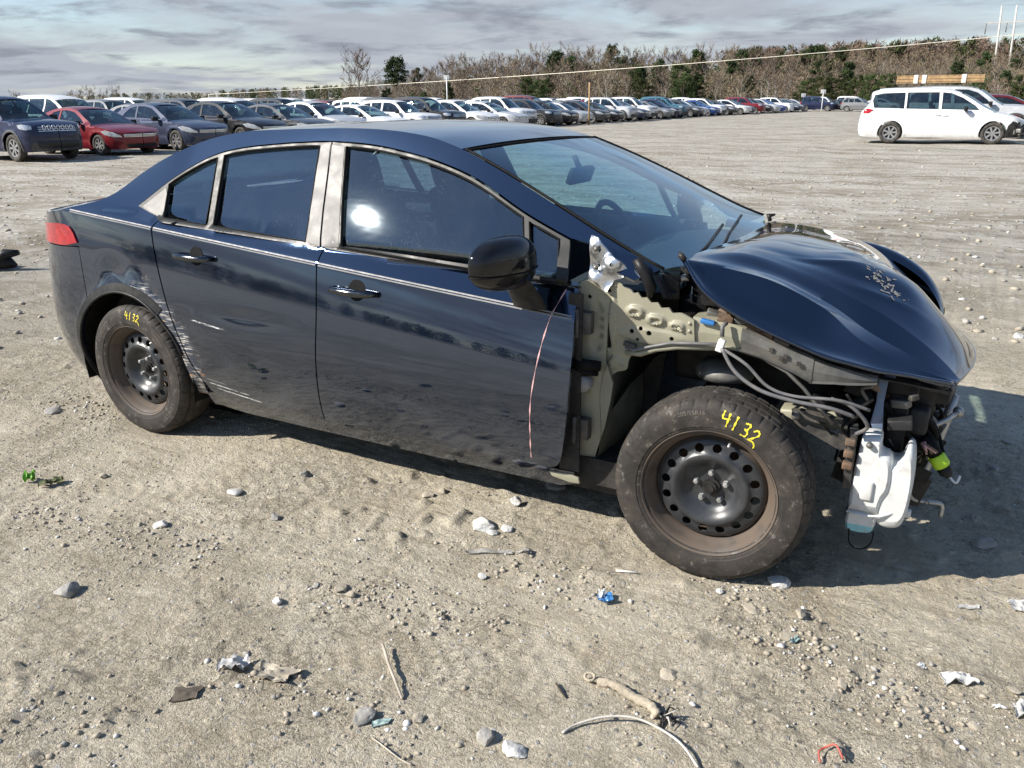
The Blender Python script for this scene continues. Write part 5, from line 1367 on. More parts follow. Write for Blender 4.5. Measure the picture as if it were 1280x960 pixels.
def car_skin(S):
    zt = np.array(S['top'])
    def inset(x, z, u):
        zb = np.interp(x, zt[:, 0], zt[:, 1])
        I = .075 * np.clip((.52 - z) / .30, 0, 1.6) ** 2 + .05 * np.clip((z - .60) / .4, 0, 2) ** 1.6
        I = I + .035 * np.exp(-((z - .50) / .10) ** 2) * (np.abs(x - S['wb'] / 2) < S['wb'] * .36)
        up = np.clip(z - S['belt'](x) + .02, 0, None)
        I = I + .06 * np.clip(up / .05, 0, 1) + (.26 * up + .12 * up ** 2)
        I = I + .10 * np.clip((x - S['wb'] * .62) / .8, 0, 1.5) ** 2 * np.clip(up / .15, 0, 1)
        f = np.clip((x - S['fe'] + S['af'] * .55) / (S['af'] * .55), 0, 1)
        I = I + f * (.16 * np.clip(z - .52, 0, 1) ** 1.3 + .02 * np.exp(-((z - .55) / .05) ** 2))
        r = np.hypot(x, z - S['R']); r2 = np.hypot(x - S['wb'], z - S['R'])
        I = I - .02 * np.exp(-((r - S['R'] - .07) / .06) ** 2) - .02 * np.exp(-((r2 - S['R'] - .07) / .06) ** 2)
        return I
    W = S['W']; mid = S['wb'] / 2
    return Skin(_plan_table(S['re'] + S['ar'], S['ar'], S['nr'], S['fe'] - S['af'], S['af'], S['nf'], lambda x: W - .02 * ((x - mid) / 1.6) ** 2, 24), inset)
def merge(datas):
    V = []; F = []; Nn = []
    for v, f, n in datas:
        o = len(V); V += list(v); F += [tuple(i + o for i in q) for q in f]; Nn += list(n)
    return V, F, Nn
def wheel_meshes(R):
    r1 = R * .66
    t = MB().lathe([(r1, .085), (R * .80, .105), (R * .93, .10), (R, .075), (R, -.075), (R * .93, -.10), (R * .80, -.105), (r1, -.085), (r1 - .02, .0), (r1, .085)], 'Y', n=28)
    tm = t.build('tyre', BTYRE, None, smooth=True); a = tm.data; bpy.data.objects.remove(tm)
    m = MB().lathe([(r1 - .005, -.088), (r1 - .03, -.085), (r1 - .035, -.04)], 'Y', n=28).lathe([(0, -.075), (.045, -.074), (.05, -.06)], 'Y', n=12)
    for k in range(7):
        th = 2 * math.pi * k / 7; c, s = math.cos(th), math.sin(th); rr = r1 - .012
        P = [(.03, -.022), (rr, -.032), (rr, .032), (.03, .022)]
        m.add([(x * c - z * s, yy, x * s + z * c) for yy in (-.080, -.060) for x, z in P], [(0, 1, 2, 3), (7, 6, 5, 4), (0, 4, 5, 1), (1, 5, 6, 2), (2, 6, 7, 3), (3, 7, 4, 0)])
    o = m.build('rim', ALLOY, None); b = o.data; bpy.data.objects.remove(o)
    o = MB().lathe([(0, -.035), (r1, -.035)], 'Y', n=24).build('brake', DARK, None); c = o.data; bpy.data.objects.remove(o)
    return a, b, c
def make_proto(kind, step=.10):
    S = SPECS[kind]; sk = car_skin(S); parts = []
    u0, u1 = float(sk.u[0]) + .01, float(sk.u[-1]) - .01
    top = np.array(S['top']); xs = sk.P[:, 0]
    def ztop(u): return float(np.interp(np.interp(u, sk.u, xs), top[:, 0], top[:, 1]))
    rail = spl(S['rail'], 4); xc = S['rail'][0][0]; xr = S['rail'][-1][0]
    uc = float(np.interp(xc, xs, sk.u)); ur = float(np.interp(xr, xs, sk.u))
    poly = [(u, ztop(u)) for u in np.linspace(u1, uc + .03, 16)]
    poly += [(float(np.interp(x, xs, sk.u)), z) for x, z in rail]
    poly += [(u, ztop(u)) for u in np.linspace(ur - .03, u0, 8)]
    R = S['R'] + .05; cl = S['clear']; wb = S['wb']
    poly += [(u0, cl + .10), (-R - .25, cl)]
    a0 = math.degrees(math.asin(max(-1, (cl - S['R']) / R)))
    poly += [(R * math.cos(math.radians(a)), S['R'] + R * math.sin(math.radians(a))) for a in np.linspace(180 - a0, a0, 18)]
    poly += [(wb + R * math.cos(math.radians(a)), S['R'] + R * math.sin(math.radians(a))) for a in np.linspace(180 - a0, a0, 18)]
    poly += [(wb + R + .2, cl), (u1, cl + .02)]
    data = [panel_data(sk, poly, 0, step, s, S['win'], .03) for s in (-1, 1)]
    V, F, Nn = merge(data); parts.append(('body', make_mesh('body', V, F, PAINTS['white'], normals=Nn), 'paint'))
    for w in S['win']:
        c = np.mean(w, 0); g = [tuple(c + (np.array(p) - c) * 1.03) for p in w]
        for s in (-1, 1):
            v, f, n = panel_data(sk, g, -.012, step * 1.5, s, (), 0); parts.append(('side_window', make_mesh('side_window', v, f, BGLASS, normals=n), None))
    def across(us_z, crown, ny=9, bow=0.0):
        G = []
        for u, z in us_z:
            p = sk.pos(u, z); w = abs(p[1]); G.append([(p[0] + bow * (1 - (2 * j / (ny - 1) - 1) ** 2), w * (2 * j / (ny - 1) - 1), p[2] + crown * (1 - abs(2 * j / (ny - 1) - 1) ** 2.5)) for j in range(ny)])
        return np.array(G)
    def gm(name, G, mat, key):
        r, c = G.shape[:2]; F = [(i * c + j, i * c + j + 1, (i + 1) * c + j + 1, (i + 1) * c + j) for i in range(r - 1) for j in range(c - 1)]
        n = np.cross(G[0, 1] - G[0, 0], G[1, 0] - G[0, 0])
        if (n[2] if abs(n[2]) > 1e-5 else -n[0]) < 0: F = [f[::-1] for f in F]
        parts.append((name, make_mesh(name, G.reshape(-1, 3), F, mat), key))
    gm('hood', across([(u, ztop(u)) for u in np.linspace(uc + .03, u1, 18)], .05), PAINTS['white'], 'paint')
    a, b, c, d = (k * 4 for k in S['seg'])
    um = lambda L: [(float(np.interp(x, xs, sk.u)), z) for x, z in L]
    gm('windscreen', across(um(rail[a:b + 1]), .015, 11, .10), BGLASSW, None)
    gm('roof', across(um(rail[b:c + 1]), .05, 11), PAINTS['white'], 'paint')
    gm('rear_window', across(um(rail[c:d + 1]), .015, 11, -.06), BGLASS, None)
    gm('trunk_lid', across([(u, ztop(u)) for u in np.linspace(ur - .03, u0, 8)], .03), PAINTS['white'], 'paint')
    for s in (-1, 1):
        v, f, n = panel_data(sk, S['head'], .008, .05, s, (), .02); parts.append(('headlight', make_mesh('headlight', v, f, LAMP, normals=n), None))
        v, f, n = panel_data(sk, S['tail'], .008, .06, s, (), .02); parts.append(('tail_light', make_mesh('tail_light', v, f, REDL, normals=n), None))
        m = MB().box((S['wb'] * .715, s * (S['W'] + .06), S['belt'](S['wb'] * .7) + .05), (.11, .20, .13)).tube([(S['wb'] * .72, s * (S['W'] - .10), S['belt'](1.9) - .01), (S['wb'] * .715, s * (S['W']), S['belt'](1.9) + .02)], .03, 6)
        o = m.build('door_mirror', BLACKP, None, bevel=.03); parts.append(('door_mirror', o.data, None)); bpy.data.objects.remove(o)
    for nm, (z0, z1, wd), mat in (('grille', S['grille'], GRILLE), ('lower_grille', S['low'], GRILLE)):
        ds = []
        for s in (-1, 1): ds.append(panel_data(sk, [(u1, z0), (u1 - wd, z0 + .02), (u1 - wd - .04, z1), (u1, z1)], .006, .05, s, (), .02))
        V, F, Nn = merge(ds); parts.append((nm, make_mesh(nm, V, F, mat, normals=Nn), None))
    ds = []
    z0, z1, wd = S['grille']
    for k in range(3):
        zz = z0 + (z1 - z0) * (k + .5) / 3
        for s in (-1, 1): ds.append(panel_data(sk, [(u1, zz - .008), (u1 - wd, zz - .008), (u1 - wd, zz + .008), (u1, zz + .008)], .014, .08, s, (), .012))
    V, F, Nn = merge(ds); parts.append(('grille_bar', make_mesh('grille_bar', V, F, CHROME, normals=Nn), None))
    # cabin block, floor and seats so that the glass has something behind it
    m = MB().box((S['wb'] * .45, 0, cl + .12), (S['fe'] - S['re'] - 1.0, S['W'] * 1.6, .16))
    o = m.build('floor', DARK, None); parts.append(('floor', o.data, None)); bpy.data.objects.remove(o)
    m = MB(); bz = S['belt'](1.0)
    for x in (.35, 1.25):
        for y in (-.38, .38): m.box((x, y, bz - .22), (.16, .48, .75), 0, -.25).box((x - .14, y, bz + .20), (.10, .26, .18), 0, -.2)
    m.box((S['wb'] * .76, 0, bz - .12), (.45, S['W'] * 1.5, .25))
    o = m.build('cabin', DASH, None, bevel=.03); parts.append(('cabin', o.data, None)); o['kind'] = 'stuff'; bpy.data.objects.remove(o)
    if kind == 'suv':
        for (ax) in (0.0, wb):
            P = [(ax + (R + .005) * math.cos(t), S['R'] + (R + .005) * math.sin(t)) for t in np.linspace(math.radians(a0 + 3), math.radians(177 - a0), 16)] + [(ax + (R + .06) * math.cos(t), S['R'] + (R + .06) * math.sin(t)) for t in np.linspace(math.radians(177 - a0), math.radians(a0 + 3), 16)]
            for s in (-1, 1): V, F, Nn = panel_data(sk, P, .008, .08, s, (), .02); parts.append(('arch_cladding', make_mesh('arch_cladding', V, F, CLAD, normals=Nn), None))
        ds = [panel_data(sk, [(u1, cl + .01), (u1 - .85, cl + .03), (u1 - .75, .50), (u1 - .3, .60), (u1, .60)], .005, .08, s, (), .02) for s in (-1, 1)]
        V, F, Nn = merge(ds); parts.append(('bumper_cladding', make_mesh('bumper_cladding', V, F, CLAD, normals=Nn), None))
    return dict(kind=kind, S=S, parts=parts, wheels=wheel_meshes(S['R']))
PROTO = {k: make_proto(k) for k in SPECS}
SMALL = {'body', 'hood', 'roof', 'trunk_lid', 'windscreen', 'rear_window', 'side_window', 'cabin', 'headlight', 'tail_light'}
def place_car(kind, x, y, rz, colour, label, group, full=True, scale=1.0, name=None, skip=(), z=0.0, wheels=True):
    p = PROTO[kind]; S = p['S']
    sv = random.Random(hash((round(x, 2), round(y, 2))) & 0xffff)
    root = empty(name or {'sedan': 'parked_sedan', 'suv': 'parked_suv', 'minivan': 'parked_minivan'}[kind], (x, y, z), rz, scale)
    if name is None: root.scale = (scale * sv.uniform(.93, 1.05), scale * sv.uniform(.97, 1.03), scale * sv.uniform(.94, 1.08))
    tag(root, label, 'car' if kind == 'sedan' else {'suv': 'suv', 'minivan': 'minivan'}[kind], group)
    for nm, me, key in p['parts']:
        if nm in skip or (not full and nm not in SMALL): continue
        o = link(nm, me, root)
        if nm == 'cabin': o['kind'] = 'stuff'
        if key == 'paint':
            o.material_slots[0].link = 'OBJECT'; o.material_slots[0].material = PAINTS[colour]
    if wheels:
        for (wx, s) in ((0, -1), (S['wb'], -1), (0, 1), (S['wb'], 1)):
            if not full and s > 0: continue
            w = empty('wheel', (wx, s * (S['W'] - .13), S['R'])); w.parent = root
            w.rotation_euler = (0, random.uniform(0, 6) if s < 0 else 0, 0 if s < 0 else math.pi)
            link('tyre', p['wheels'][0], w); link('rim', p['wheels'][1], w)
            if full: link('brake', p['wheels'][2], w)
    return root
# first row, noses towards the open yard; x is the rear axle
ROW1 = [('suv', 'navy', 'dark navy suv with a slatted grille, nearest car of the front row at left'), ('sedan', 'red', 'dark red sedan beside the navy suv in the front row'),
        ('sedan', 'slate', 'slate blue-grey sedan right beside the red sedan'), ('sedan', 'black', 'black sedan next to the slate blue-grey sedan'),
        ('sedan', 'charcoal', 'charcoal sedan just behind the wrecked sedan roof, two along from the slate one'), ('sedan', 'silver', 'silver sedan after the charcoal one in the front row'),
        ('sedan', 'white', 'white sedan after the silver one, seen over the wrecked roof'), ('suv', 'white', 'white suv seen above the middle of the wrecked roof'),
        ('suv', 'black', 'black suv right beside the white suv above the wrecked roof'), ('sedan', 'white', 'white sedan on the far side of the black suv in the front row'),
        ('sedan', 'silver', 'silver sedan left of the pale suv, above the windscreen edge'), ('suv', 'pearl', 'pearl white suv above the roof front edge in the front row'),
        ('suv', 'black', 'black suv just before the silver sedan at the end of the roof'), ('sedan', 'black', 'black sedan whose wheels clear the wrecked roof, beside the silver sedan'),
        ('sedan', 'silver', 'silver sedan left of the wooden post in the front row'), ('sedan', 'charcoal', 'charcoal sedan right behind the wooden post'),
        ('sedan', 'black', 'black sedan partly hidden by the wooden post'), ('suv', 'silver', 'silver suv just right of the wooden post'),
        ('sedan', 'slate', 'slate sedan after the silver suv by the post'), ('suv', 'pearl', 'pearl suv two places right of the silver suv by the post'),
        ('sedan', 'grey', 'grey sedan in the middle of the long front row'), ('sedan', 'navy', 'navy sedan beside the grey one in the middle of the row'),
        ('suv', 'teal', 'teal blue suv in the middle distance of the front row'), ('sedan', 'charcoal', 'charcoal sedan past the teal suv')]
far_cols = ['silver', 'blue', 'white', 'charcoal', 'pearl', 'slate', 'red', 'black', 'silver', 'cobalt', 'white', 'navy', 'grey', 'silver']
for i, (k, c, lab) in enumerate(ROW1):
    place_car(k, -22.75 + random.uniform(-.25, .25), 11.55 + 2.70 * i + random.uniform(-.12, .12), random.uniform(-.035, .035), c, lab, 'cars parked in the long front row', True)
for j, c in enumerate(far_cols):
    i = len(ROW1) + j
    place_car('suv' if j % 4 == 2 else 'sedan', -22.75 + random.uniform(-.25, .25) + .30 * j, 11.55 + 2.70 * i, random.uniform(-.03, .03), c,
              f'{c} {"suv" if j % 4 == 2 else "sedan"}, {["first","second","third","fourth","fifth","sixth","seventh","eighth","ninth","tenth","eleventh","twelfth","thirteenth","last"][j]} past the teal suv group in the front row', 'cars parked in the long front row', j < 6)
# the navy suv's seven bright grille slots
jeep = [o for o in bpy.data.objects if o.name.startswith('parked_suv')][0]
for k in range(7):
    y = (k - 3) * .135
    P = [(3.50 - .10 * abs(y) ** 1.8, y + .045 * math.cos(t), .86 + .060 * math.sin(t)) for t in np.linspace(0, 2 * math.pi, 13)]
    MB().tube(P, .010, 6, False).build('grille_slot', CHROME, jeep, smooth=True)
# second row, nose to the far side, showing roofs and rear glass between the first
kinds2 = ['suv', 'minivan', 'sedan', 'suv', 'minivan', 'suv', 'sedan', 'suv', 'suv', 'sedan', 'suv', 'sedan', 'suv', 'sedan', 'minivan', 'suv', 'sedan', 'suv', 'sedan', 'suv', 'suv', 'sedan', 'suv', 'sedan', 'suv', 'sedan', 'suv', 'sedan', 'suv', 'sedan']
cols2 = ['navy', 'white', 'grey', 'charcoal', 'pearl', 'black', 'red', 'white', 'charcoal', 'white', 'silver', 'blue', 'white', 'silver', 'maroon', 'white', 'grey', 'silver', 'red', 'white', 'pearl', 'black', 'white', 'silver', 'blue', 'white', 'silver', 'grey', 'white', 'silver']
ORD = ['first', 'second', 'third', 'fourth', 'fifth', 'sixth', 'seventh', 'eighth', 'ninth', 'tenth', 'eleventh', 'twelfth', 'thirteenth', 'fourteenth', 'fifteenth', 'sixteenth', 'seventeenth', 'eighteenth', 'nineteenth', 'twentieth', 'twenty-first', 'twenty-second', 'twenty-third', 'twenty-fourth', 'twenty-fifth', 'twenty-sixth', 'twenty-seventh', 'twenty-eighth', 'twenty-ninth', 'thirtieth']
for i, (k, c) in enumerate(zip(kinds2, cols2)):
    place_car(k, -28.6 + (.0 if k != 'minivan' else -.3) + random.uniform(-.3, .3), 14.6 + 2.95 * i + random.uniform(-.2, .2), random.uniform(-.04, .04), c,
              f'{c} {k} showing its roof in the second row, {ORD[i]} from the left', 'cars in the second row', i < 6)
kinds3 = ['suv', 'suv', 'minivan', 'suv', 'minivan', 'suv', 'suv', 'suv', 'minivan', 'suv', 'suv', 'suv', 'minivan', 'suv', 'suv', 'suv']
cols3 = ['charcoal', 'white', 'white', 'maroon', 'pearl', 'silver', 'black', 'navy', 'white', 'white', 'silver', 'red', 'white', 'slate', 'white', 'silver']
for i, (k, c) in enumerate(zip(kinds3, cols3)):
    place_car(k, -47 + random.uniform(-.5, .5), 22 + 5.9 * i + random.uniform(-.8, .8), random.uniform(-.05, .05), c,
              f'{c} {k} roof in the third row back, {ORD[i]} from the left', 'cars in the third row', False, 1.04)
kinds4 = ['suv', 'suv', 'suv', 'suv', 'suv', 'suv', 'suv', 'minivan', 'suv', 'suv', 'suv', 'minivan', 'suv', 'suv', 'suv', 'suv', 'minivan', 'suv', 'suv', 'suv']
cols4 = ['charcoal', 'navy', 'grey', 'black', 'navy', 'white', 'maroon', 'silver', 'black', 'white', 'grey', 'pearl', 'white', 'red', 'silver', 'white', 'white', 'slate', 'silver', 'white']
for i, (k, c) in enumerate(zip(kinds4, cols4)):
    place_car(k, -37 + random.uniform(-.4, .4), 17 + 4.3 * i + random.uniform(-.6, .6), random.uniform(-.05, .05), c,
              f'{c} {k} roof between the second and third rows, {ORD[i]} from the left', 'cars between the second and third rows', False, 1.03)
# far end of the yard
for i, (k, c, lab) in enumerate((('suv', 'navy', 'dark blue suv parked side-on at the far end of the yard'), ('sedan', 'charcoal', 'charcoal sedan side-on beside the far blue suv'), ('suv', 'grey', 'grey suv side-on at the far end, nearest the white minivan'), ('minivan', 'white', 'white minivan roof furthest back behind the far grey suv'), ('suv', 'white', 'white suv roof furthest back behind the far blue suv'), ('sedan', 'silver', 'silver sedan half hidden behind the parked white minivan'))):
    px = (1010, 1040, 1062, 1055, 1020, 1090)[i]; D = (116, 117, 114, 128, 127, 120)[i]
    q = azim(px, D); place_car(k, q[0], q[1], random.uniform(-.2, .1), c, lab, 'cars at the far end of the yard', False)
# white minivan on the right with its nose torn off, and the vehicles behind it
q = CAM + ray(1113, 171) * 28.6
VAN = place_car('minivan', q[0] - .05, q[1] + .85, math.radians(1.0), 'white', 'white minivan with its front bumper torn off, standing alone at right', None, True, 1.02, 'white_minivan', ('headlight', 'grille', 'lower_grille', 'grille_bar'))
for k in range(18):
    MB().box((random.uniform(3.62, 3.98), -random.uniform(.45, .93), random.uniform(.25, .66)), (random.uniform(.08, .25), random.uniform(.05, .2), random.uniform(.05, .16)), random.uniform(-1, 1), random.uniform(-.5, .5)).build('torn_front_scrap', random.choice([BLACKP, DARK, GREYM, ALU]), VAN, bevel=.01)
panel('front_wreck', car_skin(SPECS['minivan']), [(3.42, .22), (3.55, .22), (4.5, .24), (4.5, .66), (3.95, .64), (3.62, .74), (3.50, .60)], DARK, VAN, .012, .06)
MB().box((3.72, -.90, .66), (.22, .10, .12), -.5).build('headlight', GLOSSB, VAN, bevel=.02)
for x, z in ((1.40, .93), (1.62, .92)): MB().box((x, -.985, z), (.16, .03, .03)).build('door_handle', WHITEP, VAN, bevel=.008)
qc = azim(1171, 38.5)
LSUV = place_car('suv', qc[0] - .35, qc[1], 0.02, 'silver', 'large silver suv behind the white minivan, carrying a wooden crate', None, True, 1.17, 'silver_suv')
q3 = azim(1268, 46)
place_car('sedan', q3[0] - 1.8, q3[1] + .6, 0.05, 'maroon', 'maroon car cut by the right edge behind the silver suv', None, True, 1.12, 'maroon_sedan')
zr = 1.69 * 1.17
CRATE = tag(empty('wooden_crate', (qc[0], qc[1], zr + .20)), 'long wooden crate with white straps on the silver suv roof', 'crate')
WOOD = pmat('raw_pine_boards', (.40, .26, .13), .8, 0, 0, .25, 6, .3, 30)
MB().box((0, 0, -.10), (3.1, .9, .03)).build('board', WOOD, CRATE)
MB().box((0, 0, .16), (3.12, .92, .03)).build('board', WOOD, CRATE)
for y in (-.44, .44):
    for z in (-.02, .09): MB().box((0, y, z), (3.10, .025, .095)).build('board', WOOD, CRATE)
for x in (-1.54, 1.54): MB().box((x, 0, .03), (.025, .86, .22)).build('board', WOOD, CRATE)
for x in (-.85, -.55, .85): MB().box((x, 0, .03), (.16, .96, .32)).build('strap', WHITEP, CRATE, bevel=.008)
for x in (-1.2, 1.1): MB().box((x, 0, -.145), (.06, 1.3, .05)).build('roof_bar', GREYM, CRATE)
# ---------------------------------------------------------------- trees, poles, wire
def tree_mat(name, a, b, rough=.9):
    t = NT(name)
    oi = t.new('ShaderNodeObjectInfo')
    f = t.noise(.7, 5, .7); base = t.mix(t.rng(f, .3, .7), a, b)
    hs = t.new('ShaderNodeHueSaturation'); t.L.new(base, hs.inputs['Color'])
    t.L.new(t.rng(oi.outputs['Random'], 0, 1, .72, 1.3, False), hs.inputs['Value']); t.L.new(t.rng(oi.outputs['Random'], 0, 1, .48, .515, False), hs.inputs['Hue'])
    t.set(base=hs.outputs[0], rough=rough, spec=.2); return t.m
BARK = tree_mat('grey_brown_bark', (.20, .18, .155), (.36, .335, .30))
TWIG = tree_mat('brown_bare_twigs', (.165, .124, .084), (.280, .216, .150))
NEEDLE = tree_mat('pine_needles', (.024, .042, .016), (.058, .080, .030))
LEAFG = tree_mat('evergreen_leaves', (.030, .052, .018), (.085, .105, .035))
PBARK = tree_mat('pine_bark', (.13, .10, .075), (.22, .17, .13))
def bare_tree(seed, H=10.0, spread=.32, limbs=14, dense=1.0):
    r = random.Random(seed); trunk = MB(); tw = []
    def seg(p, d, L, r0, depth):
        n = 4; pts = [Vector(p)]; dd = Vector(d).normalized()
        for i in range(n):
            dd = (dd + Vector((r.uniform(-1, 1), r.uniform(-1, 1), r.uniform(-.2, .8))) * .13).normalized(); pts.append(pts[-1] + dd * L / n)
        trunk.tube([tuple(q) for q in pts], [r0 * (1 - .7 * i / n) for i in range(n + 1)], 4 if depth else 6, False)
        return pts, dd
    pts, dd = seg((0, 0, -.3), (0, 0, 1), H * .80, H * .016, 0)
    for k in range(limbs):
        t = .25 + .75 * (k + r.random()) / limbs; i = min(3, int(t * 4)); p = pts[i].lerp(pts[i + 1], t * 4 - i)
        a = r.uniform(0, 6.28); el = r.uniform(.5, 1.15); d = Vector((math.cos(a) * math.cos(el), math.sin(a) * math.cos(el), math.sin(el)))
        L = H * spread * r.uniform(.7, 1.2) * (1.15 - .45 * t); q, d2 = seg(p, d, L, H * .005, 1)
        for m in range(3):
            a2 = r.uniform(0, 6.28); d3 = (d2 + Vector((math.cos(a2), math.sin(a2), r.uniform(-.1, .9))) * .75).normalized()
            s, d4 = seg(q[1 + m].lerp(q[min(4, 2 + m)], r.random()), d3, L * .55, H * .0024, 2)
            for w in range(int(11 * dense)):
                b = s[r.randrange(0, 4)].lerp(s[r.randrange(1, 5)], r.random())
                e = (d4 + Vector((r.gauss(0, 1), r.gauss(0, 1), r.uniform(-.2, 1.2))) * .8).normalized() * r.uniform(.35, 1.0) * H * .10
                sd = e.cross(Vector((r.gauss(0, 1), r.gauss(0, 1), r.gauss(0, 1)))).normalized() * H * r.uniform(.0026, .0052)
                tw.append((b - sd, b + sd, b + e))
                f = b + e * .5; e2 = (e.normalized() + Vector((r.gauss(0, 1), r.gauss(0, 1), r.gauss(0, .7))) * .7).normalized() * e.length * .7
                tw.append((f - sd * .7, f + sd * .7, f + e2))
    V = []; F = []
    for a, b, c in tw: o = len(V); V += [a, b, c]; F.append((o, o + 1, o + 2))
    to = trunk.build('trunk', BARK, None, smooth=True); tm = to.data; bpy.data.objects.remove(to)
    return tm, make_mesh('crown', V, F, TWIG, smooth=False), H
def pine_tree(seed, H=10.0, low=.35, wide=.19, mat=None, n=26, bushy=False):
    r = random.Random(seed); tk = MB().tube([(0, 0, -.3), (.05, .02, H * .5), (0, .05, H * .95)], [H * .016, H * .011, H * .003], 6, False)
    V = []; F = []
    for k in range(n):
        t = low + (1 - low) * (k + r.random()) / n
        prof = (1 - (t - low) / (1 - low)) ** (.55 if not bushy else .5) if not bushy else math.sin(math.pi * (.12 + .86 * (t - low) / (1 - low))) ** .7
        R = H * wide * (.35 + .8 * prof) * r.uniform(.55, 1.15); a = r.uniform(0, 6.28)
        tip = Vector((math.cos(a) * R, math.sin(a) * R, H * t + r.uniform(-.1, .25) * R)); base = Vector((0, 0, H * (t - .03)))
        tk.tube([tuple(base), tuple(tip)], [H * .004, H * .001], 4, False)
        for c in range(3):
            cen = base.lerp(tip, .45 + .25 * c) + Vector((r.gauss(0, 1), r.gauss(0, 1), r.gauss(0, 1))) * H * .012; cr = H * .055 * r.uniform(.7, 1.35)
            for q in range(46):
                d = Vector((r.gauss(0, 1), r.gauss(0, 1), r.gauss(0, .75))); d = d.normalized() * cr * r.random() ** .4
                p = cen + d; e = Vector((r.gauss(0, 1), r.gauss(0, 1), r.gauss(.2, 1))).normalized() * H * .020; s = e.cross(d).normalized() * H * .0085 if e.cross(d).length > 1e-6 else Vector((.02, 0, 0))
                o = len(V); V += [p - s, p + s, p + e + s * .6, p + e - s * .6]; F.append((o, o + 1, o + 2, o + 3))
    to = tk.build('trunk', PBARK, None, smooth=True); tm = to.data; bpy.data.objects.remove(to)
    return tm, make_mesh('crown', V, F, mat or NEEDLE, smooth=False), H
BARE = [bare_tree(10 + k, 10, .36 + .04 * (k % 3), 15 + k % 4, 1.2) for k in range(6)]
PINES = [pine_tree(40 + k, 10, .45 + .06 * (k % 2), .22, None, 34) for k in range(3)]
BUSH = [pine_tree(60 + k, 10, .05, .36, LEAFG, 62, True) for k in range(3)]
def place_tree(proto, p, h, name, label, group, rz=None):
    o = empty(name, (p[0], p[1], float(ground_z(p[0], p[1], False)) - .05), random.uniform(0, 6.28) if rz is None else rz); s = h / proto[2]; o.scale = (s * random.uniform(.9, 1.15), s * random.uniform(.9, 1.15), s)
    tag(o, label, 'tree', group); link('trunk', proto[0], o); link('crown', proto[1], o); return o
SKY_X = [430, 470, 500, 540, 570, 640, 700, 760, 800, 850, 900, 950, 1000, 1050, 1100, 1150, 1200, 1290]
SKY_Y = [108, 100, 94, 86, 75, 69, 65, 65, 67, 68, 67, 64, 64, 66, 68, 69, 69, 69]
HZ = lambda px: 131.3 - .0075 * px
def top_h(px, y, D, zb):
    d = ray(px, 126.0); depth = D / math.hypot(d[0], d[1])
    return CAM[2] + (HZ(px) - y) / 1010.15 * depth * .97 - zb
rt = random.Random(5)
for li, (D, n, frac) in enumerate(((150, 56, .62), (168, 62, .78), (190, 66, .92), (216, 70, 1.02))):
    for k in range(n):
        px = 432 + (1300 - 432) * (k + rt.random()) / n; Dk = D + rt.uniform(-9, 9); p = azim(px, Dk)
        zb = float(ground_z(p[0], p[1], False)); ys = np.interp(px, SKY_X, SKY_Y); full = top_h(px, ys, Dk, zb)
        h = max(3.5, full * (frac + rt.uniform(-.12, .10)))
        h *= rt.uniform(.82, 1.08)
        green = (640 < px < 690) * .8 + (790 < px < 870) * .7 + (985 < px < 1115) * .75 + (1215 < px < 1300) * .7 + .10
        if li == 0 and rt.random() < green: place_tree(rt.choice(BUSH), p, h * rt.uniform(.75, 1.05), 'evergreen_tree', 'bushy dark evergreen along the front edge of the wood', 'evergreens at the wood edge')
        elif rt.random() < (.16 if li else .10): place_tree(rt.choice(PINES), p, h * 1.02, 'pine_tree', 'tall pine with a high crown standing in the wood', 'pines in the wood')
        else: place_tree(rt.choice(BARE), p, h, 'bare_tree', 'leafless grey-brown tree in the wood behind the cars', 'bare trees of the wood')
p = azim(449, 150); place_tree(bare_tree(99, 10, .42, 18, 1.3), p, top_h(449, 68, 150, 0), 'bare_tree', 'tall spreading bare tree standing alone at the left end of the wood', None)
p = azim(497, 156); place_tree(PINES[1], p, top_h(497, 75, 156, 0), 'pine_tree', 'single tall pine with a round crown right of the lone bare tree', None)
for px, y, D in ((20, 115, 210), (88, 114, 230), (100, 112, 240), (114, 108, 235), (132, 112, 245), (143, 110, 250)):
    p = azim(px, D); place_tree(BARE[px % 6], p, top_h(px, y, D, float(ground_z(p[0], p[1], False))), 'bare_tree', 'small far bare tree on the left skyline', 'bare trees on the left skyline')
# far woods that read as one mass: left skyline, right-hand ridge, and the wood on the other side of the yard
def mass(name, label, spots, seed):
    r = random.Random(seed); V = []; F = []; mi = []
    for (x, y, h, g) in spots:
        z = float(ground_z(x, y, False)); n = 150
        rx = h * r.uniform(.24, .34)
        for k in range(n):
            t = r.random(); a = r.uniform(0, 6.28); rr = rx * math.sin(math.pi * (.10 + .86 * t)) ** .6 * r.random() ** .45
            p = Vector((x + math.cos(a) * rr, y + math.sin(a) * rr, z + h * (.12 + .88 * t))); L = h * (.10 if g else .13); w = h * (.035 if g else .013)
            e = Vector((r.gauss(0, .7), r.gauss(0, .7), r.gauss(.5, .8))).normalized() * L; s = e.cross(Vector((r.gauss(0, 1), r.gauss(0, 1), r.gauss(0, 1)))).normalized() * w
            o = len(V); V += [p - s, p + s, p + e]; F.append((o, o + 1, o + 2)); mi.append(1 if g else 0)
        if not g:
            o = len(V); w = h * .012; V += [(x - w, y, z), (x + w, y, z), (x, y, z + h * .8)]; F.append((o, o + 1, o + 2)); mi.append(2)
    o = link(name, make_mesh(name, V, F, [TWIG, LEAFG, BARK], smooth=False, fmat=mi)); tag(o, label, 'wood', None, 'stuff')
sp = []
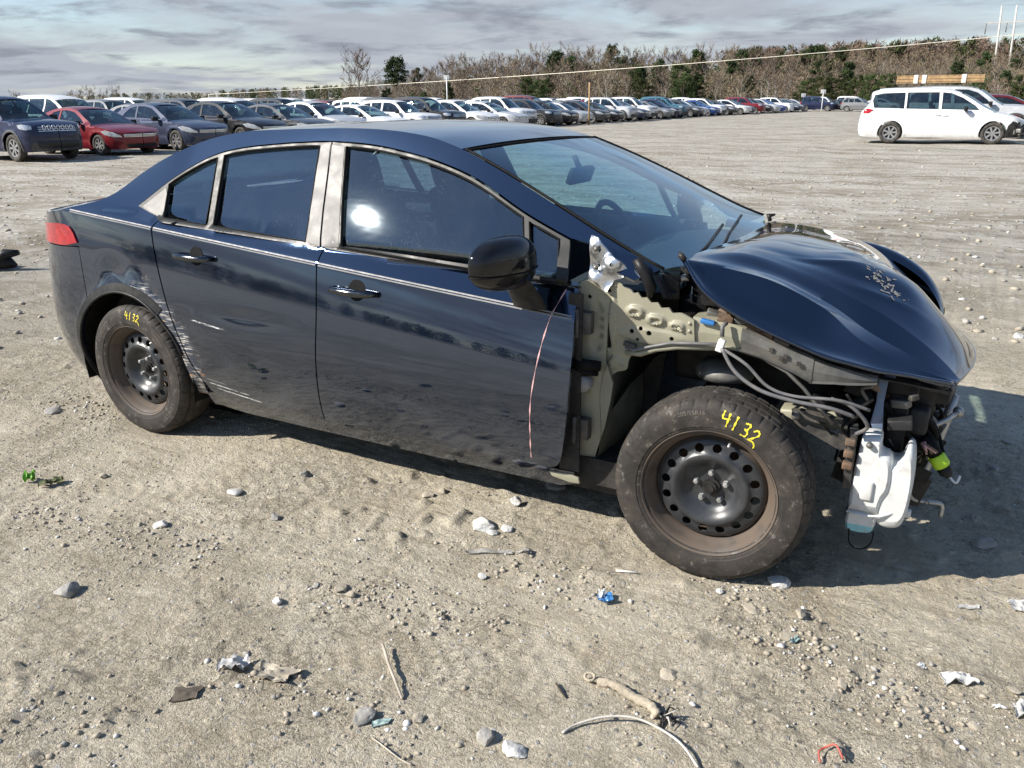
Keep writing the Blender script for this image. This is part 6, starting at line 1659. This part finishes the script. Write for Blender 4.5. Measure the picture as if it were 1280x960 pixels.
for k in range(460):
    px = rt.uniform(-60, 470); D = rt.uniform(330, 420); p = azim(px, D); zb = float(ground_z(p[0], p[1], False)); sp.append((p[0], p[1], top_h(px, np.interp(px, [-40, 60, 150, 250, 300, 440], [126, 121, 118, 117, 113, 108]) + rt.uniform(-1.5, 4), D, zb), rt.random() < .5))
mass('distant_wood', 'far low wood along the left skyline behind the parked cars', sp, 1)
sp = []
for k in range(330):
    px = rt.uniform(900, 1330); D = rt.uniform(300, 420); p = azim(px, D); zb = float(ground_z(p[0], p[1], False)); sp.append((p[0], p[1], top_h(px, np.interp(px, [900, 1000, 1150, 1330], [66, 61, 54, 50]) + rt.uniform(-2, 12), D, zb), rt.random() < .18))
mass('distant_wood', 'far wooded ridge rising on the right above the white minivan', sp, 2)
sp = []
for k in range(1100):
    a = rt.uniform(0, 2 * math.pi); D = rt.uniform(260, 380); x, y = CAM[0] + math.cos(a) * D, CAM[1] + math.sin(a) * D
    if (x - CAM[0]) * FWD[0] + (y - CAM[1]) * FWD[1] > -.1 * D: continue
    sp.append((x, y, rt.uniform(8, 12), rt.random() < .4))
mass('distant_wood', 'wood on the far side of the yard behind the viewer, mirrored in the paint', sp, 3)
sp = []
for k in range(720):
    px = rt.uniform(425, 1320); D = rt.uniform(156, 236); p = azim(px, D); zb = float(ground_z(p[0], p[1], False)); ys = np.interp(px, SKY_X, SKY_Y)
    sp.append((p[0], p[1], max(2.5, top_h(px, ys, D, zb) * rt.uniform(.35, .72) * (.75 + .35 * (D - 156) / 80)), rt.random() < .16))
mass('thicket', 'brown thicket and undergrowth filling the wood between its trees', sp, 6)
# power line: a wooden H-frame and one bright wire
PALEW = pmat('weathered_pole_wood', (.52, .50, .46), .8, 0, 0, .15, 3)
hp = tag(empty('power_pole', tuple(azim(1247, 235))), 'tall pale H-frame power pole at the right edge', 'power pole')
b = Vector(azim(1238, 235)) - hp.location; c = Vector(azim(1256, 235)) - hp.location
zt = top_h(1245, 14, 235, 0)
tilt = Vector((RGT[0], RGT[1], 0)) * -1.2
for q in (b, c):
    MB().tube([(q.x, q.y, -1), (q.x + tilt.x, q.y + tilt.y, zt)], [.27, .19], 8).build('pole', PALEW, hp, smooth=True)
dirv = (c - b).normalized(); zc = top_h(1245, 33, 235, 0); m0 = (b + c) / 2 + tilt * .85
MB().box((m0.x, m0.y, zc), (8.6, .25, .25), math.atan2(dirv.y, dirv.x)).build('cross_arm', PALEW, hp)
for s in (-1, 1):
    e = m0 + dirv * 4.2 * s; MB().tube([(e.x, e.y, zc), (e.x, e.y, zc - 2.4)], .10, 6).build('insulator', GREYM, hp, smooth=True)
MB().tube([(m0.x, m0.y, zc), (m0.x, m0.y, zc - 2.2)], .10, 6).build('insulator', GREYM, hp, smooth=True)
P = []
for t in np.linspace(0, 1, 40):
    px = 262 + (1330 - 262) * t; D = 175 - 95 * t; y = 118.5 - 78 * t + 26 * t * (1 - t); q = azim(px, D); P.append((q[0], q[1], top_h(px, y, D, 0)))
tag(MB().tube(P, [.055 * (1 - .45 * t) for t in np.linspace(0, 1, 40)], 5).build('overhead_wire', pmat('bright_wire', (.70, .66, .55), .4, .3), smooth=True), 'pale overhead wire sloping up across the wood to the right', 'wire')
wp = azim(262, 175.5); up_ = tag(empty('utility_pole', (wp[0], wp[1], 0)), 'slim utility pole far left at the end of the overhead wire', 'utility pole')
MB().tube([(0, 0, -.5), (0, 0, top_h(262, 117.5, 175.5, 0))], [.16, .12], 8).build('pole', PALEW, up_, smooth=True)
MB().box((0, 0, top_h(262, 118.5, 175.5, 0)), (1.2, .1, .1), .5).build('cross_arm', PALEW, up_)
# posts and small signs among the cars
def post(px, D, h, w, label, sign=False, name='wooden_post', cat='post'):
    p = azim(px, D); r_ = tag(empty(name, (p[0], p[1], 0)), label, cat)
    MB().tube([(0, 0, -.3), (.01, 0, h * .5), (0, .01, h)], [w, w * .95, w * .9], 8).build('pole', WOOD if not sign else WHITEP, r_, smooth=True)
    if sign: MB().box((0, 0, h), (.6, .06, .45), math.atan2(RGT[1], RGT[0])).build('sign_board', WHITEP, r_, bevel=.01)
    else: MB().lathe([(0, .06), (w * .7, .05), (w * 1.05, 0), (w * 1.05, -.12)], 'Z', (0, 0, h), 10).build('pole_cap', BLACKP, r_, smooth=True)
    return r_
post(736.5, 55.5, 2.75, .07, 'short wooden post standing in front of the parked row')
post(1028, 113, 2.35, .06, 'white post with a small sign at the far end of the row', True, 'sign_post', 'sign')
post(1004, 118, 1.95, .05, 'shorter white marker post left of the far sign', True, 'sign_post', 'sign')
post(559, 95, 4.0, .07, 'small white sign on a thin pole above the parked cars', True, 'sign_post', 'sign')
# ---------------------------------------------------------------- stones and litter
ICO_V = []; ICO_F = []
def _ico():
    bm = bmesh.new(); bmesh.ops.create_icosphere(bm, subdivisions=1, radius=1.0); v = [tuple(p.co) for p in bm.verts]; f = [tuple(q.index for q in p.verts) for p in bm.faces]; bm.free()
    bm = bmesh.new(); bmesh.ops.create_icosphere(bm, subdivisions=3, radius=1.0); v3 = [tuple(p.co) for p in bm.verts]; f3 = [tuple(q.index for q in p.verts) for p in bm.faces]; bm.free()
    return np.array(v), f, np.array(v3), f3
ICO_V, ICO_F, ICO3_V, ICO3_F = _ico()
def stone_mat(name, a, b):
    t = NT(name)
    base = t.mix(t.rng(t.noise(18, 7, .7, .4), .32, .68), a, b)
    base = t.mix(t.math('MULTIPLY', t.rng(t.noise(45, 5, .7), .52, .66), .6), base, (.33, .29, .225))
    t.set(base=base, rough=.9, spec=.3, normal=t.bump(t.noise(70, 6, .7), .5, .006)); return t.m
ST_W = stone_mat('white_quartz_stone', (.50, .485, .45), (.74, .73, .70)); ST_G = stone_mat('grey_granite_stone', (.235, .222, .20), (.45, .435, .40)); ST_B = stone_mat('buff_mud_clod', (.31, .268, .205), (.48, .43, .345))
SMATS = dict(w=ST_W, g=ST_G, b=ST_B)
def rock(px, py, wpx, mat, label, flat=.6, seed=0, ang=0.0, long=1.0, hpx=None, jag=.22, name='rock', cat='rock', group=None):
    p = ground_at(px, py); depth = (p - CAM) @ FWD; r = wpx / 1010.15 * depth / 2
    rr = np.random.default_rng(seed + int(px) * 7 + int(py)); V = ICO3_V.copy()
    for k in range(14):      # knock flats off a ball
        d = rr.normal(size=3); d /= np.linalg.norm(d); h = rr.uniform(.5, .85); s = V @ d; V = V - np.clip(s - h, 0, None)[:, None] * d * .85
    n = VNoise(seed + int(px)); V = V * (1 + jag * .35 * n(V[:, 0] * 2.2 + 9, V[:, 1] * 2.2 + V[:, 2] * 1.7 + 5)[:, None] + .05 * n(V[:, 0] * 7, V[:, 1] * 7 + V[:, 2] * 6)[:, None])
    V = V * [r * long, r, r * flat]
    z = float(ground_z(p[0], p[1]))
    o = obj(name, V, ICO3_F, SMATS[mat], smooth=False); o.location = (p[0], p[1], z + r * flat * .38); o.rotation_euler = (rr.uniform(-.15, .15), rr.uniform(-.15, .15), ang)
    return tag(o, label, cat, group)
ROCKS = [
 (85, 744, 31, 'g', 'round grey rock alone on the soil at far left', .72), (603, 660, 34, 'w', 'largest white stone of the cluster below the door', .5, 1, .2, 1.1), (632, 663, 19, 'w', 'small white stone just right of the large white one', .5), (615, 668, 13, 'w', 'tiny white stone below the large white one', .6),
 (695, 610, 30, 'g', 'grey rock in shade under the front sill', .55), (645, 634, 15, 'w', 'white pebble above the white stone cluster', .8), (536, 622, 18, 'b', 'buff stone below the middle of the front door', .5), (554, 617, 12, 'b', 'small buff stone right beside the one below the door', .5),
 (456, 901, 28, 'g', 'grey rock beside the teal scrap at bottom', .7), (607, 930, 22, 'g', 'dark grey rock at the bottom edge left of the pale slab', .85), (641, 944, 34, 'w', 'pale flat stone at the bottom edge of the picture', .45, 4, .4), (522, 905, 18, 'b', 'buff pebble between the two grey rocks at bottom', .5),
 (1230, 686, 25, 'g', 'grey rock lying in the car shadow at right', .65), (972, 731, 26, 'w', 'white stone touching the front tyre shadow', .55, 2, .5, 1.3), (603, 722, 13, 'w', 'small white pebble below the grey strip', .8), (295, 616, 19, 'w', 'white pebble left of centre below the rear door', .6),
 (381, 597, 12, 'g', 'little grey stone below the rear door edge', .8), (345, 651, 13, 'g', 'little grey stone with a long shadow at centre left', .9), (202, 659, 18, 'w', 'white stone left of centre, below the rear tyre', .6), (347, 751, 14, 'w', 'round pale pebble at centre left', .7),
 (66, 519, 20, 'g', 'grey stone left of the rear tyre', .5), (1272, 421, 15, 'w', 'white stone at the right edge of the yard', .6), (438, 744, 14, 'b', 'buff clod of the left rubble heap', .7), (425, 738, 18, 'b', 'larger flat clod of the left rubble heap', .45),
 (836, 843, 27, 'b', 'pale buff stone above the muddy strap', .4), (1000, 776, 18, 'b', 'buff clod right of the front tyre in the churned soil', .5), (940, 765, 20, 'b', 'flat clod below the front tyre', .4), (985, 800, 22, 'b', 'broad clod near the teal flake', .45),
 (1052, 860, 18, 'b', 'pale clod left of the broken white slab', .4), (1266, 868, 16, 'b', 'pale clod at the right edge beside the white slab', .5), (1243, 587, 14, 'g', 'small grey stone in the shade right of the nose', .5), (1258, 556, 13, 'g', 'flat grey stone higher in the shade at right', .4),
 (130, 598, 13, 'b', 'small clod right of the green scraps', .6), (395, 735, 12, 'g', 'grey chip left of the rubble heap', .5), (1218, 912, 16, 'b', 'pale flat clod low at right', .4), (900, 742, 12, 'w', 'white chip at the foot of the front tyre', .6),
]
for k, R in enumerate(ROCKS):
    px, py, w, m, lab = R[:5]; rock(px, py, w, m, lab, R[5] if len(R) > 5 else .6, R[6] if len(R) > 6 else k, R[7] if len(R) > 7 else k * 1.3, R[8] if len(R) > 8 else random.uniform(.95, 1.35))
# loose gravel and crumbs, uncounted
def crumbs(name, label, n, sampler, rmin, rmax, mats, seed, power=2.2):
    r = np.random.default_rng(seed); xy = sampler(r, n); n = len(xy); rad = rmin + (rmax - rmin) * r.random(n) ** power
    z = ground_z(xy[:, 0], xy[:, 1]); nv = len(ICO_V)
    sc = r.uniform(.6, 1.25, (n, 1, 3)) * [1, 1, .62]; jit = r.uniform(.72, 1.22, (n, nv, 1)); a = r.uniform(0, 6.28, n); c, s = np.cos(a), np.sin(a)
    V = ICO_V[None] * jit * sc; V = np.stack([V[..., 0] * c[:, None] - V[..., 1] * s[:, None], V[..., 0] * s[:, None] + V[..., 1] * c[:, None], V[..., 2]], -1) * rad[:, None, None]
    V = V + np.stack([xy[:, 0], xy[:, 1], z + rad * .22], -1)[:, None]
    F = (np.array(ICO_F)[None] + (np.arange(n) * nv)[:, None, None]).reshape(-1, 3); mi = np.repeat(r.choice(len(mats), n, p=[.14, .14, .72]), len(ICO_F))
    me = bpy.data.meshes.new(name); me.vertices.add(n * nv); me.vertices.foreach_set('co', V.astype(np.float32).ravel()); me.loops.add(F.size); me.loops.foreach_set('vertex_index', F.astype(np.int32).ravel())
    me.polygons.add(len(F)); me.polygons.foreach_set('loop_start', np.arange(0, F.size, 3, dtype=np.int32)); me.polygons.foreach_set('loop_total', np.full(len(F), 3, np.int32))
    for m in mats: me.materials.append(m)
    me.polygons.foreach_set('material_index', mi.astype(np.int32)); me.update(calc_edges=True)
    tag(link(name, me), label, 'gravel', None, 'stuff')
def near_s(r, n):
    p = np.stack([r.uniform(-2.2, 4.6, n * 4), r.uniform(-2.75, 1.4, n * 4)], -1)
    m = .5 + .5 * _n[3](p[:, 0] * 1.6 + 2, p[:, 1] * 1.6) + .5 * _n[5](p[:, 0] * 5, p[:, 1] * 5); p = p[r.random(len(p)) < np.clip(m, .03, 1) ** 2.2]
    return p[:n]
def patch_s(r, n):
    cs = [ground_at(*q)[:2] for q in ((930, 745), (980, 800), (1010, 815), (430, 742), (95, 505), (120, 520), (60, 650), (160, 670), (620, 690), (1100, 870), (1180, 905), (470, 905), (330, 850), (840, 890), (700, 730), (250, 690), (560, 770), (90, 900))]
    i = r.integers(0, len(cs), n); return np.array(cs)[i] + r.normal(0, .085, (n, 2)) * [1.4, .8]
def mid_s(r, n):
    d = 6 + 34 * r.random(n) ** 1.5; a = r.uniform(-.75, .75, n); h0 = math.atan2(FWD[1], FWD[0]); return np.stack([CAM[0] + d * np.cos(h0 + a), CAM[1] + d * np.sin(h0 + a)], -1)
crumbs('gravel', 'scattered grit and pebbles on the near soil', 12000, near_s, .0010, .0062, [ST_W, ST_G, ST_B], 3, 3.0)
crumbs('gravel', 'heaped crumbs of dried mud in churned patches', 1800, patch_s, .002, .011, [ST_W, ST_G, ST_B], 4, 2.0)
crumbs('gravel', 'loose stones strewn over the open yard', 4500, mid_s, .006, .038, [ST_W, ST_G, ST_B], 5, 2.6)

def at(px, py, dz=0.0):
    p = ground_at(px, py); return Vector((p[0], p[1], float(ground_z(p[0], p[1])) + dz))
def sheetlet(name, px, py, sx, sy, mat, label, cat, ang=0.0, crumple=.02, seed=1, n=14, parent=None, curl=.0):
    c = at(px, py); nz = VNoise(seed); G = []
    for i in range(n):
        row = []
        for j in range(n):
            u, v = i / (n - 1) - .5, j / (n - 1) - .5; k = 1 + .35 * float(nz(np.array(u * 3 + 5), np.array(v * 3 + 5)))
            x, y = u * sx * k, v * sy * k; q = Vector((x * math.cos(ang) - y * math.sin(ang), x * math.sin(ang) + y * math.cos(ang), 0)); q += c
            q.z = float(ground_z(q.x, q.y)) + .004 + crumple * (.5 + .5 * float(nz(np.array(u * 5 + 3), np.array(v * 5 + 1)))) + curl * (u * u + v * v)
            row.append(tuple(q))
        G.append(row)
    G = np.array(G); G2 = G.copy(); G2[..., 2] -= .0025
    V = np.concatenate([G.reshape(-1, 3), G2.reshape(-1, 3)]); F = []
    for i in range(n - 1):
        for j in range(n - 1):
            a = i * n + j; F.append((a, a + n, a + n + 1, a + 1)); b = a + n * n; F.append((b, b + 1, b + n + 1, b + n))
    ring = [i * n for i in range(n)] + [(n - 1) * n + j for j in range(1, n)] + [i * n + n - 1 for i in range(n - 2, -1, -1)] + list(range(n - 2, 0, -1))
    for i in range(len(ring)): a, b = ring[i], ring[(i + 1) % len(ring)]; F.append((a, b, b + n * n, a + n * n))
    loc = c.copy(); V = V - np.array(loc)
    o = obj(name, V, F, mat, parent); o.location = loc
    if label: tag(o, label, cat)
    return o
FILM = pmat('dirty_white_film', (.50, .49, .47), .35, 0, .3, .3, 30, .2, 60, .35); BLUEF = pmat('blue_white_wrapper_print', (.06, .22, .50), .3, 0, .3, .2, 20)
TEALF = pmat('faded_teal_plastic', (.26, .36, .35), .5, 0, 0, .3, 30, 0, 40, .3); GREENP = pmat('bright_green_leaf', (.16, .42, .03), .5, 0, 0, .3, 40); MOSS = pmat('dull_green_sponge', (.07, .09, .025), .9, 0, 0, .4, 40, .4, 80, .3)
STICK = pmat('bleached_stick', (.40, .35, .28), .85, 0, 0, .3, 20, .3, 60); MUDDY = pmat('mud_caked_strap', (.36, .31, .235), .95, 0, 0, .25, 16, .8, 45); CABLE = pmat('dirty_white_cable', (.55, .52, .46), .6, 0, 0, .2, 20, 0, 40, .3); REDC = pmat('red_cable', (.45, .06, .04), .5, 0, 0, .2, 20, 0, 40, .25)
sheetlet('plastic_scrap', 293, 832, .075, .055, FILM, 'crumpled dirty white plastic film at lower left', 'plastic scrap', .5, .035, 4)
sheetlet('plastic_scrap', 345, 843, .10, .06, ST_B, 'mud-caked flattened rag right of the white plastic film', 'rag', .2, .018, 14)
w = sheetlet('wrapper', 757, 752, .042, .034, BLUEF, 'crumpled blue and white wrapper below the front tyre', 'wrapper', .9, .022, 6)
sheetlet('white_side', 752, 750, .022, .022, WHITEP, None, None, .3, .030, 8).parent = None
ws_ = bpy.data.objects['white_side']; ws_.parent = w; ws_.matrix_parent_inverse = Matrix.Identity(4); ws_.location = ws_.location - w.location
sheetlet('plastic_scrap', 476, 908, .045, .018, TEALF, 'faded teal plastic flake beside the grey rock at bottom', 'plastic scrap', .6, .006, 9)
sheetlet('plastic_scrap', 992, 805, .030, .016, TEALF, 'tiny teal flake in the churned soil right of the tyre', 'plastic scrap', .9, .012, 19)
sheetlet('plastic_scrap', 1210, 762, .065, .016, FILM, 'thin white strip lying low at right', 'plastic scrap', .35, .006, 11); sheetlet('plastic_scrap', 1272, 762, .05, .05, FILM, 'pale torn paper at the right edge', 'paper', .3, .014, 12)
sheetlet('plastic_scrap', 1276, 898, .05, .045, FILM, 'bright white lump of plastic at the right edge, low', 'plastic scrap', .3, .035, 13); sheetlet('plastic_scrap', 1150, 838, .022, .014, WHITEP, 'small white chip above the broken slab', 'plastic scrap', .6, .006, 23)
sheetlet('plastic_scrap', 1248, 890, .028, .010, WHITEP, 'thin white chip between slab and right-edge lump', 'plastic scrap', .4, .004, 33)
sheetlet('slab', 1195, 857, .085, .042, ST_W, 'broken white slab of plaster lying at lower right', 'slab', .42, .022, 15)
sheetlet('flat_strip', 612, 690, .15, .022, ST_G, 'flattened grey strip pressed into the soil at centre', 'strip', .46, .005, 16); sheetlet('flat_strip', 655, 692, .04, .030, ST_G, 'squarish end piece right of the flattened grey strip', 'strip', .3, .007, 17)
sheetlet('leaf_scrap', 39, 605, .038, .030, GREENP, 'bright green leaf scrap at far left', 'leaf', .4, .05, 21); sheetlet('sponge_scrap', 65, 608, .085, .035, MOSS, 'dull green scrap beside the bright green leaf', 'scrap', 1.0, .03, 22)
sheetlet('soil_flake', 233, 868, .07, .05, pmat('dark_bark_chip', (.10, .08, .06), .9), 'dark bark chip at lower left', 'bark', .6, .006, 25)
def cord(name, pts, r, mat, label, cat, lift=.004):
    return tag(MB().tube(spl([tuple(at(px, py, lift + h)) for px, py, h in pts], 6), r, 8).build(name, mat, smooth=True), label, cat)
tag(MB().tube([tuple(at(479, 813, .028)), tuple(at(486, 836, .020)), tuple(at(503, 880, .006))], [.0042, .0045, .0035], 8).build('stick', STICK, smooth=True), 'thin bleached stick with a dark shadow, lower left of centre', 'stick')
cord('cable', [(703, 922, 0), (720, 912, .004), (755, 906, .012), (790, 908, .016), (820, 920, .014), (850, 942, .010), (872, 968, .006)], .0032, CABLE, 'dirty white cable curving across the bottom edge', 'cable')
cord('cable', [(1024, 962, .004), (1022, 951, .012), (1030, 946, .014), (1042, 949, .012), (1052, 960, .006)], .0025, REDC, 'red cable loop at the bottom edge, right of centre', 'cable')
cord('twig', [(465, 925, .0), (480, 940, .004), (500, 955, .002), (515, 962, .0)], .0018, STICK, 'thin twig at the bottom edge below the grey rock', 'twig')
tag(MB().tube([tuple(at(770, 714, .006)), tuple(at(797, 719, .008))], .004, 6).build('stick', pmat('white_stick', (.62, .60, .55), .7), smooth=True), 'short white stick left of the front tyre foot', 'stick')
tag(MB().tube([tuple(at(695, 858, .004)), tuple(at(702, 868, .008)), tuple(at(708, 874, .003))], .0028, 6).build('stick', pmat('dark_stick', (.05, .04, .03), .8), smooth=True), 'short dark twig left of the muddy strap', 'stick')
tag(MB().tube([tuple(at(555, 768, .004)), tuple(at(557, 776, .01))], .004, 6).build('stick', pmat('dark_peg', (.05, .04, .03), .8), smooth=True), 'tiny dark peg in the middle of the open soil', 'stick')
cord('twig', [(583, 787, 0), (600, 780, .004), (630, 768, .002)], .0013, STICK, 'hair-thin dry stalk in the middle of the open soil', 'twig')
# strap caked in mud, with a buckle eye and a burr of dark fibre at its end
st_ = tag(empty('muddy_strap', tuple(at(785, 878))), 'mud-caked strap with an eyelet end, bottom right of centre', 'strap')
def rel(v): return tuple(Vector(v) - st_.location)
P = spl([rel(at(748, 855, .008)), rel(at(768, 862, .012)), rel(at(790, 876, .014)), rel(at(812, 890, .014)), rel(at(822, 900, .012))], 7); rr_ = random.Random(3)
MB().tube(P, [.0105 + .0045 * rr_.random() for _ in P], 10).build('strap_web', MUDDY, st_, smooth=True)
c = Vector(rel(at(737, 852, .012))); MB().tube([tuple(c + Vector((.014 * math.cos(a), .011 * math.sin(a), .004 * math.sin(a)))) for a in np.linspace(0, 6.283, 15)],   .0042, 8, False).build('eyelet', MUDDY, st_, smooth=True)
br = tag(empty('fibre_burr', tuple(at(828, 902))), 'burr of torn dark fibre at the end of the muddy strap', 'debris')
for k in range(16):
    a = rr_.uniform(0, 6.28); L = rr_.uniform(.02, .055); MB().tube([(0, 0, .01), (math.cos(a) * L * .6, math.sin(a) * L * .6, rr_.uniform(.01, .035)), (math.cos(a) * L, math.sin(a) * L, rr_.uniform(0, .03))], [.004, .0028, .001], 5).build('fibre', BLACKP if k % 3 else CABLE, br, smooth=True)
# broken black car part at the far left, cut by the frame
p0 = at(-6, 338); dbr = tag(empty('broken_bumper_part', tuple(p0)), 'broken black car part lying at the left edge', 'car part')
MB().tube([(.05, .0, .10), (.12, .06, .16), (.22, .13, .17)], [.045, .05, .025], 8).build('arm', BLACKP, dbr, smooth=True)
MB().tube([(-.12, -.10, .05), (.02, .0, .10), (.10, .09, .07), (.16, .12, .04)], [.07, .08, .06, .02], 8).build('shell', BLACKP, dbr, smooth=True)
MB().box((-.15, .05, .08), (.30, .18, .10), .5, .2).build('shell_plate', DUSTYB, dbr, bevel=.02)
